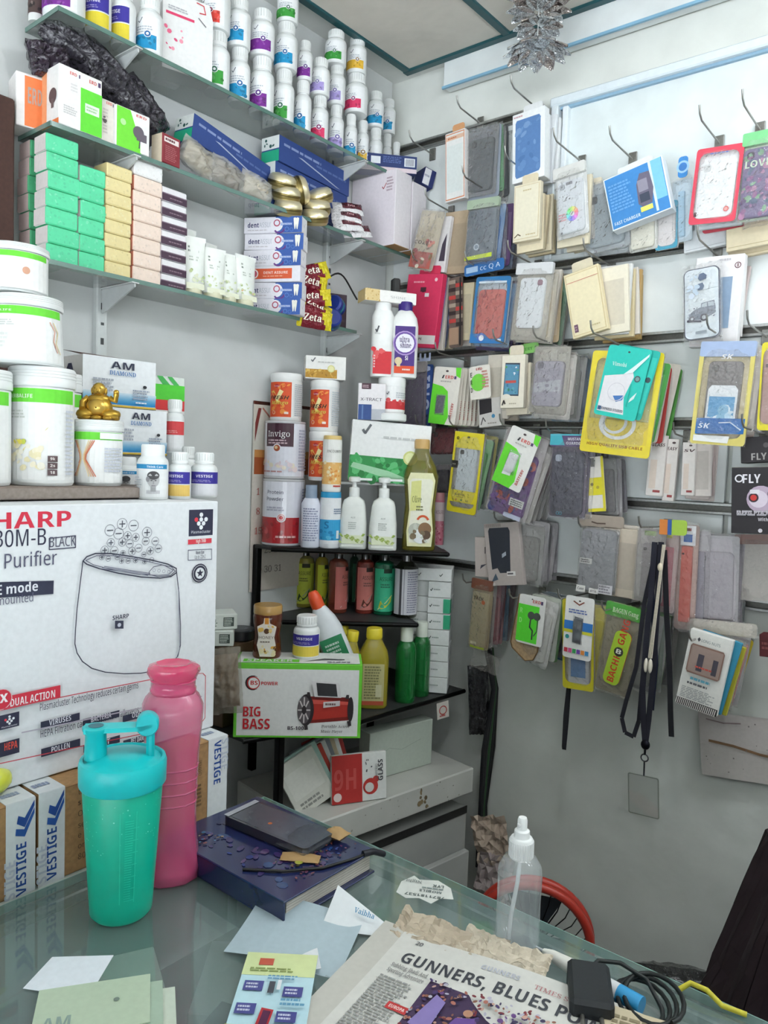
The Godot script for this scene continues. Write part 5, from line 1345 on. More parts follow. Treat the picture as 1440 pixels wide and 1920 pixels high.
		thing("pump_bottle", pl[i], "bottle", at(pp[i][0],-52), [["body", MB.new().lathe([[r * 0.94, r * 0.62,0],[r * 0.97, r * 0.64,0.003],[r * 0.93, r * 0.62, h * 0.35],[r * 0.8, r * 0.56, h * 0.6],[r * 0.7, r * 0.5, h * 0.67],[r * 0.36, r * 0.34, h * 0.72]], lin("e8ebe6"), 36,3.2), "plastic"],["pump", pump, "plastic"],["print", l, "paper"]], "white pump bottles with fern print")
	# olive oil bottle
	var ob = [Vector3(-0.2039,1.301,0.2956), 0.0417,0.2525]
	var r2: float = ob[1]; var h2: float = ob[2]
	var prof := [[r2 * 0.86, r2 * 0.55,0],[r2 * 0.92, r2 * 0.6,0.004],[r2 * 0.9, r2 * 0.6, h2 * 0.2],[r2 * 0.82, r2 * 0.56, h2 * 0.42],[r2 * 0.95, r2 * 0.6, h2 * 0.66],[r2 * 0.8, r2 * 0.56, h2 * 0.76],[r2 * 0.42, r2 * 0.4, h2 * 0.87],[r2 * 0.38, r2 * 0.38, h2 * 0.92]]
	lathed("oil_bottle", "tall olive oil bottle with a waisted label and gold cap at the tier's end", "bottle", ob[0],-50, prof, lin("77702a"), "liquid", [[r2 * 0.42, h2 * 0.915],[r2 * 0.42, h2 * 0.985],[r2 * 0.38, h2],[0, h2]], lin("c8a468"), "plastic", func(l):
		var a := face(l, Vector3(0, h2 * 0.37, r2 * 0.62), Vector3(r2 * 1.5,0,0), Vector3(0, h2 * 0.66,0))
		a.p([[0.06,0],[0.94,0],[0.98,0.2],[0.9,0.5],[1.0,0.9],[0.9,1.0],[0.1,1.0],[0,0.9],[0.1,0.5],[0.02,0.2]], "e4e2b4").p([[0.12,0.05],[0.88,0.05],[0.91,0.2],[0.84,0.5],[0.93,0.88],[0.84,0.92],[0.16,0.92],[0.08,0.88],[0.16,0.5],[0.09,0.2]], "e9e8d4")
		a.p([[0.12,0.48],[0.5,0.5],[0.5,0.9],[0.14,0.88]], "d8d88a").t("Olive", 0.36,0.6,0.08, "3f4a20", 0.5,0.34,2).bars(0.34,0.48,0.66,0.56,2, "7a7a50", 2).ring(0.6,0.34,0.09,0.03, "d0582c", 1.0,0.05,0.45).c(0.35,0.22,0.1, "b9bcae").c(0.52,0.14,0.1, "e8eaea").c(0.68,0.24,0.09, "8a6a4a").c(0.74,0.16,0.06, "5a4632").dots(0.2,0.06,0.8,0.3,12,0.04,["c9cdc0", "7a6a50", "e4e6e0"],5), "", 2.6)
	var pk = [Vector3(-0.0834,1.301,0.2672), 0.013,0.1279]
	lathed("perfume_bottle", "slim pink spray bottle standing behind the olive oil", "bottle", pk[0] + Vector3(0.012,0,-0.01), -50,[[pk[1],0],[pk[1], pk[2] * 0.86]], lin("d77f92"), "plastic", [[pk[1] * 0.96, pk[2] * 0.86],[pk[1] * 0.9, pk[2]],[0, pk[2]]], lin("d99a9c"), "plastic", func(l): band(l, Vector3(0, pk[2] * 0.02,0), pk[1] * 1.01, pk[1] * 1.01, pk[2] * 0.8,-1.6,1.6).r(0,0.55,1,1, "e6d3d3").t("ASSURE", 0.5,0.72,0.09, "8a5a60", 0.5,0.5,0).dots(0,0,1,0.52,30,0.035,["b84a66", "e6a0ae", "c8607a"],2))

func rack_mid() -> void:
	var Y := 1.1355
	var assure := func(label: String, p: Vector3, r: float, h: float, liq: String, lab: String, leaf: String, turn: float) -> void:
		lathed("wash_bottle", label, "bottle", p, -46 + turn, [[r * 0.92,0],[r, 0.003],[r, h * 0.74],[r * 0.9, h * 0.8],[r * 0.45, h * 0.84]], lin(liq), "liquid", [[r * 0.46, h * 0.84],[r * 0.46, h * 0.97],[r * 0.4, h],[0, h]], lin("25221f"), "gloss", func(l):
			var a := band(l, Vector3(0, h * 0.06,0), r * 1.006, r * 1.006, h * 0.66,-1.35,1.35)
			a.r(0,0,1,1, lab).r(0.4,0.9,0.72,1.0, mixc(lab, "14140f", 0.8)).t("ASSURE", 0.5,0.72,0.09, mixc(lab, "141a10", 0.75), 0.5,0.5,0).bars(0.3,0.55,0.7,0.66,2, mixc(lab, "202020", 0.45), 3)
			a.p([[0.24,0.1],[0.3,0.24],[0.5,0.34],[0.72,0.38],[0.68,0.22],[0.5,0.1],[0.34,0.06]], leaf).l([[0.22,0.05],[0.5,0.22],[0.72,0.38]],0.02, mixc(leaf, "ffffff", 0.5)), "body wash bottles on the middle tier")
	var rows := [
		[Vector3(-0.2894,1.1355,-0.0362), 0.0153,0.1503, "a9a83a", "c6cf3a", "4a6a20", 10, "lime labelled body wash, first at the calendar side"],
		[Vector3(-0.2748,1.1355,0.0019), 0.0232,0.1505, "a9a03a", "c9d24a", "2f4a1c", 0, "lime labelled body wash with a dark leaf, broadest of the lime ones"],
		[Vector3(-0.2723,1.1355,0.0574), 0.0156,0.1532, "b3a23a", "d2d83a", "54701f", 40, "lime labelled body wash turned sideways beside the pink one"],
		[Vector3(-0.2646,1.1355,0.1052), 0.0231,0.1549, "8d4634", "d57a72", "d57a72", 60, "pink labelled amber body wash turned back to front"],
		[Vector3(-0.1681,1.1355,0.07), 0.0115,0.1479, "2c5a44", "3f7a5a", "24503a", 60, "dark green body wash behind the two pink ones"],
		[Vector3(-0.2209,1.1355,0.1524), 0.0219,0.1543, "9a4436", "d98078", "5a2a1c", 20, "pink labelled body wash with a dark leaf, beside the teal one"],
		[Vector3(-0.1981,1.1355,0.1937), 0.0244,0.1544, "1f7a58", "3fbf90", "c3c93a", 8, "teal green labelled body wash with a yellow leaf"]]
	for r in rows: assure.call(r[7], r[0], r[1], r[2], r[3], r[4], r[5], float(r[6]))
	var k = [Vector3(-0.1795,1.1355,0.2459), 0.0279,0.1534]
	lathed("wash_bottle", "dark bottle with a white barcode striped back label", "bottle", k[0],-50,[[k[1] * 0.94,0],[k[1],0.003],[k[1], k[2] * 0.76],[k[1] * 0.5, k[2] * 0.86]], lin("2a2c20"), "liquid", [[k[1] * 0.46, k[2] * 0.86],[k[1] * 0.44, k[2]],[0, k[2]]], lin("20201e"), "gloss", func(l):
		band(l, Vector3(0, k[2] * 0.05,0), k[1] * 1.006, k[1] * 1.006, k[2] * 0.7,-1.3,1.35).r(0,0,1,1, "d6d6dc").r(0.26,0,0.34,1, "4a4a50").r(0.4,0,0.43,1, "a4a4ac").bars(0.52,0.04,0.92,0.96,18, "8c8ca0", 4))
	var rb = [Vector3(0.4959,1.1355,-0.1688), 0.039,0.0495]
	lathed("sauce_jar", "red brown jar squeezed under the tier's end", "jar", Vector3(-0.185,1.1355,0.19), -50,[[0.022,0],[0.024,0.004],[0.024,0.09],[0.02,0.1]], lin("7a2f28"), "liquid", [[0.022,0.1],[0.022,0.118],[0,0.118]], lin("30211c"), "gloss", func(l): band(l, Vector3(0,0.02,0), 0.0242,0.0242,0.06,-1.3,1.3).r(0,0,1,1, "b05048").bars(0.2,0.2,0.8,0.8,4, "dca89c", 3))

func rack_low() -> void:
	var Y := 0.95
	# speaker carton set cornerwise on the lower tier
	var p := Vector3(-0.5345, Y, 0.2545)
	var s := Vector3(0.25,0.148,0.09)
	var b := MB.new().box(Vector3(0, s.y * 0.5,0), s, lin("6fd03a"), 0.001)
	var xf := at(p, -46.5)
	var o := thing("speaker_carton", "white and lime speaker carton standing cornerwise on the lower tier", "carton", xf, [["body", b, "paper"],["lid_seam", MB.new().box(Vector3(0, s.y + 0.0004,0.01), Vector3(s.x * 0.99,0.0008,0.0012), lin("9aa09a")), "paper"]])
	var fm := MB.new()
	var f := face(fm, Vector3(0, s.y * 0.5, s.z * 0.5), Vector3(s.x, 0,0), Vector3(0, s.y, 0))
	f.r(0.025,0.03,0.975,0.93, "e9eae8")
	f.c(0.145,0.74,0.1, "3a3032").c(0.16,0.74,0.085, "e9eae8").c(0.155,0.74,0.07, "f2f0ee").t("BS", 0.155,0.715,0.055, "cf2f34", 0.5,0.055,1).ring(0.15,0.74,0.085,0.012, "cf2f34").t("POWER", 0.275,0.715,0.045, "cf2f34", 0.5,0.13,1)
	f.t("BIG", 0.075,0.29,0.13, "cf2832", 0.0,0.135,1).t("BASS", 0.075,0.12,0.14, "cf2832", 0.0,0.21,1).t("BS-1008", 0.5,0.115,0.048, "3a3038", 0.5,0.15,1).t("Portable Active", 0.8,0.15,0.035, "3a3038", 0.5,0.22,2,0.1).t("Music Player", 0.77,0.08,0.035, "3a3038", 0.5,0.17,2,0.1)
	part("front_print", fm, "paper", o)
	var pic := MB.new()
	f = face(pic, Vector3(0, s.y * 0.5, s.z * 0.5 + 0.0006), Vector3(s.x, 0,0), Vector3(0, s.y, 0))
	var oval := func(u: float, v: float, ru: float, rv: float, col: String) -> void:
		var q := []
		for k in 20: q.append([u + cos(TAU * k / 20.0) * ru, v + sin(TAU * k / 20.0) * rv])
		f.p(q, col)
	f.p([[0.57,0.2],[0.9,0.25],[0.93,0.3],[0.93,0.5],[0.9,0.56],[0.57,0.57]], "7f1f1c").p([[0.57,0.24],[0.9,0.3],[0.915,0.5],[0.57,0.53]], "b8322a").p([[0.58,0.47],[0.91,0.46],[0.91,0.5],[0.58,0.53]], "d8584c")
	oval.call(0.915,0.4,0.024,0.17, "2f2a2e")
	oval.call(0.565,0.385,0.062,0.215, "2f2a2e")
	oval.call(0.55,0.385,0.052,0.19, "5a5458")
	for k in 8:
		var a := TAU * k / 8.0
		f.l([[0.55,0.385],[0.55 + cos(a) * 0.046,0.385 + sin(a) * 0.17]],0.018, "cfc8c8")
		f.lay -= 0.9
	oval.call(0.55,0.385,0.018,0.06, "2b2629")
	f.p([[0.55,0.19],[0.58,0.19],[0.585,0.12],[0.56,0.12]], "3a3236").p([[0.89,0.24],[0.92,0.25],[0.925,0.18],[0.9,0.17]], "3a3236").p([[0.57,0.58],[0.6,0.57],[0.59,0.63],[0.57,0.63]], "3a3236").p([[0.87,0.55],[0.9,0.54],[0.9,0.6],[0.88,0.6]], "3a3236")
	f.p([[0.7,0.42],[0.83,0.45],[0.83,0.52],[0.7,0.5]], "dcd4d4").bars(0.715,0.445,0.82,0.495,1, "7a5a5a", 3)
	f.p([[0.63,0.57],[0.84,0.56],[0.82,0.76],[0.6,0.78]], "e2dfe0").p([[0.655,0.585],[0.81,0.575],[0.795,0.745],[0.64,0.76]], "35353a")
	part("speaker_picture", pic, "paper", o)
	var tp := MB.new()
	f = face(tp, Vector3(0, s.y + 0.0009,0), Vector3(s.x, 0,0), Vector3(0,0,-s.z))
	f.r(0.02,0.04,0.98,0.96, "e2e4e0").r(0.06,0.1,0.5,0.34, "6fd03a").t("SPEAKER", 0.27,0.14,0.17, "e6efe2", 0.5,0.36,1).p([[0.55,0.2],[0.7,0.45],[0.86,0.4],[0.86,0.32],[0.7,0.3]], "5a5a5e").bars(0.72,0.08,0.96,0.2,1, "6a6a70", 3)
	part("top_print", tp, "paper", o)
	# honey jar and pill bottle on its lid
	var hy := Y + s.y + 0.0015
	var hh := 0.105; var hr := 0.029
	lathed("honey_jar", "amber honey jar with a gold lid on the speaker carton", "jar", xf * Vector3(-0.067, s.y + 0.0012,-0.012), -46,[[hr * 0.92,0],[hr, 0.004],[hr * 0.94, hh * 0.3],[hr * 0.86, hh * 0.44],[hr * 0.94, hh * 0.58],[hr, hh * 0.78],[hr * 0.95, hh * 0.84]], lin("6a2c14"), "liquid", [[hr * 0.97, hh * 0.83],[hr, hh * 0.85],[hr, hh * 0.97],[hr * 0.95, hh],[0, hh]], lin("c49a5a"), "gloss", func(l):
		var a := face(l, Vector3(0, hh * 0.42, hr * 1.0), Vector3(hr * 1.4,0,0), Vector3(0, hh * 0.74,0))
		a.p([[0.2,0],[0.8,0],[0.96,0.3],[0.88,0.5],[0.98,0.78],[0.66,0.86],[0.62,1.0],[0.38,1.0],[0.34,0.86],[0.04,0.78],[0.12,0.5],[0.04,0.3]], "e9e2d8").p([[0.4,0.84],[0.6,0.84],[0.6,1],[0.4,1]], "d98f2e").c(0.5,0.66,0.07, "5a3a22").t("HONEY", 0.5,0.46,0.075, "55402c", 0.5,0.7,0).bars(0.2,0.36,0.8,0.41,1, "6a5a4a", 2).dots(0.14,0.04,0.9,0.3,12,0.06,["e0a83a", "d9b86a", "e6d8b0", "7a5a2a"],4).dots(0.1,0.6,0.9,0.8,7,0.05,["f0d58a", "e2b85a"],6), "", 2.6)
	pill_bottle("white pill bottle with navy and yellow label on the speaker carton", xf * Vector3(0.012, s.y + 0.0012,-0.012), 0.0265,0.085,["3a2f96", "e8d052"], "", "pill_bottle", -50,0.78, "VESTIGE")
	# toilet cleaner with an orange cap, tilted
	var cl := MB.new()
	var path := [Vector3(0.0,0.155,0), Vector3(0.008,0.13,0), Vector3(0.022,0.105,0), Vector3(0.035,0.07,0), Vector3(0.04,0.035,0), Vector3(0.042,0.0,0)]
	cl.lathe([[0.03,0.019,0.0],[0.031,0.02,0.004],[0.031,0.02,0.075],[0.026,0.018,0.1],[0.016,0.015,0.125],[0.011,0.011,0.135]], lin("e2e6ea"), 28,2.6)
	var oc := MB.new().lathe([[0.0145,0.128],[0.0145,0.148],[0.012,0.16],[0.008,0.166],[0,0.166]], lin("e8572c"), 24)
	var gl := MB.new()
	face(gl, Vector3(0,0.035,0.0203), Vector3(0.05,0,0), Vector3(0,0.055,0)).r(0,0,1,1, "2f8a5c").bars(0.15,0.2,0.85,0.8,4, "cfe3d8", 3)
	thing("toilet_cleaner", "white bent bottle with an orange cap leaning behind the speaker carton", "bottle", at(Vector3(-0.4042,1.0657,0.25), -48,0,24), [["body", cl, "plastic"],["cap", oc, "plastic"],["body>paper_label", gl, "paper"]])
	# yellow dishwash bottles
	var yel := func(label: String, p2: Vector3, r: float, h: float, tilt: float, big: bool) -> void:
		var o2 := lathed("dishwash_bottle", label, "bottle", p2,-48,[[r * 0.9, r * 0.62,0],[r, r * 0.68,0.005],[r, r * 0.68, h * 0.62],[r * 0.9, r * 0.64, h * 0.72],[r * 0.5, r * 0.46, h * 0.86],[r * 0.44, r * 0.44, h * 0.88]], lin("b9a93a"), "liquid", [[r * 0.52, h * 0.87],[r * 0.54, h * 0.89],[r * 0.52, h * 0.985],[r * 0.46, h],[0, h]], lin("e6d23a"), "plastic", (func(l):
			face(l, Vector3(0, h * 0.31, r * 0.69), Vector3(r * 1.4,0,0), Vector3(0, h * 0.52,0)).r(0,0,1,1, "c9c08a").r(0,0,1,0.1, "b8543a").bars(0.08,0.14,0.92,0.96,12, "8a865a", 3).r(0.62,0.2,0.9,0.5, "d8d4b0")), "yellow dishwash bottles", 3.0)
		o2.rotate_object_local(Vector3(0,0,1), deg_to_rad(tilt))
	yel.call("large yellow dishwash bottle in front of the others beside the speaker carton", Vector3(-0.31, Y + 0.001,0.262), 0.034,0.178,0.0, true)
	yel.call("yellow dishwash bottle behind the orange capped cleaner", Vector3(-0.43, Y + 0.002,0.2), 0.024,0.172,2.0, false)
	yel.call("yellow dishwash bottle leaning towards the green bottles behind the large one", Vector3(-0.372, Y + 0.005,0.222), 0.025,0.172,-8.0, false)
	yel.call("yellow dishwash bottle leaning away from the green bottles", Vector3(-0.312, Y + 0.005,0.195), 0.025,0.172,7.0, false)
	var gb := [[Vector3(-0.2243,0.95,0.2881), 0.0235,0.1969, "green bottle with a white cap beside the large yellow one"],[Vector3(-0.1611,0.95,0.2848), 0.0222,0.193, "green bottle with a white cap beside the small white boxes"]]
	for q in gb:
		var r: float = q[1]; var h: float = minf(q[2],0.176)
		lathed("shampoo_bottle", q[3], "bottle", q[0],-50,[[r * 0.92,0],[r, 0.004],[r, h * 0.66],[r * 0.9, h * 0.74],[r * 0.6, h * 0.8],[r * 0.5, h * 0.81]], lin("1f7a3a"), "liquid", [[r * 0.62, h * 0.8],[r * 0.62, h * 0.985],[r * 0.56, h],[0, h]], lin("dfe6d8"), "plastic", null, "green bottles with white caps", 2.0)
	# small white boxes in two columns
	var fx := at(Vector3(-0.112, Y + 0.0005,0.298), -60)
	var rn := ["lowest", "second from the bottom", "third from the bottom", "fourth from the bottom", "fifth from the bottom", "sixth from the bottom", "seventh from the bottom"]
	for c in 2:
		for i in 7:
			var hh2 := 0.0385
			var t := fx * Transform3D(Basis(Vector3(0,1,0), 0.04 * sin(i * 2.1 + c)), Vector3(0.0 if c == 0 else -0.056 - 0.002 * sin(i), i * hh2,0.0 if c == 0 else -0.012))
			var e := MB.new().box(Vector3(0, hh2 * 0.5,-0.02), Vector3(0.054, hh2 - 0.0012,0.075), lin("e3e6e4"), 0.001)
			var f2 := face(e, Vector3(0, hh2 * 0.5,0.0175), Vector3(0.054,0,0), Vector3(0, hh2,0))
			f2.l([[0.1,0.5],[0.13,0.42],[0.19,0.58]],0.05, "3f4a46").bars(0.24,0.44,0.62,0.58,1, "9aa4a0", i)
			if (i == 5 or i == 4) and c == 0: f2.r(0.7,0.06,1,0.94, "2fa87c")
			var rr := face(e, Vector3(0.027, hh2 * 0.5,-0.02), Vector3(0,0,-0.075), Vector3(0, hh2,0))
			rr.bars(0.1,0.2,0.9,0.8,4, "c3c9c6", i + 9)
			if (i == 5 or i == 4) and c == 0: rr.r(0.0,0.06,0.3,0.94, "2fa87c")
			thing("medicine_carton", "small white carton, %s of the column %s" % [rn[i], "at the hanging wall" if c == 0 else "next to the green bottles"], "box", t, [["body", e, "paper"]], "small white cartons on the lower tier")
	carton("medicine_carton", "wide white carton lying across both columns of small cartons", fx * Vector3(-0.03,7 * 0.0385 + 0.001,-0.02), Vector3(0.115,0.03,0.075), -60, lin("e6e8e6"), func(f, l, t, r):
		f.l([[0.3,0.5],[0.32,0.4],[0.36,0.6]],0.06, "3f4a46").l([[0.75,0.5],[0.77,0.4],[0.81,0.6]],0.06, "3f4a46").bars(0.06,0.4,0.26,0.6,1, "9aa4a0", 3)
		t.bars(0.1,0.2,0.9,0.8,3, "cdd2cf", 5))
	# things between the appliance carton and the speaker carton
	carton("brown_carton", "worn brown carton behind the speaker carton", Vector3(-0.595, Y, 0.082), Vector3(0.09,0.165,0.11), 5, lin("5d4833"), func(f, l, t, r): f.bars(0.1,0.3,0.8,0.6,3, "4a3828", 2))
	var rl := MB.new().lathe([[0.03,0],[0.032,0.002],[0.032,0.02],[0.03,0.022],[0,0.022]], lin("27272c"), 28)
	thing("tape_roll", "black round roll lying on the worn brown carton", "roll", at(Vector3(-0.56, Y + 0.1655,0.1)), [["body", rl, "plastic"],["body>core", MB.new().lathe([[0.01,0.0222],[0.016,0.0226]], lin("55555c"), 20,2.0, false, false), "plastic"]])
	for i in 2:
		carton("medicine_box", ["pale green barcode box lying under another behind the appliance carton", "pale green striped box lying topmost behind the appliance carton"][i], Vector3(-0.625 + 0.006 * i, Y + 0.1665 + 0.032 * i, 0.1 - 0.005 * i), Vector3(0.075,0.031,0.06), -42 + i * 12, lin("dde3dc"), func(f, l, t, r):
			f.bars(0.08,0.2,0.5,0.8,6, "6a766e", 3 + i).r(0.62,0.2,0.9,0.8, "4a5550").bars(0.64,0.24,0.88,0.76,5, "cfd8d0", 5)
			l.p([[0,0],[0.3,0],[0.6,1],[0.3,1]], "5fbf72").p([[0.5,0],[0.8,0],[1,0.8],[1,1],[0.8,1]], "5fbf72"), "pale green boxes")
	bag("clear_bag", "dusty clear bag of brown oddments hanging beside the appliance carton", at(Vector3(-0.6773,1.069,0.2), -40,0,4), 0.06,0.13,0.05, "b5ada0", "hazy", 0.012,77, "7a6650")

func cabinet() -> void:
	# white laminate drawer cabinet under the rack, chipped, with a round lock
	var T := 0.78
	var xf := at(Vector3(-0.3,0,0.224), -9)
	var b := MB.new().box(Vector3(0, T * 0.5 - 0.05,-0.004), Vector3(0.48, T - 0.1,0.25), lin("a9aaa6"), 0.002)
	var top := MB.new().box(Vector3(0, T - 0.03,0), Vector3(0.485,0.06,0.272), lin("c6c6c0"), 0.003)
	var d := MB.new().box(Vector3(0,0.3,0.131), Vector3(0.47,0.56,0.016), lin("b4b5b1"), 0.002)
	var gap := MB.new().box(Vector3(0,0.675,0.123), Vector3(0.475,0.018,0.002), lin("1d1d1d"))
	var lock := MB.new()
	lock.xf = Transform3D(Basis(Vector3(1,0,0), PI / 2), Vector3(0.02,0.545,0.1395))
	lock.lathe([[0.009,0],[0.009,0.002],[0.007,0.003],[0,0.0025]], lin("2a2a2a"), 20)
	var st := MB.new()
	var f := face(st, Vector3(0,0.3,0.1392), Vector3(0.47,0,0), Vector3(0,0.56,0))
	f.dots(0.62,0.82,0.68,0.97,14,0.018,["6e5a40", "84704e", "59462f"],4).dots(0.05,0.4,0.95,0.98,14,0.006,["8f8f88", "9a958a"],6)
	face(st, Vector3(0, T - 0.03,0.1364), Vector3(0.485,0,0), Vector3(0,0.06,0)).dots(0.62,0.1,0.69,0.9,12,0.1,["7a6a50", "8f7d5c"],5).dots(0.05,0.05,0.95,0.98,18,0.04,["a8a69c", "94928a"],8)
	thing("drawer_cabinet", "chipped white drawer cabinet with a round black lock under the corner rack", "cabinet", xf, [["body", b, "laminate"],["top", top, "laminate"],["door", d, "laminate"],["handle_gap", gap, "rubber"],["door>lock", lock, "metal"],["door>stain", st, "board"]])
	# packs on the cabinet top
	var Y := T + 0.001
	carton("glass_pack", "red and white screen glass pack leaning on the cabinet top", Vector3(-0.41, Y, 0.318), Vector3(0.122,0.1,0.012), -30, lin("e2e3df"), func(f, l, t, r):
		f.r(0,0,0.55,1, "b82f2c").t("9H", 0.24,0.28,0.42, "c9524c", 0.5,0.4,1).c(0.1,0.14,0.09, "e6d2ce").c(0.7,0.3,0.17, "c03a34").c(0.68,0.28,0.1, "d8d4d0").c(0.8,0.44,0.07, "c03a34")
		f.t("GLASS", 0.93,0.4,0.11, "44444a", 0.0,0.0,1,0.0, PI / 2).t("TEMPERED", 0.83,0.42,0.05, "55555a", 0.0,0.0,0,0.0, PI / 2).dots(0.6,0.55,0.72,0.9,7,0.02,["55555a"],3), "", "pack", -8)
	carton("white_carton", "wide pale carton standing at the back of the cabinet top", Vector3(-0.225, Y, 0.27), Vector3(0.19,0.11,0.04), -12, lin("b9c2b6"), func(f, l, t, r): f.l([[0.1,0.4],[0.3,0.6],[0.5,0.5],[0.8,0.62]],0.01, "9aa398"))
	var cols := ["d9d9cf", "a9c6bd", "c84a3c", "dfe2de", "8a8f96", "c9b89a", "e2e4e0", "a83a34"]
	var wl := ["pale slim screen glass pack, first of the leaning row", "sea green slim screen glass pack in the leaning row", "brick red slim screen glass pack in the leaning row", "white slim screen glass pack in the leaning row", "grey slim screen glass pack in the leaning row", "tan slim screen glass pack in the leaning row", "bright white slim screen glass pack near the red and white one", "dark red slim screen glass pack next to the red and white one"]
	for i in 8:
		carton("glass_pack", wl[i], Vector3(-0.485 + 0.012 * i, Y, 0.27 - 0.004 * i), Vector3(0.09,0.125 + 0.008 * sin(i * 2.0), 0.007), -24, lin(cols[i]), func(f, l, t, r): f.r(0.1,0.3,0.9,0.8, mixc(cols[i], "ffffff", 0.25)).bars(0.15,0.08,0.8,0.24,2, mixc(cols[i], "303030", 0.4), i), "slim packs leaning on the cabinet top", "pack", 0,28 - 1.5 * i)
	var pm := MB.new()
	face(pm, Vector3(0,0,0.0012), Vector3(0.034,0,0), Vector3(0,0.04,0)).ring(0.5,0.5,0.28,0.06, "b8443c").bars(0.2,0.1,0.8,0.25,1, "b8443c", 3)
	thing("price_sticker", "small red and white price card clipped under the lower tier's edge", "card", at(Vector3(-0.1274,0.915,0.33), -20,0,6), [["body", MB.new().box(Vector3.ZERO, Vector3(0.034,0.04,0.002), lin("cfc9c0")), "paper"],["print", pm, "paper"]])
	# black tangle between cabinet and hanging wall
	var tang := MB.new()
	for k in 5: tang.tube([Vector3(0.006 * k, 0.2,0.01 * sin(k)), Vector3(0.004 * k + 0.01,0.1,0.02), Vector3(0.012 * k - 0.01,-0.05,0.012), Vector3(0.006 * k + 0.008,-0.2,0.0), Vector3(0.01 * k - 0.01,-0.34,0.01)],0.005, lin(["1c1c1e", "26262a", "2f5a34", "202022", "1a1a1c"][k]), 6)
	thing("cable_bundle", "bundle of black cables hanging between the rack and the hanging wall", "cable", at(Vector3(-0.035,0.86,0.385)), [["body", tang, "rubber"]])
	bag("plastic_bag", "glossy black bag hanging from the rack's end above the cabinet", at(Vector3(-0.04,0.93,0.375), -60,0,4), 0.05,0.17,0.03, "2a2a2e", "blackbag", 0.01,41)
	# wall calendar behind the rack
	var cal := MB.new().box(Vector3.ZERO, Vector3(0.22,0.43,0.002), lin("cfc6bd"))
	f = face(cal, Vector3(0,0,0.001), Vector3(0.22,0,0), Vector3(0,0.43,0))
	f.r(0,0.62,1,1, "cfcabf").r(0.02,0.63,0.98,0.72, "a8582c").r(0.02,0.72,0.98,0.76, "c88a4a").p([[0.02,0.8],[0.1,0.98],[0.06,0.98],[0.02,0.9]], "7a2e28").l([[0.12,0.98],[0.3,0.9],[0.22,0.8]],0.01, "b06a5a")
	var dn := 1
	for rr in 5:
		for cc in 7:
			if dn <= 31: f.t(str(dn), 0.08 + cc * 0.14,0.52 - rr * 0.105,0.036, "5a5450" if cc else "a84a40", 0.5,0.0,2)
			dn += 1
	thing("wall_calendar", "hanging paper calendar with large dates behind the tins", "calendar", at(Vector3(-0.345,1.405,0.004)), [["page", cal, "paper"],["binding", MB.new().box(Vector3(0,0.218,0), Vector3(0.22,0.008,0.004), lin("6a4038"), 0.001), "metal"]])

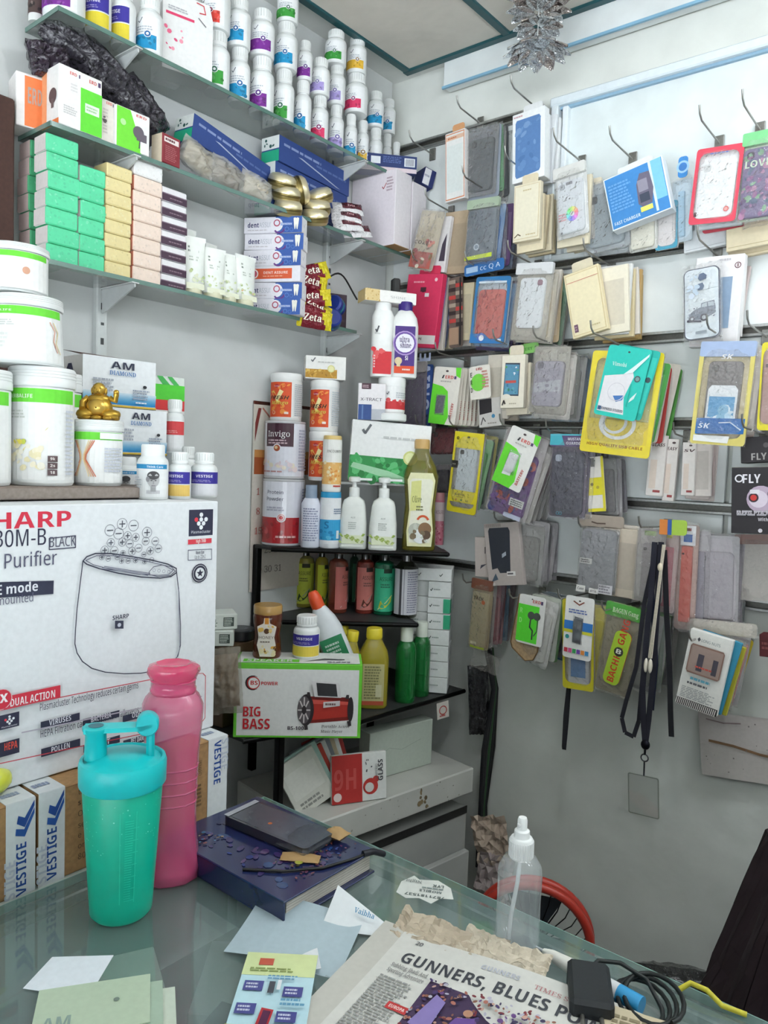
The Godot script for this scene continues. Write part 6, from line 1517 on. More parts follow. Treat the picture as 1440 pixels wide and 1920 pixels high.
func counter_things() -> void:
	# glass display counter: framed glass top, glass sides, an inner shelf with packets
	var X0 := -2.1; var X1 := -0.805; var Z0 := 0.455; var Z1 := 2.3
	var cx := (X0 + X1) * 0.5; var cz := (Z0 + Z1) * 0.5; var w := X1 - X0; var d := Z1 - Z0
	var top := MB.new().box(Vector3(cx, 0.955, cz), Vector3(w, 0.01, d), lin("8fa8a4"))
	var edge := MB.new()
	edge.box(Vector3(X1 + 0.0006,0.955, cz), Vector3(0.0012,0.0104, d), lin("7fa39a")).box(Vector3(cx, 0.955, Z0 - 0.0006), Vector3(w, 0.0104,0.0012), lin("7fa39a"))
	var back := MB.new().box(Vector3(X1 - 0.006,0.5, cz), Vector3(0.01,0.86, d - 0.04), lin("b4bab7"))
	var side := MB.new().box(Vector3(cx, 0.52, Z0 + 0.004), Vector3(w, 0.84,0.006), lin("9db0ac"))
	var fr := MB.new()
	fr.box(Vector3(X1 - 0.009,0.94, cz), Vector3(0.018,0.016, d), lin("9aa3a1"), 0.002).box(Vector3(cx, 0.94, Z0 + 0.009), Vector3(w, 0.016,0.018), lin("9aa3a1"), 0.002)
	for q in [[X1 - 0.009, Z0 + 0.009],[X1 - 0.009, Z1 - 0.009],[X0 + 0.009, Z0 + 0.009]]: fr.box(Vector3(q[0],0.5, q[1]), Vector3(0.018,0.87,0.018), lin("8d9694"), 0.002)
	var inner := MB.new().box(Vector3(cx, 0.78, cz), Vector3(w - 0.04,0.01, d - 0.04), lin("6d7a76"), 0.001)
	var base := MB.new().box(Vector3(cx, 0.05, cz), Vector3(w, 0.1, d), lin("6d716e"), 0.002)
	thing("glass_counter", "glass topped display counter across the front with papers and bottles on it", "counter", Transform3D.IDENTITY, [["top_pane", top, "counter_glass"],["top_pane>edge", edge, "gloss"],["side_pane", side, "glass"],["back_board", back, "laminate"],["frame", fr, "metal"],["inner_shelf", inner, "laminate"],["plinth", base, "laminate"]])
	# inside the case, seen through the top
	var IY := 0.7855
	var inn := [[-1.14,0.56,0.12,0.1,0.09,-25, "c3d3c4", "pale green gem folder under the glass near the shaker"],[-1.235,0.71,0.1,0.12,0.06,-50, "b9cdbd", "pale green folded wrapper under the glass at the counter's near edge"],[-1.09,0.72,0.11,0.09,0.07,18, "55606e", "dark blue box under the glass beside the flyer"],[-0.99,0.62,0.14,0.1,0.05,40, "a9b9b6", "grey green packet under the glass below the diary"],[-0.89,0.86,0.1,0.12,0.08,10, "3c7a80", "teal box under the glass below the torn sticker"],[-0.89,1.03,0.1,0.1,0.06,-8, "4a8a86", "sea green box under the glass near the adapter"],[-0.93,0.74,0.07,0.14,0.07,-30, "9bb3b0", "light green box standing under the glass below the folded paper"]]
	for q in inn:
		carton("showcase_box", q[7], Vector3(q[0], IY, q[1]), Vector3(q[2], q[4], q[3]), q[5], lin(q[6]), func(f, l, t, r): t.bars(0.1,0.2,0.8,0.5,2, mixc(q[6], "204040", 0.4), 3))
	var yc := MB.new()
	for i in 3: yc.box(Vector3(0.012 * i, -0.002 * i, 0.01 * i), Vector3(0.105,0.0012,0.07), lin(["b9c8b0", "a9bda9", "c6d0c0"][i]))
	var am := face(yc, Vector3(0,0.0008,0), Vector3(0.105,0,0), Vector3(0,0,-0.07))
	am.t("AM", 0.2,0.16,0.22, "8fa39c", 0.5,0.24,1).c(0.7,0.55,0.04, "7d8a80").bars(0.1,0.05,0.5,0.12,1, "a3b5a8", 2)
	thing("gem_folder", "pale green folded gem paper lying on the counter glass at the near corner", "paper", at(Vector3(-1.2373,0.9665,0.6938), -34), [["sheets", yc, "paper"]])
	var wf := MB.new().sheet(func(u, v): return Vector3((u - 0.5) * 0.05,0.012 * u * v, (v - 0.5) * 0.07), 4,4, lin("e3e8ee"))
	thing("white_slip", "small white slip sticking up behind the pale green gem paper", "paper", at(Vector3(-1.2279,0.962,0.6317), 30), [["sheet", wf, "paper"]])
	shaker()
	pink_bottle()
	diary()
	spray()
	papers()
	small_stuff()
	far_side()
	ornament()

func shaker() -> void:
	var p = [Vector3(-1.1276,0.961,0.5653), 0.0356,0.207]
	var r: float = p[1]; var h := 0.2
	var body := MB.new().lathe([[r * 0.9,0],[r * 0.99,0.004],[r * 1.02,0.02],[r * 1.27, h * 0.78],[r * 1.25, h * 0.79],[r * 1.2, h * 0.79]], lin("12c4a4"), 56,2.0, true, true)
	var marks := MB.new()
	var a := band(marks, Vector3(0,0.02,0), r * 1.022, r * 1.262, h * 0.78 - 0.02,-1.3,1.3)
	for k in 34: a.r(0.55,0.08 + 0.022 * k, 0.62 + (0.05 if k % 5 == 0 else 0.0), 0.087 + 0.022 * k, "2fd8ba")
	a.lay = 1.5
	a.r(0.66,0.06,0.67,0.86, "2fd8ba").r(0.5,0.06,0.51,0.86, "2fd8ba").dots(0.05,0.5,0.95,0.98,46,0.006,["8af0e0", "5ee6d0"],3)
	var lid := MB.new().lathe([[r * 1.33, h * 0.775],[r * 1.37, h * 0.785],[r * 1.38, h * 0.9],[r * 1.34, h * 0.925],[r * 1.24, h * 0.93],[r * 1.2, h * 0.915],[r * 0.9, h * 0.94],[r * 0.4, h * 0.955],[0, h * 0.957]], lin("16c8cc"), 56)
	# spout, hinge post, carrying arm
	var spout := MB.new()
	spout.lathe([[r * 0.36,0],[r * 0.33, h * 0.14],[r * 0.42, h * 0.17],[r * 0.42, h * 0.185],[r * 0.26, h * 0.19]], lin("14c2c6"), 28,2.0, true, true, Vector3(-r * 0.85, h * 0.93,0))
	spout.lathe([[r * 0.22, h * 0.188],[r * 0.24, h * 0.192],[0, h * 0.1915]], lin("0a6a78"), 24,2.0, false, true, Vector3(-r * 0.85, h * 0.93,0))
	spout.prism(PackedVector2Array([Vector2(-r * 1.2, h * 1.09), Vector2(r * 0.55, h * 1.09), Vector2(r * 0.9, h * 1.11), Vector2(r * 0.9, h * 1.13), Vector2(r * 0.4, h * 1.115), Vector2(-r * 1.2, h * 1.118)]), -r * 0.3, r * 0.3, lin("18ccd0"))
	var cap := MB.new()
	cap.xf = Transform3D(Basis(Vector3(1,0,0), PI / 2), Vector3(r * 0.75, h * 1.12,0))
	cap.lathe([[r * 0.32,-r * 0.3],[r * 0.36,-r * 0.24],[r * 0.36, r * 0.24],[r * 0.32, r * 0.3]], lin("1cc4cc"), 28)
	cap.xf = Transform3D.IDENTITY
	cap.box(Vector3(r * 0.85, h * 1.0,0), Vector3(r * 0.26, h * 0.18, r * 0.5), lin("14bcc2"), 0.003)
	thing("shaker_bottle", "turquoise protein shaker with a flip spout standing on the counter glass", "bottle", at(p[0],-36), [["body", body, "softplastic"],["body>scale_marks", marks, "softplastic"],["lid", lid, "plastic"],["lid>spout", spout, "plastic"],["lid>hinge_cap", cap, "plastic"]])

func pink_bottle() -> void:
	var p = [Vector3(-1.0415,0.961,0.5394), 0.0371,0.2758]
	var r: float = p[1]; var h: float = p[2]
	var pr := []
	for q in [[0.9,0.0],[0.99,0.012],[1.0,0.06],[0.93,0.12],[0.86,0.2],[0.83,0.3],[0.84,0.4],[0.87,0.5],[0.9,0.6],[0.97,0.7],[1.01,0.78],[1.01,0.81],[0.9,0.845],[0.74,0.868]]: pr.append([q[0] * r, q[1] * h])
	var body := MB.new().lathe(pr, lin("e2628f"), 14,2.6, true, false)
	var neck := MB.new().lathe([[r * 0.74, h * 0.865],[r * 0.77, h * 0.87],[r * 0.77, h * 0.885],[r * 0.74, h * 0.89],[r * 0.74, h * 0.92],[r * 0.77, h * 0.925],[r * 0.72, h * 0.93]], lin("e0447c"), 36)
	var cap := MB.new().lathe([[r * 0.74, h * 0.925],[r * 0.9, h * 0.965],[r * 0.88, h * 0.985],[r * 0.62, h],[r * 0.5, h * 0.985],[0, h * 0.985]], lin("e63f72"), 9)
	var foot := MB.new().lathe([[r * 0.86,0.0015],[r * 0.94,0.005],[r * 0.94,0.012],[r * 0.5,0.016],[0,0.012]], lin("c8386e"), 30)
	var ribs := MB.new()
	for k in 4: ribs.lathe([[r * (0.845 + 0.012 * k) , h * (0.36 + 0.055 * k)],[r * (0.868 + 0.012 * k), h * (0.365 + 0.055 * k)],[r * (0.845 + 0.012 * k), h * (0.37 + 0.055 * k)]], lin("d8608e"), 14,2.6, false, false)
	thing("water_bottle", "tall pink translucent water bottle with a faceted cap behind the shaker", "bottle", at(p[0],-30), [["body", body, "pinkplastic"],["neck_ring", neck, "tinted"],["cap", cap, "tinted"],["foot", foot, "tinted"],["body>rib", ribs, "pinkplastic"]])

func diary() -> void:
	var Y := 0.9612
	var pages := MB.new().box(Vector3(0.004,0.0155,-0.002), Vector3(0.15,0.024,0.222), lin("cfcac0"))
	for k in 7: pages.box(Vector3(0.004,0.0055 + k * 0.0033,-0.002), Vector3(0.1505,0.0005,0.2225), lin("a9a297"))
	var cov := MB.new().box(Vector3(0,0.0015,0), Vector3(0.164,0.003,0.232), lin("1f2a52"), 0.0008).box(Vector3(0,0.0295,0), Vector3(0.164,0.003,0.232), lin("232c56"), 0.0008).box(Vector3(-0.0805,0.0155,0), Vector3(0.003,0.029,0.232), lin("1d2850"), 0.0008)
	var art := MB.new()
	var f := face(art, Vector3(0,0.0311,0), Vector3(0.164,0,0), Vector3(0,0,-0.232))
	f.dots(0.1,0.1,0.9,0.9,60,0.03,["2c3a72", "3a2f5e", "4a3560", "26406e"],3).dots(0.25,0.08,0.75,0.32,46,0.012,["5a2f48", "7a4440", "4a2c55", "5d5642"],5).dots(0.1,0.68,0.3,0.86,14,0.012,["7a4a4a", "3f6a88", "7a6a5a"],7).dots(0.62,0.1,0.95,0.5,40,0.01,["6a2f48", "8a4a3c", "3a4a7a"],8).c(0.42,0.2,0.022, "9a9a3e")
	var co := MB.new()
	co.tube([Vector3(-0.07,0.033,0.03), Vector3(-0.04,0.0335,0.07), Vector3(0.0,0.033,0.1), Vector3(0.04,0.033,0.112), Vector3(0.075,0.031,0.116), Vector3(0.098,0.02,0.117)],0.0018, lin("16161c"), 6)
	co.tube([Vector3(0.06,0.0325,0.113), Vector3(0.075,0.032,0.118), Vector3(0.094,0.022,0.12)],0.0042, lin("1b1b22"), 8)
	co.tube([Vector3(-0.083,0.004,0.1), Vector3(-0.1,0.002,0.118), Vector3(-0.112,0.0015,0.122)],0.001, lin("20304a"), 5)
	thing("diary", "thick navy diary with a printed flower cover lying on the counter glass", "diary", at(Vector3(-0.941, Y, 0.615)), [["page_block", pages, "paper"],["cover", cov, "gloss"],["cover>print", art, "gloss"],["ribbon_cord", co, "rubber"]])
	# wrapped phone-shaped packet lying on the diary
	var DY := Y + 0.0325
	var ph := MB.new().prism(rrect(0.062,0.15,0.008), 0,0.012, lin("43474e"), lin("33363c"))
	var sk := MB.new()
	face(sk, Vector3(0,0,0.0121), Vector3(0.06,0,0), Vector3(0,0.148,0)).r(0.05,0.03,0.95,0.93, "4a4f57").c(0.36,0.55,0.02, "c06a3c").r(0.0,0.94,1,1, "a7aab0").dots(0.1,0.05,0.9,0.9,20,0.03,["474b53", "51565e"],3)
	var kr := MB.new()
	kr.pillow(0.05,0.03,0.012, lin("a8875a"), 0.004,3,8,6)
	kr.xf = Transform3D(Basis(), Vector3(0.034,-0.074,0.008))
	kr.pillow(0.026,0.03,0.014, lin("b39162"), 0.004,5,6,6)
	kr.xf = Transform3D(Basis(Vector3(0,0,1), 0.5), Vector3(-0.034,-0.07,0.001))
	kr.pillow(0.02,0.05,0.008, lin("ae8c5c"), 0.003,7,6,8)
	var fi := MB.new()
	fi.xf = Transform3D(Basis(), Vector3(0,-0.052,0.006))
	fi.pillow(0.07,0.05,0.022, lin("5a6068"), 0.006,8,12,10)
	thing("wrapped_phone", "dark film-wrapped phone packet with torn brown ends lying on the diary", "packet", Transform3D(Basis(Vector3(1,0,0), -PI / 2).rotated(Vector3(0,1,0), deg_to_rad(4)), Vector3(-0.915, DY, 0.605)), [["body", ph, "gloss"],["body>film_print", sk, "gloss"],["torn_paper", kr, "paper"],["film", fi, "hazy"]])

func spray() -> void:
	var p = [Vector3(-0.8664,0.961,0.9463), 0.0259,0.1482]
	var r: float = p[1] * 0.96; var h: float = p[2]
	var body := MB.new().lathe([[r * 0.85,0.001],[r * 0.98,0.004],[r, 0.012],[r * 0.97, h * 0.35],[r * 1.0, h * 0.55],[r * 0.96, h * 0.62],[r * 0.72, h * 0.69],[r * 0.45, h * 0.71],[r * 0.42, h * 0.73]], lin("dfe6e8"), 48)
	var liq := MB.new().lathe([[r * 0.8,0.004],[r * 0.93,0.007],[r * 0.93, h * 0.13],[0, h * 0.13]], lin("cfd9dc"), 40)
	var cap := MB.new().lathe([[r * 0.5, h * 0.69],[r * 0.53, h * 0.7],[r * 0.53, h * 0.83],[r * 0.48, h * 0.845],[r * 0.36, h * 0.85],[r * 0.34, h * 0.9],[r * 0.3, h * 0.905],[r * 0.22, h * 0.91],[r * 0.22, h * 0.98],[r * 0.18, h],[0, h]], lin("eceeed"), 36)
	for k in 30:
		var a := TAU * k / 30.0
		cap.box(Vector3(sin(a) * r * 0.535, h * 0.765, cos(a) * r * 0.535), Vector3(0.0012, h * 0.12,0.0012), lin("e6e8e7"))
	var noz := MB.new().box(Vector3(-r * 0.16, h * 0.95, r * 0.1), Vector3(r * 0.22, h * 0.03, r * 0.16), lin("e9ebea"), 0.001)
	var tube := MB.new().tube([Vector3(0, h * 0.72,0), Vector3(-r * 0.1, h * 0.5,0.0), Vector3(-r * 0.4, h * 0.25,0.004), Vector3(-r * 0.5,0.012,0.006)],0.0024, lin("e3e8ea"), 8)
	thing("spray_bottle", "clear plastic spray bottle with a white pump on the counter's edge", "bottle", at(p[0],-40), [["body", body, "clearplastic"],["body>liquid", liq, "clear"],["pump_cap", cap, "plastic"],["pump_cap>nozzle", noz, "plastic"],["dip_tube", tube, "plastic"]])

func papers() -> void:
	var Y := 0.9605
	# newspaper: folded stack of pages
	var R := 0.42; var H := 0.34
	var np := MB.new()
	for k in 5:
		var o := 0.0014 * k
		np.sheet(func(u, v): return Vector3(u * R - 0.006 * k * sin(k), o + 0.0045 * v * v * (1.0 + 0.5 * sin(u * 9.0 + k)) + 0.003 * sin(u * 7.0 + v * 4.0 + k * 0.4) * v, -v * H + 0.004 * sin(k * 2.1)), 22,16, lin("d3d2cc" if k == 4 else "c3c1b8"))
	var xf := at(Vector3(-1.277, Y + 0.001,0.883), -80.4)
	var pr := MB.new()
	var f := face(pr, Vector3(R * 0.5,0.0145,-H * 0.5), Vector3(R, 0,0), Vector3(0,0,-H))
	var bend := NewsArt.new()
	bend.mb = pr; bend.W = R; bend.H = H
	bend.t("GUNNERS, BLUES POWER", 0.045,0.865,0.05, "42434a", 0.0,0.565,1)
	bend.t("20", 0.05,0.955,0.018, "6a6a6e", 0.0,0.0,1)
	bend.t("TIMES SPORT", 0.38,0.93,0.018, "b9787a", 0.0,0.14,2).t("GUNNERS", 0.24,0.94,0.02, "b9bcc6", 0.0,0.1,1)
	bend.t("Subbing, Jhadi And", 0.035,0.825,0.018, "505056", 0.0,0.1,2).t("Sporting Adventure", 0.035,0.798,0.018, "505056", 0.0,0.1,2)
	bend.bars(0.03,0.28,0.13,0.78,40, "9a9a98", 3).bars(0.14,0.28,0.235,0.5,18, "9a9a98", 4)
	bend.r(0.095,0.655,0.15,0.685, "c23a3a").t("EUROPA", 0.122,0.663,0.013, "f0dcd8", 0.5,0.04,1)
	# match picture, printed
	bend.r(0.15,0.44,0.53,0.82, "453254")
	bend.dots(0.152,0.44,0.528,0.6,220,0.011,["6a3a78", "52305e", "8a4a52", "2f2a4a", "b9776a"],6).dots(0.152,0.6,0.528,0.82,330,0.008,["6d4a86", "8a5a48", "3a2f52", "a86a5a", "c8a090", "7a2f3a", "4a3a6a", "b4b0c0"],9)
	bend.p([[0.33,0.45],[0.36,0.56],[0.38,0.6],[0.4,0.56],[0.44,0.45]], "3f9a52").c(0.38,0.62,0.016, "c89a7a").p([[0.24,0.6],[0.26,0.7],[0.3,0.72],[0.33,0.6]], "6a4a92").c(0.28,0.73,0.014, "b98a70").c(0.3,0.58,0.016, "e2e0e4").p([[0.17,0.62],[0.19,0.76],[0.22,0.74],[0.22,0.6]], "8a7ab4")
	bend.t("Sanchez", 0.15,0.385,0.028, "46464c", 0.0,0.1,2).t("out of ba", 0.15,0.34,0.028, "46464c", 0.0,0.11,2).r(0.15,0.43,0.4,0.434, "c9c24a").bars(0.27,0.28,0.52,0.42,9, "9a9a98", 5).bars(0.54,0.3,0.7,0.8,34, "9a9a98", 7).r(0.54,0.81,0.6,0.835, "3a3a40")
	thing("newspaper", "folded newspaper sports page with a bold headline on the counter glass", "newspaper", xf, [["pages", np, "paper"],["print", pr, "paper"]])
	# crumpled brown sheets behind it
	var bl := ["crumpled brown stained paper behind the newspaper's headline", "curled beige stained paper beside the spray bottle"]
	for i in 2:
		var nz := FastNoiseLite.new()
		nz.seed = 5 + i; nz.frequency = 1.0
		var sh := MB.new().sheet(func(u, v): return Vector3((u - 0.5) * (0.13 - 0.03 * i), 0.004 + 0.009 * absf(nz.get_noise_2d(u * 4.0, v * 3.0)) + 0.012 * v * v, -(v - 0.5) * (0.042 - 0.006 * i) + 0.012 * nz.get_noise_2d(u * 3.0,4.0)), 26,14, lin(["c3b49e", "d2c6b2"][i]))
		thing("crumpled_paper", bl[i], "paper", at(Vector3(-0.926 + 0.012 * i, Y + 0.0005 + 0.003 * i, 0.892 + 0.062 * i), -79 - 4 * i), [["sheet", sh, "paper"]], "crumpled brown papers")
	# torn sticker with upside-down number
	var st := MB.new().prism(PackedVector2Array([Vector2(-0.03,-0.012), Vector2(-0.012,-0.026), Vector2(0.012,-0.022), Vector2(0.02,-0.03), Vector2(0.034,-0.012), Vector2(0.036,0.014), Vector2(0.022,0.024), Vector2(0.006,0.02), Vector2(-0.01,0.028), Vector2(-0.02,0.014), Vector2(-0.036,0.012)]), 0,0.0004, lin("d3d6d0"))
	face(st, Vector3(0,0,0.0005), Vector3(0.07,0,0), Vector3(0,0.05,0)).t("7871181537", 0.5,0.72,0.11, "55605e", 0.5,0.72,1).t("MOBILE", 0.42,0.5,0.1, "6d7876", 0.5,0.4,1).bars(0.2,0.36,0.7,0.46,1, "8a9492", 2).t("LYK", 0.3,0.22,0.12, "5d6866", 0.5,0.2,1).t("Night", 0.76,0.14,0.12, "5d6866", 0.5,0.3,2)
	thing("torn_sticker", "torn white sticker with an upside-down phone number stuck on the counter glass", "sticker", Transform3D(Basis(Vector3(1,0,0), -PI / 2).rotated(Vector3(0,1,0), deg_to_rad(118)), Vector3(-0.846, Y, 0.805)), [["paper", st, "paper"]])
	# bluish plain sheet, folded white sheet, flyer
	var bs := MB.new().sheet(func(u, v): return Vector3((u - 0.5) * 0.13,0.0015 + 0.009 * v * v + 0.003 * sin(u * 5.0), -(v - 0.5) * 0.1), 10,8, lin("aebfc6"))
	thing("blank_sheet", "plain pale blue sheet lying on the glass in front of the diary", "paper", at(Vector3(-1.025, Y + 0.0005,0.755), -66), [["sheet", bs, "paper"]])
	var fo := MB.new().sheet(func(u, v): return Vector3((u - 0.5) * 0.07,0.002 + 0.026 * v * (1.0 - u) , -(v - 0.5) * 0.05 * (1.0 - 0.55 * u)), 6,6, lin("dde2e4"))
	var fw := MB.new()
	face(fw, Vector3(0.008,0.0165,-0.004), Vector3(0.05,-0.006,0), Vector3(0,0.012,-0.02)).t("Vaibha", 0.5,0.3,0.26, "4a8ab0", 0.5,0.5,4)
	thing("folded_paper", "white folded paper with a small blue name beside the newspaper", "paper", at(Vector3(-0.962, Y + 0.0005,0.79), -70), [["sheet", fo, "paper"],["print", fw, "paper"]])
	var fy := MB.new().box(Vector3(0,0.001,0), Vector3(0.075,0.0016,0.12), lin("bfe0ea"), 0.0004)
	var ff := face(fy, Vector3(0,0.0019,0), Vector3(0.075,0,0), Vector3(0,0,-0.12))
	ff.r(0.0,0.7,1,1, "d6e3a8").c(0.28,0.88,0.03, "a83a3a").r(0.2,0.83,0.4,0.92, "c45a48").bars(0.1,0.74,0.8,0.8,2, "8a9a5a", 3)
	for q in [[0.08,0.5],[0.62,0.44],[0.06,0.22],[0.6,0.14]]: ff.r(q[0], q[1], q[0] + 0.26, q[1] + 0.12, "4a4f90").bars(q[0] + 0.03, q[1] + 0.02, q[0] + 0.23, q[1] + 0.1,2, "c9cde6", 2)
	ff.r(0.42,0.46,0.5,0.6, "4a4f58").r(0.53,0.5,0.58,0.62, "e6eaee").bars(0.38,0.62,0.8,0.68,2, "6aa0c0", 4).p([[0.36,0.02],[0.52,0.0],[0.56,0.26],[0.4,0.28]], "b8323c").p([[0.4,0.04],[0.5,0.03],[0.53,0.24],[0.43,0.25]], "5a2a4a").r(0.0,0.0,0.3,0.08, "e6e26a").bars(0.62,0.3,0.95,0.4,2, "6aa0c0", 6)
	thing("flyer", "glossy light blue flyer with phone pictures beside the newspaper", "flyer", at(Vector3(-1.112, Y + 0.0085,0.812), -52,0,0), [["card", fy, "gloss"]])
	thing("white_slip", "white slip peeping out under the glossy flyer", "paper", at(Vector3(-1.06, Y + 0.0015,0.775), -40), [["sheet", MB.new().sheet(func(u, v): return Vector3((u - 0.5) * 0.07,0.004 * u * v, (v - 0.5) * 0.05), 4,4, lin("e3e6e8")), "paper"]])

class NewsArt extends Art:
	# follows the waviness of the top page
	func at(u: float, v: float) -> Vector3:
		return Vector3(u * W - 0.006 * 4 * sin(4), 0.0056 + 0.0009 + 0.0045 * v * v * (1.0 + 0.5 * sin(u * 9.0 + 4.0)) + 0.003 * sin(u * 7.0 + v * 4.0 + 1.6) * v + lay * 0.0001,-v * H + 0.004 * sin(8.4))

func small_stuff() -> void:
	var Y := 0.9605
	# black mains adapter with its coiled lead
	var ad := MB.new()
	ad.box(Vector3(0,0.0155,0), Vector3(0.042,0.03,0.068), lin("26282b"), 0.004)
	var ld := MB.new()
	var pts := []
	for k in 60:
		var t := k / 59.0
		pts.append(Vector3(0.045 + 0.026 * cos(t * TAU * 3.2) + 0.02 * t, 0.006 + 0.012 * t + 0.004 * sin(t * 21.0), -0.01 + 0.042 * sin(t * TAU * 3.2)))
	ld.tube([Vector3(0.0,0.018,-0.034), Vector3(0.012,0.02,-0.05), Vector3(0.035,0.018,-0.055), Vector3(0.06,0.014,-0.04)] + pts, 0.0024, lin("1c1d20"), 6)
	var pin := MB.new()
	for s in [-0.009,0.009]: pin.tube([Vector3(s, 0.016,0.033), Vector3(s, 0.016,0.052)],0.0024, lin("b0aca4"), 8)
	thing("power_adapter", "black mains adapter with a coiled lead on the counter glass", "adapter", at(Vector3(-0.908, Y, 1.052), -62), [["body", ad, "rubber"],["lead", ld, "rubber"],["pin", pin, "metal"]])
	# blue and white tube
	var tb := MB.new()
	tb.xf = Transform3D(Basis(Vector3(0,0,1), PI / 2), Vector3(0,0.009,0))
	tb.lathe([[0.003,-0.06],[0.006,-0.05],[0.0085,-0.02],[0.009,0.03],[0.009,0.055]],[lin("e4e2da"), lin("e4e2da"), lin("dfe2e4"), lin("3a9ad0")],20)
	var tip := MB.new()
	tip.xf = tb.xf
	tip.lathe([[0.0012,-0.07],[0.0018,-0.06]], lin("b9bcc0"), 10)
	thing("glue_tube", "white and blue tube with a thin nozzle lying behind the black adapter", "tube", at(Vector3(-0.874, Y, 1.04), 84), [["body", tb, "plastic"],["nozzle", tip, "plastic"]])
	thing("yellow_cable", "short yellow cable bent over the counter's edge", "cable", at(Vector3(-0.822, Y + 0.003,1.135), -60), [["body", MB.new().tube([Vector3(-0.02,0.0,-0.012), Vector3(-0.008,0.008,-0.014), Vector3(0.006,0.008,-0.006), Vector3(0.018,0.002,0.006), Vector3(0.04,0.0,0.012)],0.0028, lin("d6cc3a"), 8), "rubber"]])
	var cards := MB.new()
	for k in 6: cards.box(Vector3(0.001 * sin(k * 2.0), 0.0015 + k * 0.0028,0.001 * cos(k * 3.0)), Vector3(0.07,0.0024,0.05), lin(["cfc3a8", "d8ceb4", "c6b99c"][k % 3]), 0.0004)
	face(cards, Vector3(0,0.0172,0), Vector3(0.07,0,0), Vector3(0,0,-0.05)).bars(0.1,0.2,0.9,0.8,4, "8a7e62", 3)
	thing("card_stack", "small stack of beige cards beside the black adapter", "cards", at(Vector3(-0.925, Y, 1.112), -74), [["cards", cards, "paper"]])

func far_side() -> void:
	# red-rimmed table fan on the floor between the counter and the hanging wall
	var fan := Node3D.new()
	fan.name = numbered("table_fan")
	add_child(fan)
	fan.transform = at(Vector3(-0.27,0,0.665), -64)
	tag(fan, "table fan with a red rim and black wire guard behind the counter", "fan")
	var rim := MB.new()
	var wires := MB.new()
	var c := Vector3(0,0.565,0)
	for k in 2:
		var ring := []
		for i in 49: ring.append(c + Vector3(cos(TAU * i / 48.0) * 0.112, sin(TAU * i / 48.0) * 0.112,-0.012 + 0.024 * k))
		rim.tube(ring, 0.009, lin("b8382c"), 8)
	for i in 30:
		var a := TAU * i / 30.0
		wires.tube([c + Vector3(cos(a) * 0.02, sin(a) * 0.02,0.03), c + Vector3(cos(a) * 0.09, sin(a) * 0.09,0.028), c + Vector3(cos(a) * 0.11, sin(a) * 0.11,0.0)],0.0014, lin("1f1f21"), 4)
	part("rim", rim, "plastic", fan)
	part("wire_guard", wires, "metal", fan.get_node("rim"))
	for i in 3:
		var b := MB.new()
		b.xf = Transform3D(Basis(Vector3(0,0,1), TAU * i / 3.0), c)
		b.sheet(func(u, v): return Vector3((u - 0.5) * 0.08 * (0.4 + v), 0.02 + v * 0.07,0.012 * (u - 0.5)), 5,4, lin("2d3036"), 0.0015)
		part("blade", b, "plastic", fan)
	var hub := MB.new()
	hub.xf = Transform3D(Basis(Vector3(1,0,0), PI / 2), c)
	hub.lathe([[0.024,-0.07],[0.03,-0.05],[0.026,-0.01],[0.022,0.02],[0.012,0.028],[0,0.03]], lin("232427"), 24)
	part("motor", hub, "plastic", fan)
	part("stand", MB.new().lathe([[0.1,0.0],[0.1,0.012],[0.05,0.03],[0.014,0.05],[0.012,0.55]], lin("1f2022"), 28,2.0, true, true, Vector3(0,0,-0.05)), "plastic", fan)
	bag("plastic_bag", "dark bag slumped on the floor crate beside the red-rimmed fan", at(Vector3(-0.13,0.49,0.9), -60), 0.16,0.1,0.08, "27272a", "blackbag", 0.012,61)
	carton("storage_crate", "dark grey crate on the floor under the slumped bag", Vector3(-0.12,0,0.9), Vector3(0.14,0.44,0.12), -80, lin("2d2d30"), null, "", "crate")
	# crumpled beige papers stuffed by the cabinet
	for i in 3:
		var nz := FastNoiseLite.new()
		nz.seed = 21 + i; nz.frequency = 1.0
		thing("crumpled_paper", ["crumpled beige wrapper stuffed between cabinet and hanging wall, uppermost", "crumpled grey pink wrapper stuffed between cabinet and hanging wall", "crumpled beige wrapper lowest beside the cabinet"][i], "paper", at(Vector3(-0.045,0.6 - 0.09 * i, 0.43 + 0.012 * i), -70,0,12 - 20 * i), [["sheet", MB.new().sheet(func(u, v): return Vector3((u - 0.5) * 0.085, (v - 0.5) * 0.12,0.025 * nz.get_noise_2d(u * 4.0, v * 4.0)), 9,10, lin(["b8a696", "a39694", "a8978a"][i])), "paper"]], "crumpled wrappers by the cabinet")
	# dark maroon jacket over a stool
	var nz2 := FastNoiseLite.new()
	nz2.seed = 8; nz2.frequency = 1.0
	var jk := MB.new().sheet(func(u, v):
		var a: float = u * TAU
		var r: float = lerpf(0.32,0.1, pow(v, 1.6)) * (1.0 + 0.09 * sin(a * 7.0 + v * 3.0) * (1.0 - v) + 0.14 * nz2.get_noise_3d(sin(a) * 2.0, v * 3.0, cos(a) * 2.0))
		if v > 0.93: r *= 0.6
		return Vector3(cos(a) * r * 0.8, v * 1.06,-sin(a) * r), 56,26, lin("2a1a1d"), 0.003)
	thing("dark_jacket", "dark maroon jacket draped over a stool behind the counter's right end", "jacket", at(Vector3(-0.4,0.0,1.235)), [["cloth", jk, "cloth"],["stool", MB.new().lathe([[0.05,0.0],[0.05,0.9],[0.1,0.92],[0.1,0.98],[0,0.98]], lin("3a2f2a"), 16), "board"]])

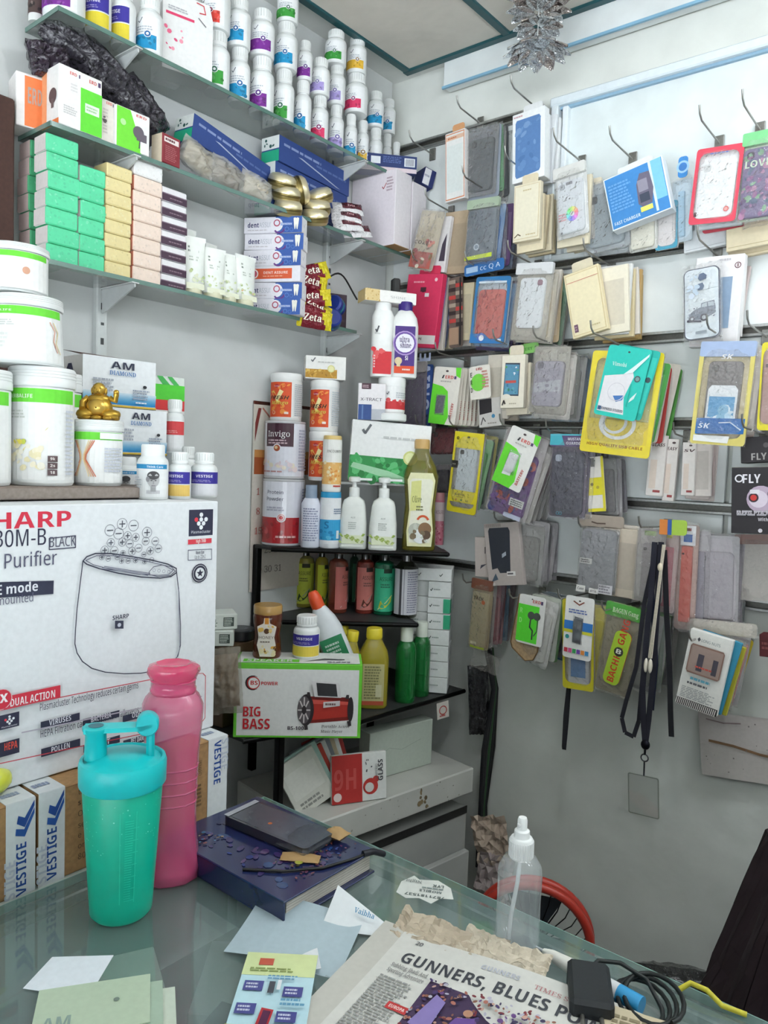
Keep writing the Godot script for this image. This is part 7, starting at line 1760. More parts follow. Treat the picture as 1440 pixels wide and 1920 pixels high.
func ornament() -> void:
	# silver foil flower garland hanging from the ceiling
	var o := Node3D.new()
	o.name = numbered("foil_ornament")
	add_child(o)
	o.position = Vector3(-0.2,2.3524,0.5413)
	tag(o, "silver foil flower ornament hanging from the ceiling over the hanging wall", "ornament")
	part("string", MB.new().tube([Vector3(0,0,0), Vector3(0,0.1366,0)],0.001, lin("c9c9c9"), 5), "plastic", o)
	for lay in 4:
		var n: int = [12,9,10,12][lay]
		var y: float = [0.0,0.03,0.055,0.075][lay]
		var L: float = [0.062,0.04,0.055,0.06][lay]
		for i in n:
			var a := TAU * i / n + lay * 0.3
			var m := MB.new().sheet(func(u, v): return Vector3((u - 0.5) * 0.036 * sin(PI * (0.12 + 0.88 * v * 0.95)), (-0.35 if lay == 0 else 0.3 - 0.5 * v) * v * v * 0.03 + 0.004 * cos((u - 0.5) * 3.0), 0.01 + v * L), 4,5, lin("d6d8da" if i % 3 else "c3b9b4"))
			var p := part("petal", m, "foil", o)
			p.position = Vector3(0, y, 0)
			p.rotation = Vector3(0.25 - 0.2 * lay, a, 0)
	part("disc", MB.new().lathe([[0.0,-0.008],[0.02,-0.007],[0.026,-0.003],[0.022,0.002]], lin("c9ced4"), 24), "foil", o)

# ---------- packs hanging on the right-hand wall: local z looks into the room, x runs along the wall ----------
func hang(p: Vector3, roll: float, yaw := 0.0, pitch := 0.0) -> Transform3D:
	return at(p, -90.0 + yaw, pitch, roll)

func hole_card(w: float, h: float, r: float) -> PackedVector2Array:
	return rrect(w, h, r, 3)

# the hook a pile hangs on: plate on the rail, rod out of the wall, tip turned up
func peg(label: String, top: Vector3, reach: float) -> void:
	var b := MB.new().box(Vector3(0,0,0.003), Vector3(0.018,0.03,0.004), lin("9b9a96"), 0.001)
	var r := MB.new().tube([Vector3(0,0,0.004), Vector3(0,0.002, reach * 0.6), Vector3(0,0.004, reach), Vector3(0,0.012, reach + 0.012), Vector3(0,0.026, reach + 0.017)],0.0019, lin("b9b7b2"), 7)
	thing("peg_hook", label, "hook", hang(Vector3(-0.006, top.y, top.z), 0), [["plate", b, "metal"],["rod", r, "metal"]], "steel hooks on the hanging wall")

func boxpack(label: String, p: Vector3, w: float, h: float, roll: float, dep: float, cols, fn, group := "", yaw := 0.0, tab := "") -> Node3D:
	var b := MB.new().box(Vector3(0,0,-dep * 0.5), Vector3(w, h, dep), cols, 0.0008)
	if fn != null: fn.call(face(b, Vector3.ZERO, Vector3(w, 0,0), Vector3(0, h, 0)))
	var pieces := [["body", b, "paper"]]
	if tab:
		var t := MB.new().prism(rrect(w * 0.6,0.03,0.006,3,0.0, h * 0.5 + 0.008), -dep, -dep + 0.001, lin(tab))
		pieces.append(["hang_tab", t, "paper"])
	return thing("boxed_accessory", label, "box", hang(p, roll, yaw), pieces, group)

func cardpack(label: String, p: Vector3, w: float, h: float, roll: float, col: String, fn, blister = null, group := "", yaw := 0.0) -> Node3D:
	# blister: [cx, cy, bw, bh, depth] as shares of the card, holding something dark
	var b := MB.new().prism(hole_card(w, h, 0.006), -0.0012,0, lin(col))
	var a := face(b, Vector3(0,0,0.0001), Vector3(w, 0,0), Vector3(0, h, 0))
	a.c(0.5,0.93,0.018, "4a4648", 0.7)
	if fn != null: fn.call(a)
	var pieces := [["card", b, "paper"]]
	if blister != null:
		var k := MB.new()
		k.pillow(w * blister[2], h * blister[3], blister[4] * 2.0, lin("dfe3e6"), 0.0006,5,8,8,0.22,0.05)
		for i in k.v.size(): k.v[i] += Vector3((blister[0] - 0.5) * w, (blister[1] - 0.5) * h, 0.001)
		pieces.append(["card>blister", k, "film"])
		var c := MB.new().prism(rrect(w * blister[2] * 0.7, h * blister[3] * 0.78,0.003,3, (blister[0] - 0.5) * w, (blister[1] - 0.5) * h), 0.001, blister[4] * 0.8, lin(blister[5] if blister.size() > 5 else "33333a"))
		pieces.append(["card>contents", c, "plastic"])
	return thing("carded_accessory", label, "card pack", hang(p, roll, yaw), pieces, group)

func pouch(label: String, p: Vector3, w: float, h: float, roll: float, o: Dictionary, group := "", yaw := 0.0) -> Node3D:
	# o: back (sheet colour), edge (coloured rim), head (header colour), shell (phone case colour), art (print on the header and rim), size (case share)
	var pieces := []
	var sz: Vector2 = o.get("size", Vector2(0.78,0.74))
	var cy: float = o.get("cy", -0.06)
	if o.has("back"):
		pieces.append(["backing", MB.new().prism(rrect(w * 0.97, h * 0.97,0.005,3), -0.0045,-0.0036, lin(o.back)), "paper"])
	if o.has("shell"):
		var s := MB.new()
		var sw: float = w * sz.x; var sh: float = h * sz.y
		s.prism(rrect(sw, sh, minf(sw, sh) * 0.14,5,0, cy * h), -0.003,0.003, lin(o.shell))
		s.prism(rrect(sw * 0.96, sh * 0.975, minf(sw, sh) * 0.13,5,0, cy * h), 0.003,0.0042, lin(o.get("shell2", mixc(o.shell, "ffffff", 0.06))))
		s.prism(rrect(sw * 0.2, sw * 0.2, sw * 0.06,3, sw * float(o.get("lens", -0.3)), cy * h + sh * 0.4), 0.0042,0.005, lin(o.get("hole", mixc(o.shell, "202024", 0.6))))
		if o.has("shell_art"): o.shell_art.call(face(s, Vector3(0, cy * h, 0.0044), Vector3(sw, 0,0), Vector3(0, sh, 0)))
		pieces.append(["phone_case", s, o.get("mat", "plastic")])
	if o.has("edge"):
		var e := MB.new().ringprism(rrect(w, h, 0.006,3), rrect(w * 0.84, h * 0.86,0.012,3,0.0, h * 0.0), 0.0044,0.0054, lin(o.edge))
		pieces.append(["printed_rim", e, "gloss"])
	if o.has("head"):
		var hd := MB.new().prism(rrect(w * 1.0, h * 0.15,0.003,3,0, h * 0.45), -0.003,0.0058, lin(o.head))
		if o.has("art"): o.art.call(face(hd, Vector3(0, h * 0.45,0.0059), Vector3(w, 0,0), Vector3(0, h * 0.15,0)))
		pieces.append(["header", hd, "gloss"])
	if o.has("print"):
		var pr := MB.new()
		o.print.call(face(pr, Vector3(0,0,0.0056), Vector3(w, 0,0), Vector3(0, h, 0)))
		pieces.append(["print", pr, "gloss"])
	var sd := int(absf(p.z) * 1000.0 + absf(p.y) * 377.0)
	pieces.append(["film", MB.new().pillow(w * 1.02, h * 1.01,0.019, lin(o.get("film", "e2e2e0")), 0.0022, sd, 12,16,0.3,0.6), o.get("filmmat", "film")])
	return thing("pouched_accessory", label, "pouch", hang(p, roll, yaw), pieces, group)

# thin packs hanging behind a front pack on the same hook: kinds c card, p pouch, b slim box
func behind(front: String, p: Vector3, w: float, h: float, roll: float, cols: Array, step: float, kinds := "cp", start := 0.008, dh := 0.0) -> void:
	var ord_ := ["first", "second", "third", "fourth", "fifth", "sixth", "seventh", "eighth", "ninth"]
	var nm := {"c": "card pack", "p": "film pouch", "b": "slim box"}
	for i in cols.size():
		var k := kinds[i % kinds.length()]
		var q := p + Vector3(start + step * i, dh * (i % 2) + 0.004 * sin(i * 2.3 + p.z * 9.0), 0.003 * sin(i * 1.7 + p.y * 5.0))
		var rl := roll + 3.0 * sin(i * 2.1 + p.z * 31.0)
		var ww := w * (1.0 - 0.06 * absf(sin(i * 3.1))); var hh := h * (1.0 - 0.07 * absf(sin(i * 1.3 + p.y * 11.0)))
		var col: String = cols[i]
		var lab := "%s %s hanging %s behind the %s" % [shade(col), nm[k], ord_[i], front]
		if k == "c":
			cardpack(lab, q, ww, hh, rl, col, func(a): a.r(0.06,0.1,0.94,0.86, mixc(col, "ffffff", 0.18)).bars(0.1,0.14,0.9,0.4,4, mixc(col, "202024", 0.4), i), null, "packs behind the " + front)
		elif k == "b":
			boxpack(lab, q, ww, hh, rl, minf(step * 0.8,0.009), lin(col), func(a): a.r(0.1,0.12,0.9,0.8, mixc(col, "7a7468", 0.2)), "packs behind the " + front)
		else:
			pouch(lab, q, ww, hh, rl, {"back": mixc(col, "ffffff", 0.25), "shell": col}, "packs behind the " + front)

func shade(h: String) -> String:
	var c := Color(h)
	if c.s < 0.16: return "white" if c.v > 0.82 else ("pale grey" if c.v > 0.62 else ("grey" if c.v > 0.34 else "black"))
	var d := c.h * 360.0
	var n := "red"
	if d < 15 or d > 345: n = "red"
	elif d < 45: n = "tan"
	elif d < 70: n = "yellow"
	elif d < 165: n = "green"
	elif d < 195: n = "teal"
	elif d < 250: n = "blue"
	elif d < 300: n = "purple"
	else: n = "pink"
	return ("dark " if c.v < 0.42 else ("pale " if c.s < 0.35 else "")) + n

func hanging_wall() -> void:
	row_one()
	row_two()
	row_three()
	row_four()
	row_five()
	row_six()
	row_seven()
	wall_bits()

func row_one() -> void:
	var a
	peg("long empty steel hook sticking up beside the orange framed case box", Vector3(0,2.2808,0.1476), 0.085)
	# orange framed white box
	a = [Vector3(-0.075,2.2079,0.2645), 0.0566,0.1618,2.9]
	boxpack("white case box with a thin orange frame, first on the top rail", a[0], a[1], a[2], a[3],0.016, lin("e6e3e0"), func(f):
		f.r(0.03,0.02,0.97,0.98, "d98a5e").r(0.06,0.035,0.94,0.965, "e9e9e6").r(0.06,0.88,0.94,0.94, "e6c0a6").bars(0.15,0.89,0.7,0.93,1, "c87a52", 3).r(0.1,0.12,0.9,0.8, "dfe5e2"), "", 0, "d9a070")
	behind("orange framed box", Vector3(-0.058,2.2103,0.3304), 0.085,0.17,1.0,["4a4e54", "9fa8b4", "3f9a50", "6a6e70", "c9c7b8", "5f6266", "d8cfc4"],0.0085, "pcpppcp", 0.0)
	peg("steel hook carrying the orange framed box and its dark packs", Vector3(0,2.3232,0.2882), 0.09)
	# white box with a blue phone
	a = [Vector3(-0.095,2.2019,0.471), 0.0788,0.1502,2.6]
	boxpack("white box with a large blue phone picture on the top rail", a[0], a[1], a[2], a[3],0.022, lin("eef0f0"), func(f):
		f.p([[0.1,0.1],[0.14,0.06],[0.84,0.1],[0.88,0.14],[0.88,0.86],[0.84,0.9],[0.14,0.9],[0.1,0.86]], "5d84b8").dots(0.15,0.12,0.83,0.86,20,0.06,["6a90c2", "527aae", "7a9cc8"],3).bars(0.05,0.93,0.4,0.97,1, "d0a8ae", 2), "", 0, "e6e8e8")
	behind("blue phone box", a[0], a[1], a[2],0.0,["e6e8ea", "dfe3e6", "e9ebec", "e2e6e8"],0.017, "b", 0.026)
	peg("steel hook carrying the white box with a blue phone", Vector3(0,2.3182,0.442), 0.11)
	# tilted blue box
	a = [Vector3(-0.1,2.0493,0.7245), 0.1191,0.1085,14.0]
	boxpack("bright blue charger box tilted on the top rail", a[0], a[1], a[2], a[3],0.03, lin("e4ebf0"), func(f):
		f.r(0.02,0.02,0.98,0.98, "3f86c6").r(0.8,0.25,0.97,0.98, "7cc0de").r(0.76,0.05,0.8,0.98, "cfe0ea").p([[0.5,0.3],[0.56,0.22],[0.72,0.24],[0.78,0.5],[0.76,0.82],[0.6,0.84],[0.52,0.66]], "6a6478").r(0.54,0.5,0.7,0.72, "8f8c9c").r(0.54,0.3,0.7,0.46, "3c4456").r(0.52,0.13,0.72,0.22, "e3dd6a").bars(0.06,0.3,0.45,0.85,9, "6aa6dc", 4).t("FAST CHARGER", 0.28,0.07,0.06, "cfe4f4", 0.5,0.44,1), "", 4, "dfe8ec")
	behind("tilted blue box", Vector3(-0.07,2.0305,0.6502), 0.1,0.15,2.0,["8f9aa0", "6f7a84", "c3ccd0", "9aa6b0"],0.014, "pc", 0.0)
	peg("steel hook carrying the tilted blue box", Vector3(0,2.1555,0.6745), 0.11)
	a = [Vector3(-0.06,1.9847,0.7254), 0.0601,0.0763,3.4]
	pouch("cream phone case pouch hanging half hidden below the tilted blue box", a[0], a[1], a[2], a[3], {"back": "dcdcd6", "shell": "dad6c6"})
	a = [Vector3(-0.05,1.9918,0.771), 0.0445,0.0935,2.5]
	pouch("white case pouch with a teal corner below the tilted blue box", a[0], a[1], a[2], a[3], {"back": "e0e6e8", "shell": "dcd6d4", "edge": "4aa0bc"})
	# blue tab with lanyard
	a = [Vector3(-0.07,2.0948,0.8022), 0.0185,0.0402,0.6]
	cardpack("small blue hang tag between the blue box and the red outlined pack", a[0], a[1], a[2], a[3], "3c86c8", func(f): f.c(0.5,0.5,0.3, "9cc4e6").c(0.5,0.5,0.2, "3c78b8"))
	a = [Vector3(-0.05,2.0182,0.7981), 0.0396,0.1255,3.5]
	pouch("pale blue film pouch of a cable under the small blue tag", a[0], a[1], a[2], a[3], {"back": "cfe0ea", "shell": "a6c8de", "size": Vector2(0.3,0.7)})
	# red outlined pack
	a = [Vector3(-0.1,2.0357,0.8775), 0.0845,0.1382,-3.7]
	pouch("white pack with a red outline and red seal on the top rail", a[0], a[1], a[2], a[3], {"back": "e9eaea", "shell": "e4e6e6", "edge": "d84a5e", "hole": "d0d2d2", "print": func(f): f.c(0.78,0.17,0.035, "d8504e").c(0.78,0.17,0.024, "e8a49c").r(0.1,0.1,0.16,0.16, "5a4a4e").bars(0.3,0.9,0.8,0.93,1, "7a88c8", 3)})
	behind("red outlined pack", a[0], a[1], a[2],1.0,["e4e8ea", "d8dee2", "c84a58", "e8eaea"],0.02, "cb", 0.014)
	peg("steel hook carrying the red outlined pack", Vector3(0,2.1491,0.8496), 0.115)
	a = [Vector3(-0.03,1.9618,0.8387), 0.0803,0.0414,4.3]
	boxpack("plain white box seen below the red outlined pack", a[0], a[1], a[2], a[3],0.012, lin("e0e4e6"), func(f): f.l([[0.05,0.1],[0.95,0.14]],0.03, "b9bcc0"))
	# printed purple and green pack at the frame edge
	a = [Vector3(-0.1,2.0358,0.9533), 0.0684,0.1538,-0.7]
	pouch("green and violet printed pack cut by the frame edge on the top rail", a[0], a[1], a[2], a[3], {"back": "b9c8b0", "head": "7cc98a", "shell": "6a5a80", "shell_art": func(f): f.dots(0.02,0.02,0.98,0.98,60,0.05,["5a4a72", "8a5a86", "4a5a78", "7aa082", "a87a98"],3).t("LOVE", 0.42,0.72,0.1, "c9d8c0", 0.5,0.7,1), "size": Vector2(0.9,0.8)})
	behind("green and violet pack", a[0], a[1], a[2],0.0,["d8a0a8", "c9b89a", "dccfae"],0.024, "cp", 0.014)
	peg("steel hook carrying the green and violet printed pack", Vector3(0,2.1573,0.9231), 0.115)
	for i in 2:
		a = [[Vector3(-0.06,1.945,0.9297), 0.0817,0.042,3.6],[Vector3(-0.04,1.9301,0.9285), 0.0808,0.031,3.6]][i]
		boxpack(["cream case box sticking out below the green and violet pack", "second cream case box below the green and violet pack"][i], a[0], a[1], a[2], a[3],0.012, lin(["dccfb0", "d4c5a6"][i]), func(f): f.l([[0.05,0.15],[0.95,0.15]],0.03, "b8a880"))

func row_two() -> void:
	var a
	# beige printed pouch beside the cartons
	a = [Vector3(-0.1,2.037,0.2065), 0.0723,0.1422,-13.7]
	pouch("beige pouch printed with a red picture next to the white cartons", a[0], a[1], a[2], a[3], {"back": "d0c4ac", "print": func(f): f.r(0.05,0.03,0.95,0.3, "b8645a").dots(0.1,0.05,0.9,0.5,22,0.05,["d88a78", "e9dcc8", "a84a48", "8a6a50"],3).t("COZY", 0.4,0.42,0.06, "55483c", 0.5,0.6,1).dots(0.1,0.5,0.9,0.9,12,0.05,["dcd2bc", "c3b598"],6)})
	a = [Vector3(-0.08,2.0272,0.2361), 0.0409,0.131,-6.8]
	boxpack("white slim box with a dark window behind the beige printed pouch", a[0], a[1], a[2], a[3],0.012, lin("e2dede"), func(f): f.p([[0.5,0.2],[0.9,0.2],[0.85,0.7],[0.6,0.5]], "4a4250").bars(0.3,0.06,0.8,0.14,1, "c0a8a8", 2))
	behind("dark windowed slim box", Vector3(-0.066,2.0275,0.2717), 0.075,0.15,-6.0,["b9a48a", "5a4a48", "d0c3aa", "a8987e"],0.012, "bp", 0.0)
	peg("steel hook carrying the beige printed pouch", Vector3(0,2.1265,0.2126), 0.1)
	# dark grey case with lime sticker
	a = [Vector3(-0.11,2.0294,0.3711), 0.0845,0.1355,-2.4]
	pouch("slate grey phone case pouch with a lime strip at its foot", a[0], a[1], a[2], a[3], {"back": "5f6a74", "shell": "5d6670", "hole": "59626c", "head": "a8b8a0", "print": func(f): f.p([[0.04,0.03],[0.9,0.06],[0.9,0.13],[0.04,0.09]], "c3d24a").c(0.4,0.24,0.055, "c3ccd6").c(0.4,0.24,0.035, "8a96a4"), "size": Vector2(0.92,0.84)})
	behind("slate grey case", a[0] + Vector3(0,-0.004,0.004), a[1] * 1.05, a[2] * 1.04,-3.0,["3a6ea8", "4a4468", "6a4f7a", "2f4a7a", "5a5266"],0.017, "ppc", 0.013)
	a = [Vector3(-0.1,1.9509,0.3736), 0.106,0.0261,3.2]
	cardpack("blue header strip with white lettering below the slate grey case", a[0], a[1], a[2], a[3], "2f6aa8", func(f): f.r(0.05,0.25,0.35,0.75, "a8c4e0").t("cc Q A", 0.66,0.3,0.4, "cfe0f0", 0.5,0.5,0))
	peg("steel hook carrying the slate grey case pouch", Vector3(0,2.1455,0.335), 0.125)
	# cream framed boxes
	a = [Vector3(-0.11,2.0533,0.4832), 0.0647,0.1229,1.0]
	boxpack("cream case box with a thin gold line, frontmost of the cream pile", a[0], a[1], a[2], a[3],0.013, lin("e6dcc2"), func(f):
		f.r(0.04,0.04,0.96,0.97, "d2c09a").r(0.06,0.05,0.94,0.96, "e9e1ca").bars(0.35,0.86,0.75,0.9,1, "c9b88e", 2).l([[0.08,0.08],[0.2,0.13],[0.3,0.1]],0.02, "6a5a40").bars(0.5,0.08,0.9,0.12,1, "c9b88e", 4), "", 0, "ded2b4")
	behind("gold lined cream box", a[0] + Vector3(0,-0.018,0.004), a[1], a[2],0.0,["e0d3b4", "d8c9a6", "e3d8bc", "d4c4a0", "dccfae"],0.015, "b", 0.015)
	peg("steel hook carrying the cream case boxes", Vector3(0,2.1656,0.4408), 0.12)
	# clear case with colour wheel
	a = [Vector3(-0.11,2.0548,0.5885), 0.0721,0.1463,6.1]
	pouch("clear case pouch with a rainbow wheel print on the upper wall", a[0], a[1], a[2], a[3], {"back": "dfe0de", "shell": "d6dade", "hole": "a8aab0", "head": "d8d8d4", "print": func(f):
		for k in 12:
			var c1 := TAU * k / 12.0; var c2 := TAU * (k + 1) / 12.0
			f.p([[0.55,0.32],[0.55 + 0.19 * cos(c1), 0.32 + 0.105 * sin(c1)],[0.55 + 0.19 * cos(c2), 0.32 + 0.105 * sin(c2)]], Color.from_hsv(k / 12.0,0.45,0.95).to_html(false))
			f.lay -= 0.95
		f.c(0.55,0.32,0.035, "e2e4e8").bars(0.12,0.24,0.36,0.36,3, "d89aa0", 3).r(0.4,0.74,0.6,0.78, "8a8a90").c(0.2,0.08,0.016, "7a7a7e")})
	behind("rainbow wheel pouch", a[0] + Vector3(0,-0.012,0.002), a[1], a[2],2.0,["dcd2b8", "b8b4ac", "e0d6be", "8a8a8e", "cfc4a8"],0.018, "bp", 0.014)
	peg("steel hook carrying the rainbow wheel pouch", Vector3(0,2.1744,0.5588), 0.125)

func row_three() -> void:
	var a
	# pink box
	a = [Vector3(-0.1,1.8696,0.1987), 0.105,0.1751,-6.2]
	boxpack("hot pink case box with a white band at its foot", a[0], a[1], a[2], a[3],0.018, lin("dc3560"), func(f):
		f.r(0.0,0.05,1.0,0.17, "e9e4e0").t("PRINCIPE", 0.42,0.1,0.032, "3a3030", 0.5,0.4,1).c(0.5,0.78,0.03, "5a2a34").r(0.42,0.76,0.58,0.82, "4a2630").r(0.56,0.69,0.68,0.74, "ece4e4").bars(0.2,0.87,0.6,0.91,1, "f0a0b0", 3).c(0.84,0.92,0.025, "f2c8d0"), "", 0, "d8385c")
	behind("hot pink box", a[0] + Vector3(0,0,0.002), a[1] * 0.95, a[2],-6.0,["7a4a9a", "d9d0c4", "4a5aa0", "cfc2a6"],0.016, "pb", 0.02)
	peg("steel hook carrying the hot pink case box", Vector3(0,1.9855,0.1871), 0.11)
	# striped pack
	a = [Vector3(-0.075,1.8621,0.2849), 0.0391,0.1668,2.6]
	cardpack("black and red striped card pack beside the hot pink box", a[0], a[1], a[2], a[3], "6a5a52", func(f):
		for k in 12: f.r(0.0 if k % 2 else 0.5,0.3 + k * 0.055,0.5 if k % 2 else 1.0,0.355 + k * 0.055,["33292a", "b8403c", "a89a8a"][k % 3])
		f.r(0.8,0.02,0.92,0.98, "2a2426").r(0.05,0.04,0.75,0.28, "a88a72"))
	behind("black and red striped card", a[0] + Vector3(0.004,0,0.01), 0.06,0.145,-3.0,["d6c8a8", "c8c0b8", "9a8a7c"],0.016, "b", 0.004)
	# red case in blue rimmed pouch
	a = [Vector3(-0.1,1.8514,0.3984), 0.0916,0.1491,-4.8]
	pouch("brick red phone case in a blue rimmed pouch", a[0], a[1], a[2], a[3], {"back": "b8c4cc", "shell": "c05a50", "hole": "b04e46", "edge": "3a7ab0", "print": func(f): f.p([[0.0,0.0],[0.98,0.0],[0.98,0.09],[0.6,0.06],[0.4,0.15],[0.0,0.14]], "2f7abc").c(0.32,0.09,0.07, "4a6ab8").c(0.34,0.08,0.045, "dfe4ea").r(0.82,0.03,0.92,0.07, "e4ecf2").r(0.1,0.9,0.9,0.93, "c9d6de")})
	behind("brick red case", a[0] + Vector3(0,-0.006,0), a[1] * 1.08, a[2] * 1.06,-6.0,["2f6aa0", "4a3f5e", "8a4a5a", "343a5a", "6a5a6a"],0.016, "pc", 0.012)
	peg("steel hook carrying the blue rimmed pouch", Vector3(0,1.9568,0.345), 0.115)
	# white case pouch
	a = [Vector3(-0.11,1.8551,0.5053), 0.0894,0.1622,-5.3]
	pouch("white phone case in a dusty clear pouch with a torn white header", a[0], a[1], a[2], a[3], {"back": "b4afa4", "shell": "dfe3e6", "hole": "9a7a86", "lens": 0.3, "head": "d9dadb", "film": "cfc9bf", "size": Vector2(0.68,0.66), "cy": 0.0})
	behind("dusty white case pouch", a[0] + Vector3(0,-0.004,0.004), a[1], a[2],-4.0,["c0b49a", "d6d0c4", "b8a486", "3f7a4a", "a8a49c"],0.016, "pbc", 0.013)
	peg("steel hook carrying the dusty white case pouch", Vector3(0,1.9607,0.4617), 0.125)
	# tilted cream box
	a = [Vector3(-0.12,1.8433,0.6362), 0.0772,0.1364,12.4]
	boxpack("cream case box tilted sideways with a plum stamp in its corner", a[0], a[1], a[2], a[3],0.014, lin("e2d4ae"), func(f):
		f.r(0.04,0.03,0.97,0.97, "cdb98c").r(0.06,0.04,0.95,0.96, "e6dab6").r(0.09,0.08,0.2,0.2, "6a4a5c").bars(0.11,0.1,0.18,0.18,2, "a88a98", 2).bars(0.55,0.1,0.9,0.14,1, "c8b88c", 3).l([[0.06,0.85],[0.95,0.85]],0.006, "c03a48"), "", 0, "d4cab0")
	behind("plum stamped cream box", Vector3(-0.1,1.8453,0.6761), 0.085,0.145,2.0,["e4dcc8", "e0e0dc", "d6c69e", "e2dace", "c8a468", "b89a62"],0.016, "b", 0.0)
	peg("steel hook carrying the tilted cream box", Vector3(0,1.9378,0.6401), 0.13)
	# phone case with a vintage car
	a = [Vector3(-0.1,1.8199,0.8647), 0.0652,0.1336,4.2]
	var car := func(f: Art) -> void:
		f.r(0.1,0.2,0.9,0.86, "d9dfe2").l([[0.02,0.68],[0.98,0.7]],0.006, "9aa4ac")
		f.p([[0.1,0.28],[0.14,0.36],[0.3,0.42],[0.48,0.44],[0.5,0.5],[0.88,0.52],[0.92,0.42],[0.92,0.34],[0.78,0.3],[0.5,0.26]], "7c808c").p([[0.5,0.44],[0.52,0.49],[0.66,0.5],[0.66,0.44]], "c3cad0").p([[0.7,0.44],[0.7,0.5],[0.86,0.5],[0.88,0.44]], "b9c0c8").c(0.22,0.29,0.04, "5a5560").c(0.58,0.29,0.055, "5a5560").c(0.58,0.29,0.03, "c9cdd2").c(0.22,0.29,0.02, "c9cdd2").c(0.14,0.36,0.018, "cfd3d6").p([[0.06,0.25],[0.5,0.22],[0.5,0.25],[0.08,0.28]], "4a4652").dots(0.1,0.28,0.9,0.46,26,0.014,["8a8e9a", "6a6a76", "a0a4ae"],4)
		f.p([[0.42,0.86],[0.46,0.92],[0.58,0.93],[0.68,0.89],[0.66,0.84],[0.48,0.82]], "5f6a80").p([[0.4,0.72],[0.42,0.78],[0.56,0.79],[0.6,0.74],[0.56,0.69],[0.43,0.69]], "667084").p([[0.33,0.055],[0.66,0.06],[0.66,0.1],[0.33,0.095]], "8e949a").dots(0.1,0.6,0.4,0.9,10,0.05,["c3cdd8", "b4c2d0"],8)
	var ph := MB.new()
	var w: float = a[1]; var h: float = a[2]
	ph.prism(rrect(w, h, 0.011,6), -0.004,0.004, lin("4a4a58"))
	ph.prism(rrect(w * 0.94, h * 0.97,0.01,6), 0.004,0.0052, lin("d3dbe0"))
	car.call(face(ph, Vector3(0,0,0.0053), Vector3(w * 0.94,0,0), Vector3(0, h * 0.97,0)))
	thing("phone_cover", "white phone cover printed with a vintage car hanging on the middle rail", "phone cover", hang(a[0], a[3]), [["shell", ph, "gloss"],["film", MB.new().pillow(w * 1.12, h * 1.14,0.018, lin("e6e8ea"), 0.002,12,10,12,0.3), "film"]])
	a = [Vector3(-0.07,1.8281,0.8806), 0.088,0.1708,-1.7]
	boxpack("white case box with a round dark emblem behind the vintage car cover", a[0], a[1], a[2], a[3],0.02, lin("e4e2e2"), func(f):
		f.c(0.88,0.88,0.035, "6a4048").c(0.88,0.88,0.026, "e0d8d8").r(0.865,0.86,0.878,0.9, "6a4048").r(0.885,0.86,0.898,0.9, "6a4048").r(0.5,0.2,0.8,0.76, "8aa0b8").r(0.03,0.01,0.4,0.1, "ded6d6").bars(0.5,0.93,0.8,0.97,1, "b9b4b8", 3))
	behind("round emblem box", Vector3(-0.045,1.8314,0.88), 0.085,0.155,-3.0,["dcd8d6", "c8b8b4"],0.02, "b", 0.0)
	peg("steel hook carrying the vintage car cover", Vector3(0,1.9304,0.8591), 0.115)

func erd_card(f: Art, plug: String) -> void:
	f.p([[0.0,0.0],[0.62,0.0],[0.72,0.14],[0.6,0.58],[0.4,0.66],[0.0,0.7]], "6ddc36").p([[0.8,1.0],[1.0,1.0],[1.0,0.82],[0.84,0.86]], "6ddc36")
	f.t("ERD", 0.6,0.8,0.055, "d2504a", 0.5,0.3,1).r(0.78,0.8,0.86,0.85, "54406a").p([[0.32,0.8],[0.38,0.8],[0.42,0.86],[0.37,0.86]], "3a3a3e").c(0.5,0.93,0.03, "54484a", 0.6)
	f.t("BATTERY", 0.84,0.1,0.05, "c8625a", 0.0,0.0,1,0.0, PI / 2 - 0.1).bars(0.3,0.73,0.8,0.77,1, "b9b4ac", 3)
	f.p([[0.24,0.18],[0.52,0.2],[0.54,0.5],[0.26,0.5]], plug).bars(0.28,0.24,0.5,0.46,5, mixc(plug, "ffffff", 0.35), 4)

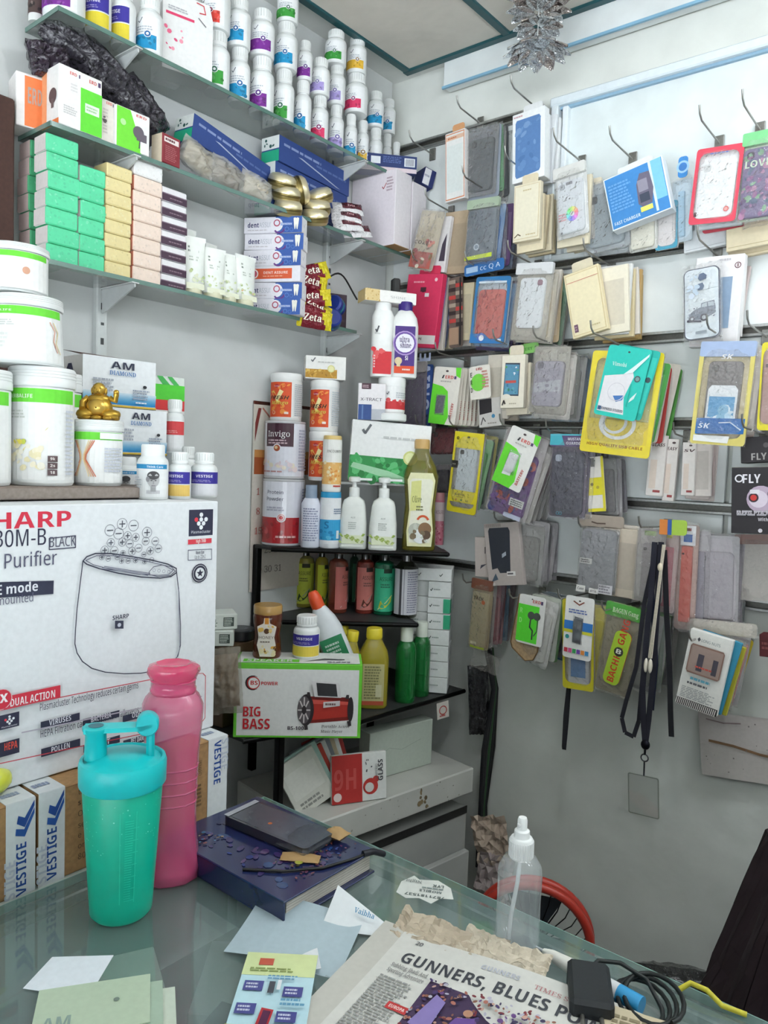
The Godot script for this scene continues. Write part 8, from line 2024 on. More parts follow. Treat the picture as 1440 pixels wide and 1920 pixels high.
func row_four() -> void:
	var a
	a = [Vector3(-0.09,1.6569,0.1775), 0.0779,0.1721,0.6]
	pouch("dusky violet clear pouch behind the purple capped cleaner bottle", a[0], a[1], a[2], a[3], {"back": "6a6072", "shell": "4a4058", "head": "9a9494", "film": "bcb6c0"})
	behind("dusky violet pouch", a[0] + Vector3(0,0,0.004), a[1], a[2],0.0,["2f4f8a", "8a8078", "5a5060"],0.02, "cp", 0.014)
	a = [Vector3(-0.085,1.6757,0.2191), 0.0226,0.1122,0.4]
	cardpack("narrow blue strip card with pale lettering beside the violet pouch", a[0], a[1], a[2], a[3], "2f4f90", func(f): f.t("UNIVERSAL", 0.7,0.1,0.3, "b8c4e0", 0.0,0.0,1,0.0, PI / 2))
	# lime battery card and its pile
	a = [Vector3(-0.115,1.6602,0.2899), 0.0772,0.1344,-5.9]
	cardpack("lime and white battery card, frontmost beside the violet pouch", a[0], a[1], a[2], a[3], "eae4da", func(f): erd_card(f, "4a4a58"), [0.38,0.34,0.36,0.36,0.006, "4a4858"])
	for i in 6:
		cardpack("white battery card with red side lettering, %s behind the lime battery card" % ["first", "second", "third", "fourth", "fifth", "sixth"][i], a[0] + Vector3(0.013 * (i + 1), 0.001 * sin(i), 0.002 * i), a[1] * 0.98, a[2], a[3] * (0.8 - 0.18 * i), "e4ddd0", func(f): f.t("BATTERY", 0.9,0.1,0.06, "c8625a", 0.0,0.0,1,0.0, PI / 2).r(0.0,0.0,0.6,0.6, "7ad64a"), null, "battery cards behind the lime one")
	peg("steel hook carrying the lime battery cards", Vector3(0,1.7557,0.2792), 0.125)
	# small round-green card and grey box below
	a = [Vector3(-0.1,1.6904,0.3768), 0.0556,0.0768,5.7]
	cardpack("small white card with a lime circle and letters down its side", a[0], a[1], a[2], a[3], "e6e0d6", func(f): f.c(0.42,0.5,0.26, "7ad64a").t("E", 0.1,0.68,0.14, "3c3836", 0.5,0.1,1).t("R", 0.1,0.45,0.14, "3c3836", 0.5,0.1,1).t("D", 0.1,0.22,0.14, "3c3836", 0.5,0.1,1).bars(0.62,0.3,0.95,0.85,6, "c98a7e", 3).t("ERD", 0.5,0.86,0.07, "b8504a", 0.5,0.3,1))
	a = [Vector3(-0.085,1.6222,0.3972), 0.0602,0.0659,5.5]
	boxpack("grey and white box with a black window under the lime circle card", a[0], a[1], a[2], a[3],0.015, lin("d0ccc6"), func(f): f.p([[0.05,0.45],[0.6,0.5],[0.6,0.98],[0.05,0.98]], "2c2a2e").l([[0.1,0.1],[0.2,0.34],[0.3,0.2]],0.04, "4a4644").c(0.66,0.36,0.07, "4a8ab0").bars(0.4,0.08,0.9,0.16,1, "9a948c", 2))
	behind("lime circle card", Vector3(-0.08,1.6831,0.4105), 0.06,0.15,-1.0,["d8d0c2", "c9bfae", "ddd6c8", "b8ae9c"],0.015, "b", 0.0)
	# boxed phone
	a = [Vector3(-0.11,1.6877,0.4683), 0.0579,0.1168,0.4]
	boxpack("cream box showing a phone screen with round icons", a[0], a[1], a[2], a[3],0.014, lin("e9e1cf"), func(f):
		f.p([[0.1,0.24],[0.78,0.22],[0.8,0.84],[0.16,0.86]], "3c4450").p([[0.13,0.26],[0.75,0.25],[0.77,0.81],[0.18,0.83]], "5d93b0").dots(0.2,0.62,0.75,0.8,8,0.024,["e0e4e8", "4a6ab0", "5aa85a"],3).r(0.2,0.47,0.66,0.52, "c8584e").dots(0.18,0.28,0.72,0.45,12,0.03,["4a7a9a", "6aa8b8", "3f8a6a"],5).c(0.26,0.22,0.09, "ece6d8", 0.5).l([[0.1,0.06],[0.16,0.14],[0.22,0.08]],0.03, "4a4440").bars(0.4,0.06,0.8,0.1,1, "b8ae98", 2), "", 0, "ded4be")
	behind("round icon phone box", a[0] + Vector3(0,-0.012,0.003), a[1] * 1.06, a[2],0.0,["d9cfba", "8a8078", "cfc4ae", "4a4644", "d8cdb8"],0.017, "bp", 0.016)
	a = [Vector3(-0.09,1.7602,0.4811), 0.0734,0.0226,6.6]
	cardpack("lime header strip hanging above the boxed phone", a[0], a[1], a[2], a[3], "8ac86a", func(f): f.t("BATTERY", 0.5,0.3,0.3, "4a8a3a", 0.5,0.6,1))
	peg("steel hook carrying the boxed phone", Vector3(0,1.7734,0.4344), 0.125)
	# clear pouch with grey phone case
	a = [Vector3(-0.12,1.6869,0.562), 0.0863,0.1448,-4.0]
	pouch("clear pouch with a smoky grey phone case above the dark case pouch", a[0], a[1], a[2], a[3], {"back": "a8a39a", "shell": "86828c", "shell2": "a09ca8", "hole": "76727c", "film": "d8d2c8", "size": Vector2(0.8,0.66), "shell_art": func(f): f.p([[0.06,0.3],[0.94,0.34],[0.94,0.6],[0.06,0.5]], "b4b4bc").dots(0.1,0.3,0.9,0.9,12,0.05,["9a96a2", "8e8a96"],3)})
	behind("smoky grey case pouch", a[0] + Vector3(0,-0.01,0.004), a[1] * 1.02, a[2],-2.0,["b8b0a6", "a49c94", "6a6a66", "8a8a88", "2f4a6a", "4a7a90"],0.017, "p", 0.013)
	peg("steel hook carrying the smoky grey case pouch", Vector3(0,1.7705,0.5392), 0.135)
	# big yellow cable pouch with teal card in front
	a = [Vector3(-0.125,1.6323,0.7274), 0.1462,0.2047,-5.5]
	pouch("large yellow rimmed pouch of a white data cable with a dark plug", a[0], a[1], a[2], a[3], {"back": "d8cf8a", "edge": "e6d23a", "print": func(f):
		f.r(0.06,0.06,0.94,0.34, "dcc33e").r(0.06,0.05,0.94,0.12, "e6d23a").t("HIGH QUALITY USB CABLE", 0.5,0.075,0.026, "8a4a24", 0.5,0.8,1)
		f.ring(0.5,0.3,0.19,0.04, "e9e9e6", 0.8).ring(0.46,0.32,0.13,0.03, "dfe0de", 0.9).p([[0.2,0.17],[0.3,0.19],[0.55,0.34],[0.86,0.3],[0.88,0.25],[0.6,0.24],[0.4,0.22]], "55504c"), "size": Vector2(0.5,0.5)})
	behind("yellow cable pouch", a[0] + Vector3(0,0.008,0.012), a[1] * 0.85, a[2] * 0.8,-7.0,["4f9a4a", "d9d4c8", "b8423c", "dcd8cc", "5aa04a"],0.02, "c", 0.016)
	a = [Vector3(-0.155,1.6707,0.7387), 0.0876,0.1379,-11.0]
	cardpack("turquoise accessory card hanging in front of the yellow cable pouch", a[0], a[1], a[2], a[3], "2cc4b4", func(f):
		f.p([[0.06,0.06],[0.7,0.06],[0.62,0.3],[0.74,0.6],[0.66,0.72],[0.5,0.62],[0.06,0.56]], "e2dfe2").p([[0.36,0.3],[0.62,0.33],[0.6,0.26],[0.46,0.22]], "4a7ab8").ring(0.42,0.36,0.13,0.01, "d0cdd2").c(0.83,0.58,0.045, "4a5a60").c(0.83,0.58,0.03, "7a9a98").t("Vimobi", 0.35,0.72,0.05, "c8ece6", 0.5,0.34,4).t("EXPRESS STUDIO", 0.42,0.085,0.035, "3c4450", 0.5,0.5,1).r(0.08,0.075,0.16,0.13, "3c5a80").p([[0.5,0.62],[0.66,0.72],[0.98,0.94],[0.98,0.9],[0.7,0.66]], "d8eceb").p([[0.78,0.3],[0.9,0.4],[0.86,0.3],[0.76,0.24]], "cfe8e4").r(0.72,0.18,0.74,0.5, "26a898"))
	cardpack("second turquoise accessory card right behind the front one", a[0] + Vector3(0.012,0.002,0.01), a[1], a[2] * 0.98, a[3] - 3, "27b4a6", func(f): f.r(0.85,0.1,0.97,0.9, "3ccabb").c(0.9,0.58,0.04, "4a5a60"))
	peg("steel hook carrying the turquoise and yellow packs", Vector3(0,1.7635,0.6836), 0.17)
	# pouch lettered SK
	a = [Vector3(-0.125,1.6448,0.92), 0.0968,0.1841,-3.2]
	pouch("tall pouch lettered with two white initials over a blue foot band", a[0], a[1], a[2], a[3], {"back": "cdbf9c", "head": "a3b4d4", "edge": "d9ca72", "shell": "77706e", "hole": "6a6462", "size": Vector2(0.62,0.7), "cy": -0.02, "shell_art": func(f): f.p([[0.06,0.0],[0.94,0.0],[0.94,0.6],[0.84,0.66],[0.16,0.66],[0.06,0.6]], "e6e8ea").r(0.12,0.06,0.88,0.5, "5d9cc8").dots(0.14,0.08,0.86,0.34,16,0.07,["b9d6e8", "d6e4ec", "8ab8d4"],3), "print": func(f): f.p([[0.08,0.1],[0.96,0.12],[0.96,0.27],[0.08,0.26]], "2a6cb4").t("SK", 0.22,0.16,0.05, "e6eef6", 0.5,0.2,1,0.2).l([[0.5,0.22],[0.7,0.23],[0.9,0.16]],0.012, "cfe0f0").t("SK", 0.5,0.85,0.045, "ecebe8", 0.5,0.2,1,0.2).p([[0.06,0.03],[0.7,0.02],[0.72,0.09],[0.06,0.09]], "e4e4e2")})
	behind("initialled pouch", a[0] + Vector3(0,0.008,0.008), a[1] * 0.95, a[2] * 0.9,-2.0,["d0c6b8", "b8a8a0", "dcd6cc"],0.024, "pc", 0.014)
	peg("steel hook carrying the initialled pouch", Vector3(0,1.7603,0.8938), 0.14)
	a = [Vector3(-0.12,1.6579,1.0024), 0.043,0.1559,0.1]
	pouch("yellow and pink pack cut by the frame edge beside the initialled pouch", a[0], a[1], a[2], a[3], {"back": "c8a49a", "edge": "dccf3a", "shell": "a8807a"})
	peg("steel hook carrying the yellow and pink pack", Vector3(0,1.7638,0.9594), 0.13)

func row_five() -> void:
	var a
	a = [Vector3(-0.05,1.5561,0.2455), 0.0818,0.067,1.5]
	pouch("dark maroon pack behind the olive oil bottle", a[0], a[1], a[2], a[3], {"back": "6a2028", "shell": "7a2a30", "film": "c8a8a8"})
	a = [Vector3(-0.045,1.4632,0.2459), 0.0476,0.0715,2.2]
	pouch("small clear pack with dark pieces below the dark maroon pack", a[0], a[1], a[2], a[3], {"back": "8a8488", "shell": "3a3440"})
	peg("steel hook poking out above the dark maroon pack", Vector3(0,1.5898,0.2103), 0.1)
	# yellow framed case
	a = [Vector3(-0.105,1.4802,0.3536), 0.0814,0.1888,-5.1]
	pouch("yellow framed pouch with a clear case and small icons at its foot", a[0], a[1], a[2], a[3], {"edge": "e3d230", "back": "aca8a0", "shell": "c9d0d4", "hole": "3a3634", "size": Vector2(0.62,0.58), "cy": 0.02, "print": func(f):
		f.r(0.0,0.8,1.0,1.0, "e6d630").r(0.06,0.13,0.94,0.28, "e6d630").t("Luvio", 0.42,0.215,0.03, "5a5228", 0.5,0.3,1).bars(0.3,0.19,0.6,0.205,1, "8a7e30", 2).c(0.3,0.16,0.012, "c8743a").c(0.48,0.16,0.012, "5a9a5a").c(0.7,0.16,0.012, "b0a43a").ring(0.14,0.92,0.02,0.005, "4a4426").t("B", 0.14,0.905,0.025, "4a4426", 0.5,0.05,1).c(0.5,0.94,0.02, "54503a", 0.6).r(0.02,0.55,0.24,0.64, "2f2b28").bars(0.05,0.58,0.2,0.61,1, "8a8478", 2)})
	behind("yellow framed pouch", a[0] + Vector3(0,0.002,0.006), a[1] * 0.95, a[2] * 0.94,-8.0,["3f8a3a", "3a4a3e", "d8cc4a", "2f5a4a", "56605a"],0.018, "p", 0.013)
	peg("steel hook carrying the yellow framed pouch", Vector3(0,1.586,0.3268), 0.125)
	# lime card over the violet case
	a = [Vector3(-0.12,1.4803,0.4927), 0.1109,0.1946,-15.2]
	pouch("violet and orange marbled phone case pouch behind a lime card", a[0], a[1], a[2], a[3], {"back": "b0a8a8", "shell": "5a2f72", "hole": "4a2a60", "size": Vector2(0.8,0.74), "cy": -0.1, "shell_art": func(f): f.dots(0.05,0.05,0.95,0.9,60,0.07,["6a3a8a", "4a2a66", "8a3a5a", "a8483a", "3a3a7a"],3), "print": func(f): f.r(0.55,0.16,0.88,0.25, "dcdcd8").bars(0.58,0.17,0.85,0.24,3, "5a5a5e", 3).r(0.5,0.02,0.9,0.07, "b8bcd0")})
	behind("violet marbled case", a[0] + Vector3(0,-0.004,0.006), a[1] * 0.94, a[2] * 0.96,-18.0,["a8a098", "5a3038", "b4aca4", "8a8480", "c0b8ae", "9a9490"],0.016, "p", 0.013)
	a = [Vector3(-0.145,1.516,0.506), 0.0758,0.1304,-20.9]
	cardpack("lime and white charger card lying over the violet marbled case", a[0], a[1], a[2], a[3], "e6e4de", func(f): erd_card(f, "e4e4e4"), [0.42,0.42,0.4,0.4,0.008, "e4e4e4"])
	peg("steel hook carrying the lime charger card", Vector3(0,1.5851,0.4796), 0.155)
	# dark case pouch
	a = [Vector3(-0.115,1.4806,0.6152), 0.085,0.1732,-0.3]
	pouch("black phone case pouch with a teal and plum header", a[0], a[1], a[2], a[3], {"back": "5a525e", "shell": "3e3f47", "hole": "b0b4c0", "head": "5d4a72", "film": "b8b2c4", "size": Vector2(0.84,0.76), "cy": -0.07, "art": func(f): f.p([[0.0,0.1],[0.4,0.1],[0.3,0.95],[0.0,0.95]], "4ab0c0").r(0.0,0.88,1.0,1.0, "5ab8c8").t("MUSTANG", 0.68,0.5,0.22, "dcd8e4", 0.5,0.4,1).t("GUARDER", 0.66,0.15,0.22, "dcd8e4", 0.5,0.44,1), "print": func(f): f.ring(0.3,0.06,0.02,0.005, "5aa8b8").ring(0.38,0.06,0.02,0.005, "5aa8b8")})
	behind("black case pouch", a[0] + Vector3(0,-0.002,0.008), a[1] * 0.96, a[2] * 0.96,-2.0,["4a3f56", "55505a", "6a6470", "3a3640", "8a8490"],0.017, "p", 0.013)
	peg("steel hook carrying the black case pouch", Vector3(0,1.5746,0.5763), 0.13)
	a = [Vector3(-0.1,1.469,0.6713), 0.0386,0.1142,7.0]
	cardpack("white and yellow wedge shaped card beside the black case pouch", a[0], a[1], a[2],7.0, "e2dcd4", func(f): f.r(0.0,0.3,1,0.62, "e0d42c").r(0.0,0.0,1.0,0.06, "e0d42c").r(0.86,0.0,1.0,1.0, "dccf3a").c(0.3,0.5,0.03, "8a7e2a").c(0.62,0.44,0.03, "b8a83a").r(0.3,0.82,0.5,0.98, "3a3634"))
	behind("yellow wedge card", a[0] + Vector3(0,-0.006,0.012), 0.055,0.125,4.0,["3a3638", "8a8488", "c8c4c8", "4a4450"],0.018, "p", 0.012)
	# slim white boxes
	var sl := ["white slim glass box, first of the slim row above the lanyards", "white slim glass box leaning on the first of the slim row", "white slim glass box with dark lettering, third of the slim row"]
	var sp := [[Vector3(-0.055,1.5116,0.779), 0.0343,0.1233,-1.9],[Vector3(-0.045,1.5037,0.8044), 0.0236,0.1254,-1.9],[Vector3(-0.055,1.5071,0.8431), 0.0256,0.1056,1.0]]
	for i in 3:
		a = sp[i]
		boxpack(sl[i], a[0], a[1], a[2], a[3],0.01, lin("e6dfda"), func(f): f.t(["GLASS", "EASY", "SV"][i],0.5,0.82,0.05, "4a3030", 0.5,0.8,1,0.15).c(0.62,0.94,0.03, "5a4a4a", 0.6).r(0.42,0.06,0.85,0.1, "a04a4a").r(0.15,0.12,0.55,0.6, mixc("e6dfda", "d8b090", 0.3)), "white slim glass boxes")
	behind("third slim box", Vector3(-0.045,1.5058,0.8579), 0.045,0.118,0.0,["e2d8d2", "d6c8c4", "e4dcd6", "d0bcb8", "dccfca"],0.009, "b", 0.0)
	peg("steel hook carrying the slim white boxes", Vector3(0,1.5707,0.823), 0.075)
	# black webcam boxes
	a = [Vector3(-0.14,1.4554,0.9996), 0.0992,0.1192,3.0]
	boxpack("black webcam box with a pale lens picture and white lettering", a[0], a[1], a[2], a[3],0.07,[lin("27242a"), lin("27242a"), lin("343034"), lin("2a262c"), lin("6a6660"), lin("1e1c20")], func(f):
		f.t("FLY", 0.34,0.76,0.13, "e8e4ea", 0.5,0.3,1).t("B", 0.66,0.78,0.11, "e8e4ea", 0.5,0.08,1).ring(0.13,0.83,0.06,0.02, "e8e4ea").c(0.5,0.52,0.2, "b8a4b8").c(0.46,0.52,0.13, "d8ccd8").c(0.38,0.54,0.07, "3c2a30").c(0.38,0.54,0.045, "c83a34").r(0.32,0.6,0.48,0.66, "e0dce0").c(0.68,0.6,0.06, "5a5560").bars(0.1,0.26,0.98,0.36,2, "a8a4aa", 3).t("MPEG PTA Mobile", 0.5,0.29,0.05, "c8c4ca", 0.5,0.8,1).t("With photo", 0.66,0.19,0.05, "c8c4ca", 0.5,0.4,1).c(0.5,0.05,0.03, "d8d4da"), "", 0)
	a = [Vector3(-0.1,1.5476,0.9929), 0.0863,0.0469,4.8]
	boxpack("black webcam box standing behind the one with the lens picture", a[0], a[1], a[2], a[3],0.05, lin("302c30"), func(f): f.t("FLY", 0.36,0.1,0.26, "a8a4a0", 0.5,0.3,1).c(0.5,0.66,0.1, "5a5658"))
	peg("steel hook carrying the black webcam boxes", Vector3(0,1.5802,0.9673), 0.15)
	a = [Vector3(-0.06,1.3246,0.987), 0.0823,0.1242,5.0]
	pouch("creased clear bag hanging under the black webcam box", a[0], a[1], a[2], a[3], {"back": "c8c2bc", "film": "d8d0c8", "head": "8a6a62"})

func row_six() -> void:
	var a
	# grey box with a dark phone window
	a = [Vector3(-0.1,1.3003,0.4592), 0.0911,0.1426,8.9]
	boxpack("grey box with a dark phone in its window above the amber pouch", a[0], a[1], a[2], a[3],0.014, lin("b4a9a4"), func(f):
		f.p([[0.14,0.26],[0.3,0.28],[0.36,0.2],[0.66,0.2],[0.74,0.86],[0.7,0.92],[0.16,0.93],[0.12,0.88]], "2d3038").p([[0.46,0.44],[0.58,0.48],[0.58,0.54],[0.46,0.5]], "a8aeb8").r(0.56,0.15,0.8,0.22, "e6e4e0").bars(0.58,0.16,0.78,0.21,1, "4a4648", 2).p([[0.1,0.06],[0.24,0.2],[0.3,0.1]], "4a5a6a").r(0.03,0.0,0.2,0.05, "cfc8c2")
		for k in 14: f.r(0.05 + 0.035 * k, 0.94,0.065 + 0.035 * k, 0.99, "7a706c"))
	a = [Vector3(-0.085,1.2855,0.398), 0.0475,0.0938,3.4]
	boxpack("pinkish grey box with a chevron emblem peeping out left of the dark phone box".replace("left of", "behind"), a[0], a[1], a[2], a[3],0.012, lin("cbbfb8"), func(f): f.p([[0.3,0.2],[0.7,0.34],[0.36,0.3]], "4a4a56").l([[0.6,0.6],[0.6,0.75]],0.03, "5a5054"))
	behind("dark phone window box", Vector3(-0.082,1.3071,0.5051), 0.085,0.145,-2.0,["7a7674", "a8a2a4", "b8b0b4", "6a626a", "c0b8bc", "8e868c"],0.014, "p", 0.0)
	peg("steel hook carrying the dark phone window box", Vector3(0,1.372,0.4491), 0.11)
	# grey case pouch with stickers
	a = [Vector3(-0.115,1.312,0.6914), 0.0835,0.1373,-1.5]
	pouch("dull grey flip case pouch with white price stickers", a[0], a[1], a[2], a[3], {"back": "96928e", "shell": "86868a", "hole": "808084", "size": Vector2(0.92,0.94), "cy": 0.0, "film": "c9c4c4", "print": func(f): f.r(0.06,0.44,0.38,0.52, "dcdad6").bars(0.08,0.45,0.36,0.51,2, "6a666a", 3).r(0.02,0.0,0.26,0.1, "e0deda").t("Case", 0.14,0.03,0.04, "5a565a", 0.5,0.16,1).r(0.36,0.0,0.6,0.08, "e0deda").t("A11A", 0.48,0.02,0.035, "5a565a", 0.5,0.16,1).r(0.6,0.02,0.96,0.16, "cfccd0").bars(0.62,0.03,0.94,0.15,3, "8a868e", 4)})
	behind("grey flip case pouch", Vector3(-0.1,1.3099,0.7333), 0.085,0.15,0.0,["cfc2b0", "dcd2c6", "b8a8a0", "d8ccbc", "c4a8a0", "8a8480"],0.016, "b", 0.0)
	peg("steel hook carrying the grey flip case pouch", Vector3(0,1.3763,0.6581), 0.125)
	a = [Vector3(-0.1,1.3926,0.6872), 0.0983,0.0252,-0.4]
	cardpack("tan paper header fold above the grey flip case pouch", a[0], a[1], a[2], a[3], "a89a8e", func(f): f.l([[0.3,0.4],[0.42,0.3],[0.6,0.34]],0.12, "5a4a40"))
	# bunch of clear bags and earphone packs behind the lanyards
	var bn := [[Vector3(-0.12,1.3143,0.8004), 0.0581,0.15,-0.8, "b0aaa6", "8a8484", "creased clear bag with a beige lead at the lanyard hook"],[Vector3(-0.105,1.3046,0.831), 0.036,0.1679,-1.0, "c8b4b0", "b8707a", "clear bag with a pinkish charger at the lanyard hook"],[Vector3(-0.095,1.2963,0.8643), 0.0408,0.2115,0.5, "c4aaa0", "c85a4a", "clear bag of red and white earphones at the lanyard hook"],[Vector3(-0.08,1.2888,0.8871), 0.0331,0.2028,2.0, "c8c4c8", "9a94a0", "clear bag with a lime price dot at the lanyard hook"]]
	for i in 4:
		pouch(bn[i][6], bn[i][0], bn[i][1], bn[i][2], bn[i][3], {"back": bn[i][4], "shell": bn[i][5], "size": Vector2(0.5,0.7), "film": "cfc8c8", "print": (func(f): f.r(0.2,0.8,0.9,0.98, "e4e2e6").r(0.35,0.83,0.75,0.9, "3a6ab0").bars(0.3,0.92,0.8,0.97,1, "8a4a4a", 3)) if i == 2 else (func(f): f.r(0.2,0.06,0.9,0.12, "cfd83a").t("M.O", 0.55,0.07,0.035, "4a4a20", 0.5,0.4,1) if i == 3 else f.r(0.3,0.9,0.7,0.96,["8a9a6a", "c8c06a"][i % 2]))})
	behind("red earphone bag", Vector3(-0.075,1.2916,0.9102), 0.09,0.19,2.0,["b4acb4", "7a6a82", "5a4a60", "8a808a", "3f4a50"],0.014, "p", 0.0)
	a = [Vector3(-0.125,1.3937,0.8439), 0.0519,0.0294,1.6]
	cardpack("lime and orange header card at the lanyard hook", a[0], a[1], a[2], a[3], "a8c84a", func(f): f.r(0,0,0.3,1, "d8823a").r(0.3,0,0.45,1, "2f5aa0"))
	peg("steel hook carrying the lanyards and earphone bags", Vector3(0,1.3873,0.7939), 0.15)

func row_seven() -> void:
	var a
	# tall amber pouch
	a = [Vector3(-0.1,1.1509,0.4052), 0.0553,0.1636,-3.1]
	pouch("tall amber tinted pouch beside the small white cartons", a[0], a[1], a[2], a[3], {"back": "9a8a6a", "shell": "a89a7c", "hole": "8a7c5e", "head": "7a4a3a", "size": Vector2(0.8,0.8), "film": "b8a888", "print": func(f): f.t("TALK", 0.42,0.72,0.05, "4a3a30", 0.5,0.5,1).c(0.66,0.7,0.03, "c8643a").r(0.2,0.08,0.5,0.12, "d8d0b8").r(0.2,0.03,0.9,0.06, "a8b84a")})
	behind("amber pouch", a[0] + Vector3(0,0.002,0.006), a[1] * 0.95, a[2] * 0.95,-3.0,["6a5a52", "7a2a30", "5a2a3a", "8a3a3e", "2f5a7a", "4a2a34"],0.015, "p", 0.012)
	bag("clear_bag", "creased clear bag bottom below the tall amber pouch", hang(Vector3(-0.08,1.0387,0.4128), -8), 0.075,0.045,0.03, "cfc8c0", "film", 0.008,91)
	peg("steel hook carrying the amber pouch", Vector3(0,1.2225,0.3763), 0.115)
	# lime earphone card
	a = [Vector3(-0.13,1.1673,0.5519), 0.0637,0.108,-3.1]
	cardpack("lime earphone card with dark earbuds above a tan board", a[0], a[1], a[2], a[3], "e6e4e0", func(f):
		f.r(0.0,0.04,0.8,0.8, "5ee03a").t("ERD", 0.68,0.86,0.06, "c8524a", 0.5,0.3,1).r(0.84,0.85,0.92,0.92, "54406a").c(0.52,0.6,0.08, "4a4f4a").c(0.74,0.6,0.08, "4a4f4a").l([[0.52,0.56],[0.5,0.36],[0.62,0.3],[0.62,0.12]],0.03, "4a4f4a").l([[0.78,0.56],[0.78,0.3],[0.68,0.2]],0.02, "4a4f4a").t("R", 0.14,0.62,0.1, "a8f08a", 0.5,0.1,1).t("D", 0.14,0.42,0.1, "a8f08a", 0.5,0.1,1))
	var tan_ := MB.new().prism(PackedVector2Array([Vector2(-0.03,0.08), Vector2(0.03,0.08), Vector2(0.032,-0.035), Vector2(0.024,-0.055), Vector2(0.006,-0.062), Vector2(-0.03,-0.042), Vector2(-0.036,-0.03)]), -0.003,0.0, lin("c8aa84"), lin("a88860"))
	thing("carded_accessory", "rounded tan board holding the lime earphone card", "card pack", hang(Vector3(-0.12,1.1362,0.5394), -6), [["board", tan_, "board"],["rim", MB.new().tube([Vector3(-0.03,0.08,0.001), Vector3(-0.036,-0.03,0.001), Vector3(-0.03,-0.042,0.001), Vector3(0.006,-0.062,0.001), Vector3(0.024,-0.055,0.001), Vector3(0.032,-0.035,0.001), Vector3(0.03,0.08,0.001)],0.0014, lin("8a6a44"), 5), "board"]])
	behind("lime earphone card", Vector3(-0.112,1.145,0.5633), 0.072,0.15,-6.0,["d8d6d0", "c8ccc0", "5ab84a", "d0ccc8", "3a4a5a", "2f6a8a"],0.016, "pc", 0.0)
	peg("steel hook carrying the lime earphone card", Vector3(0,1.2084,0.5141), 0.14)
	# white dongle card over a phone pouch
	a = [Vector3(-0.125,1.1336,0.6645), 0.0692,0.1893,3.3]
	pouch("yellow rimmed pouch with a toy phone below the white dongle card", a[0], a[1], a[2], a[3], {"back": "c0b49a", "edge": "d8cc3a", "shell": "c3c3c6", "hole": "b0b0b4", "size": Vector2(0.66,0.62), "cy": -0.14, "shell_art": func(f): f.r(0.14,0.14,0.86,0.5, "5a86b8").r(0.16,0.5,0.84,0.9, "3a4454")})
	a = [Vector3(-0.15,1.173,0.6724), 0.0624,0.1297,-0.9]
	cardpack("white dongle card with a blue stripe and coloured icons", a[0], a[1], a[2], a[3], "eae8e4", func(f):
		f.r(0,0.46,1,0.6, "2f78c0").r(0,0.41,1,0.46, "d8d23a").p([[0.32,0.26],[0.62,0.24],[0.66,0.66],[0.36,0.68]], "4a5058").p([[0.38,0.5],[0.6,0.49],[0.61,0.63],[0.39,0.64]], "8a98a8").bars(0.14,0.72,0.9,0.8,2, "6a7ab0", 3).c(0.14,0.34,0.035, "2a8a8a").l([[0.3,0.92],[0.5,0.87],[0.66,0.92]],0.02, "8a4a3a")
		for k in 6: f.r(0.06 + k * 0.15,0.09,0.185 + k * 0.15,0.16,["d23a4a", "d85a9a", "3aa05a", "7a4ab0", "e08a3a", "3a8ac0"][k]), [0.49,0.47,0.36,0.46,0.008, "4a5058"])
	behind("white dongle card", Vector3(-0.11,1.1372,0.6864), 0.065,0.17,-3.0,["d8c83a", "8a8684", "c0bab4", "3a5a3a"],0.017, "p", 0.0)
	peg("steel hook carrying the white dongle card", Vector3(0,1.2277,0.6381), 0.16)
	# green pouch with a toy sticker
	a = [Vector3(-0.135,1.1374,0.7537), 0.0763,0.1832,-6.4]
	pouch("green headed pouch with a lime keyring lettered in red", a[0], a[1], a[2], a[3], {"head": "56a848", "film": "c0b49c", "back": "9a927e", "art": func(f): f.t("BAGUN Gang", 0.55,0.3,0.34, "d8ecc8", 0.5,0.7,4)})
	var kr := MB.new().prism(rrect(0.034,0.112,0.012,5), 0.0,0.004, lin("a8c83a"), lin("d8823a"))
	face(kr, Vector3(0,0,0.0042), Vector3(0.034,0,0), Vector3(0,0.112,0)).t("BACHHA GANG", 0.68,0.05,0.12, "c8402e", 0.0,0.0,1,0.0, PI / 2).c(0.5,0.62,0.085, "3a3a30").t("B", 0.5,0.585,0.08, "e6e6da", 0.5,0.3,1)
	thing("keyring", "lime keyring with red lettering inside the green headed pouch", "keyring", hang(Vector3(-0.148,1.1271,0.7582), -13), [["body", kr, "plastic"]])
	behind("green headed pouch", Vector3(-0.122,1.14,0.7929), 0.075,0.16,-4.0,["8a8a84", "5a6a5a", "a8a49c", "6ab05a", "7a7a7c", "b0aca4"],0.018, "p", 0.0)
	peg("steel hook carrying the green headed pouch", Vector3(0,1.2178,0.7357), 0.165)
	# white boxed earphones
	a = [Vector3(-0.14,1.1295,0.9211), 0.077,0.1481,-8.4]
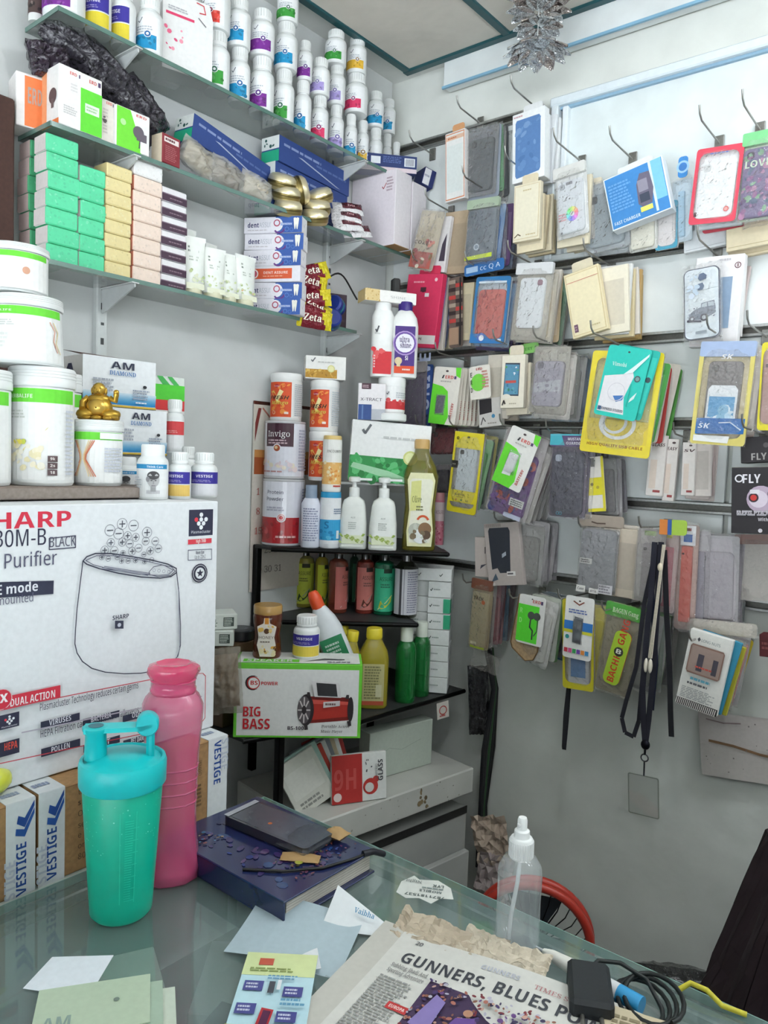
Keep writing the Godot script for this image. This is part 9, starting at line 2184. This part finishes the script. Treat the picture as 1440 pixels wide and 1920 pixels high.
	boxpack("white earphone box with a brown window and a zebra foot", a[0], a[1], a[2], a[3],0.012, lin("eae8e2"), func(f):
		f.r(0.0,0.0,1.0,0.09, "3a3634")
		for k in 22: f.p([[0.045 * k, 0.0],[0.045 * k + 0.02,0.0],[0.045 * k + 0.035,0.09],[0.045 * k + 0.015,0.09]], "e6e2da")
		f.p([[0.1,0.48],[0.14,0.45],[0.86,0.45],[0.9,0.48],[0.9,0.8],[0.86,0.83],[0.14,0.83],[0.1,0.8]], "8a6a5e").r(0.13,0.47,0.87,0.81, "a08a80").r(0.32,0.5,0.46,0.72, "4a4650").r(0.68,0.5,0.8,0.7, "4a4650").bars(0.3,0.53,0.8,0.57,1, "c8584a", 3).t("LONG NUTS", 0.54,0.88,0.035, "6a7a7a", 0.5,0.44,0).p([[0.22,0.9],[0.26,0.93],[0.3,0.9],[0.26,0.87]], "4a4a4e").bars(0.25,0.36,0.75,0.42,1, "5a9ab0", 4).bars(0.2,0.3,0.8,0.35,1, "5a5a5e", 5).bars(0.1,0.12,0.9,0.27,7, "a8a8a6", 6))
	behind("zebra footed box", a[0] + Vector3(0,-0.004,0.012), a[1] * 0.94, a[2] * 0.98,-10.0,["2f8aa8", "b8b034", "c0b8b0", "b8b4b4", "c85a50", "a8a4a6", "e0c83a", "6a6064"],0.014, "bbppppcp", 0.014)
	peg("steel hook carrying the zebra footed earphone box", Vector3(0,1.1854,0.9022), 0.155)
	a = [Vector3(-0.1,1.2096,0.9372), 0.1243,0.0269,3.5]
	pouch("clear film top rolled over above the zebra footed box", a[0], a[1], a[2], a[3], {"film": "dcd8d4", "back": "cfc6ba"})
	a = [Vector3(-0.06,1.1823,1.0163), 0.0421,0.042,3.6]
	boxpack("dark red box cut by the frame edge beside the zebra footed box", a[0], a[1], a[2], a[3],0.03, lin("5a1f24"), func(f): f.bars(0.1,0.3,0.9,0.7,2, "8a4a4a", 2))
	# lanyards
	lanyards()

func strap(label: String, pts: Array, wd: float, col: String, extra := []) -> void:
	var m := MB.new()
	for i in pts.size() - 1:
		var A: Vector3 = pts[i]; var B: Vector3 = pts[i + 1]
		var s := (B - A).normalized().cross(Vector3(-1,0.02,0.1).normalized()).normalized() * wd * 0.5
		var nrm := Vector3(-0.0009,0,0)
		m.quad(A + s + nrm, A - s + nrm, B - s + nrm, B + s + nrm, lin(col)); m.quad(A - s, A + s, B + s, B - s, lin(col))
		m.quad(A + s, A + s + nrm, B + s + nrm, B + s, lin(col)); m.quad(A - s + nrm, A - s, B - s, B - s + nrm, lin(col))
	thing("lanyard", label, "lanyard", Transform3D.IDENTITY, [["strap", m, "cloth"]] + extra, "lanyards under the hook")

func lanyards() -> void:
	var cl := MB.new()
	var c0 := Vector3(-0.16,0.9717,0.8279)
	cl.xf = Transform3D(Basis(), c0)
	cl.blob(Vector3(0,0,0), Vector3(0.006,0.01,0.009), lin("25262c"), 0.0).tube([Vector3(0,-0.008,0), Vector3(0,-0.02,0)],0.0022, lin("3a3a3e"), 8)
	var rg := []
	for i in 17: rg.append(Vector3(0,-0.026 + 0.007 * cos(TAU * i / 16.0), 0.007 * sin(TAU * i / 16.0)))
	cl.tube(rg, 0.0014, lin("55555a"), 6).tube([Vector3(0,-0.033,0), Vector3(0.002,-0.062,0)],0.0016, lin("4a4a4e"), 6)
	strap("black lanyard with pale lettering and a swivel clip, longest of the lanyards", [Vector3(-0.16,1.3657,0.823), Vector3(-0.16,1.2784,0.8221), Vector3(-0.16,1.1741,0.8179), Vector3(-0.16,1.0796,0.8162), Vector3(-0.16,1.0073,0.8226), Vector3(-0.16,0.9717,0.8279), Vector3(-0.155,1.0183,0.8295), Vector3(-0.155,1.103,0.8328), Vector3(-0.155,1.2279,0.8335), Vector3(-0.155,1.3664,0.8334)],0.0105, "22242f", [["strap>swivel_clip", cl, "metal"]])
	strap("black lanyard looping out beside the lettered one", [Vector3(-0.15,1.3601,0.8238), Vector3(-0.15,1.2439,0.8059), Vector3(-0.15,1.116,0.7976), Vector3(-0.15,1.0486,0.7822), Vector3(-0.15,1.0091,0.7747), Vector3(-0.15,0.9819,0.7828), Vector3(-0.15,0.9778,0.8004), Vector3(-0.15,1.0121,0.809), Vector3(-0.15,1.0869,0.811), Vector3(-0.15,1.2244,0.8154), Vector3(-0.15,1.3605,0.8279)],0.008, "24262e")
	strap("black flat strap hanging straight down at the earphone bags", [Vector3(-0.135,1.3498,0.8335), Vector3(-0.135,1.227,0.8449), Vector3(-0.135,1.1148,0.8578), Vector3(-0.135,1.0427,0.8632), Vector3(-0.135,0.9915,0.8683)],0.01, "1f2024")
	strap("thin black wrist strap hanging below the white dongle card", [Vector3(-0.12,1.1586,0.6371), Vector3(-0.12,1.0382,0.6438), Vector3(-0.12,0.9749,0.64), Vector3(-0.12,0.9052,0.6402), Vector3(-0.118,0.9002,0.6408), Vector3(-0.116,0.963,0.6425), Vector3(-0.116,1.0444,0.644)],0.008, "242428")
	strap("slim navy strap hanging behind the looped lanyard", [Vector3(-0.13,1.2738,0.8113), Vector3(-0.13,1.129,0.8284), Vector3(-0.13,1.0327,0.8257)],0.009, "232a44")
	var wc := MB.new()
	for k in 3: wc.tube([Vector3(-0.165,1.3626,0.8402) + Vector3(0,0,0.002 * k), Vector3(-0.165,1.3013,0.8368) + Vector3(-0.001 * k, 0,0.0022 * k), Vector3(-0.165,1.2186,0.8316) + Vector3(0,0,0.002 * k), Vector3(-0.165,1.1431,0.8258) + Vector3(0,0,0.003 * k)],0.0013, lin("d6ccb8"), 6)
	var be := MB.new()
	for k in 2: be.blob(Vector3(-0.167,1.1282,0.8223) + Vector3(0,0,0.0085 * k), Vector3(0.005,0.014,0.004), lin("dcd4c4"), 0.05, k)
	be.blob(Vector3(-0.166,1.3198,0.8381), Vector3(0.005,0.008,0.005), lin("d8cdb4"), 0.05,5)
	thing("earphone_cord", "cream corded earphone lead hanging over the black lanyards", "cable", Transform3D.IDENTITY, [["cord", wc, "rubber"],["cord>bead", be, "plastic"]])

func wall_bits() -> void:
	# clear badge holder, peeling paper, stains and nails on the plaster
	var a
	a = [Vector3(-0.004,0.8044,0.7753), 0.0671,0.0878,4.2]
	var bh := MB.new().prism(rrect(a[1], a[2],0.004,3), -0.001,0.001, lin("b0b4aa"))
	thing("badge_holder", "empty clear badge holder against the wall below the lanyard clip", "badge", hang(a[0], a[3]), [["sleeve", bh, "clear"],["sleeve>rim", MB.new().ringprism(rrect(a[1], a[2],0.004,3), rrect(a[1] * 0.93, a[2] * 0.95,0.003,3), 0.001,0.0018, lin("9aa096")), "plastic"]])
	a = [Vector3(-0.006,0.9604,0.9657), 0.1624,0.1284,7.1]
	var pp := MB.new().sheet(func(u, v): return Vector3((u - 0.5) * a[1], (v - 0.5) * a[2],0.001 + 0.006 * maxf(0.0,0.3 - v) * sin(u * 4.0)), 10,8, func(u, v): return lin("c4bdb8") if v < 0.4 else lin("ccc4c0"), 0.001)
	var f := face(pp, Vector3(0,0,0.004), Vector3(a[1],0,0), Vector3(0, a[2],0))
	f.l([[0.12,0.56],[0.4,0.52],[0.7,0.44],[1.0,0.4]],0.04, "8a6a4c").l([[0.1,0.9],[0.3,0.86],[0.5,0.88]],0.02, "9a8888").dots(0.05,0.05,0.95,0.95,16,0.012,["8a8480", "7a706c"],3)
	thing("peeling_paper", "peeling grey pink sheet with a brown strip low on the hanging wall", "paper", hang(a[0], a[3]), [["sheet", pp, "paper"]])
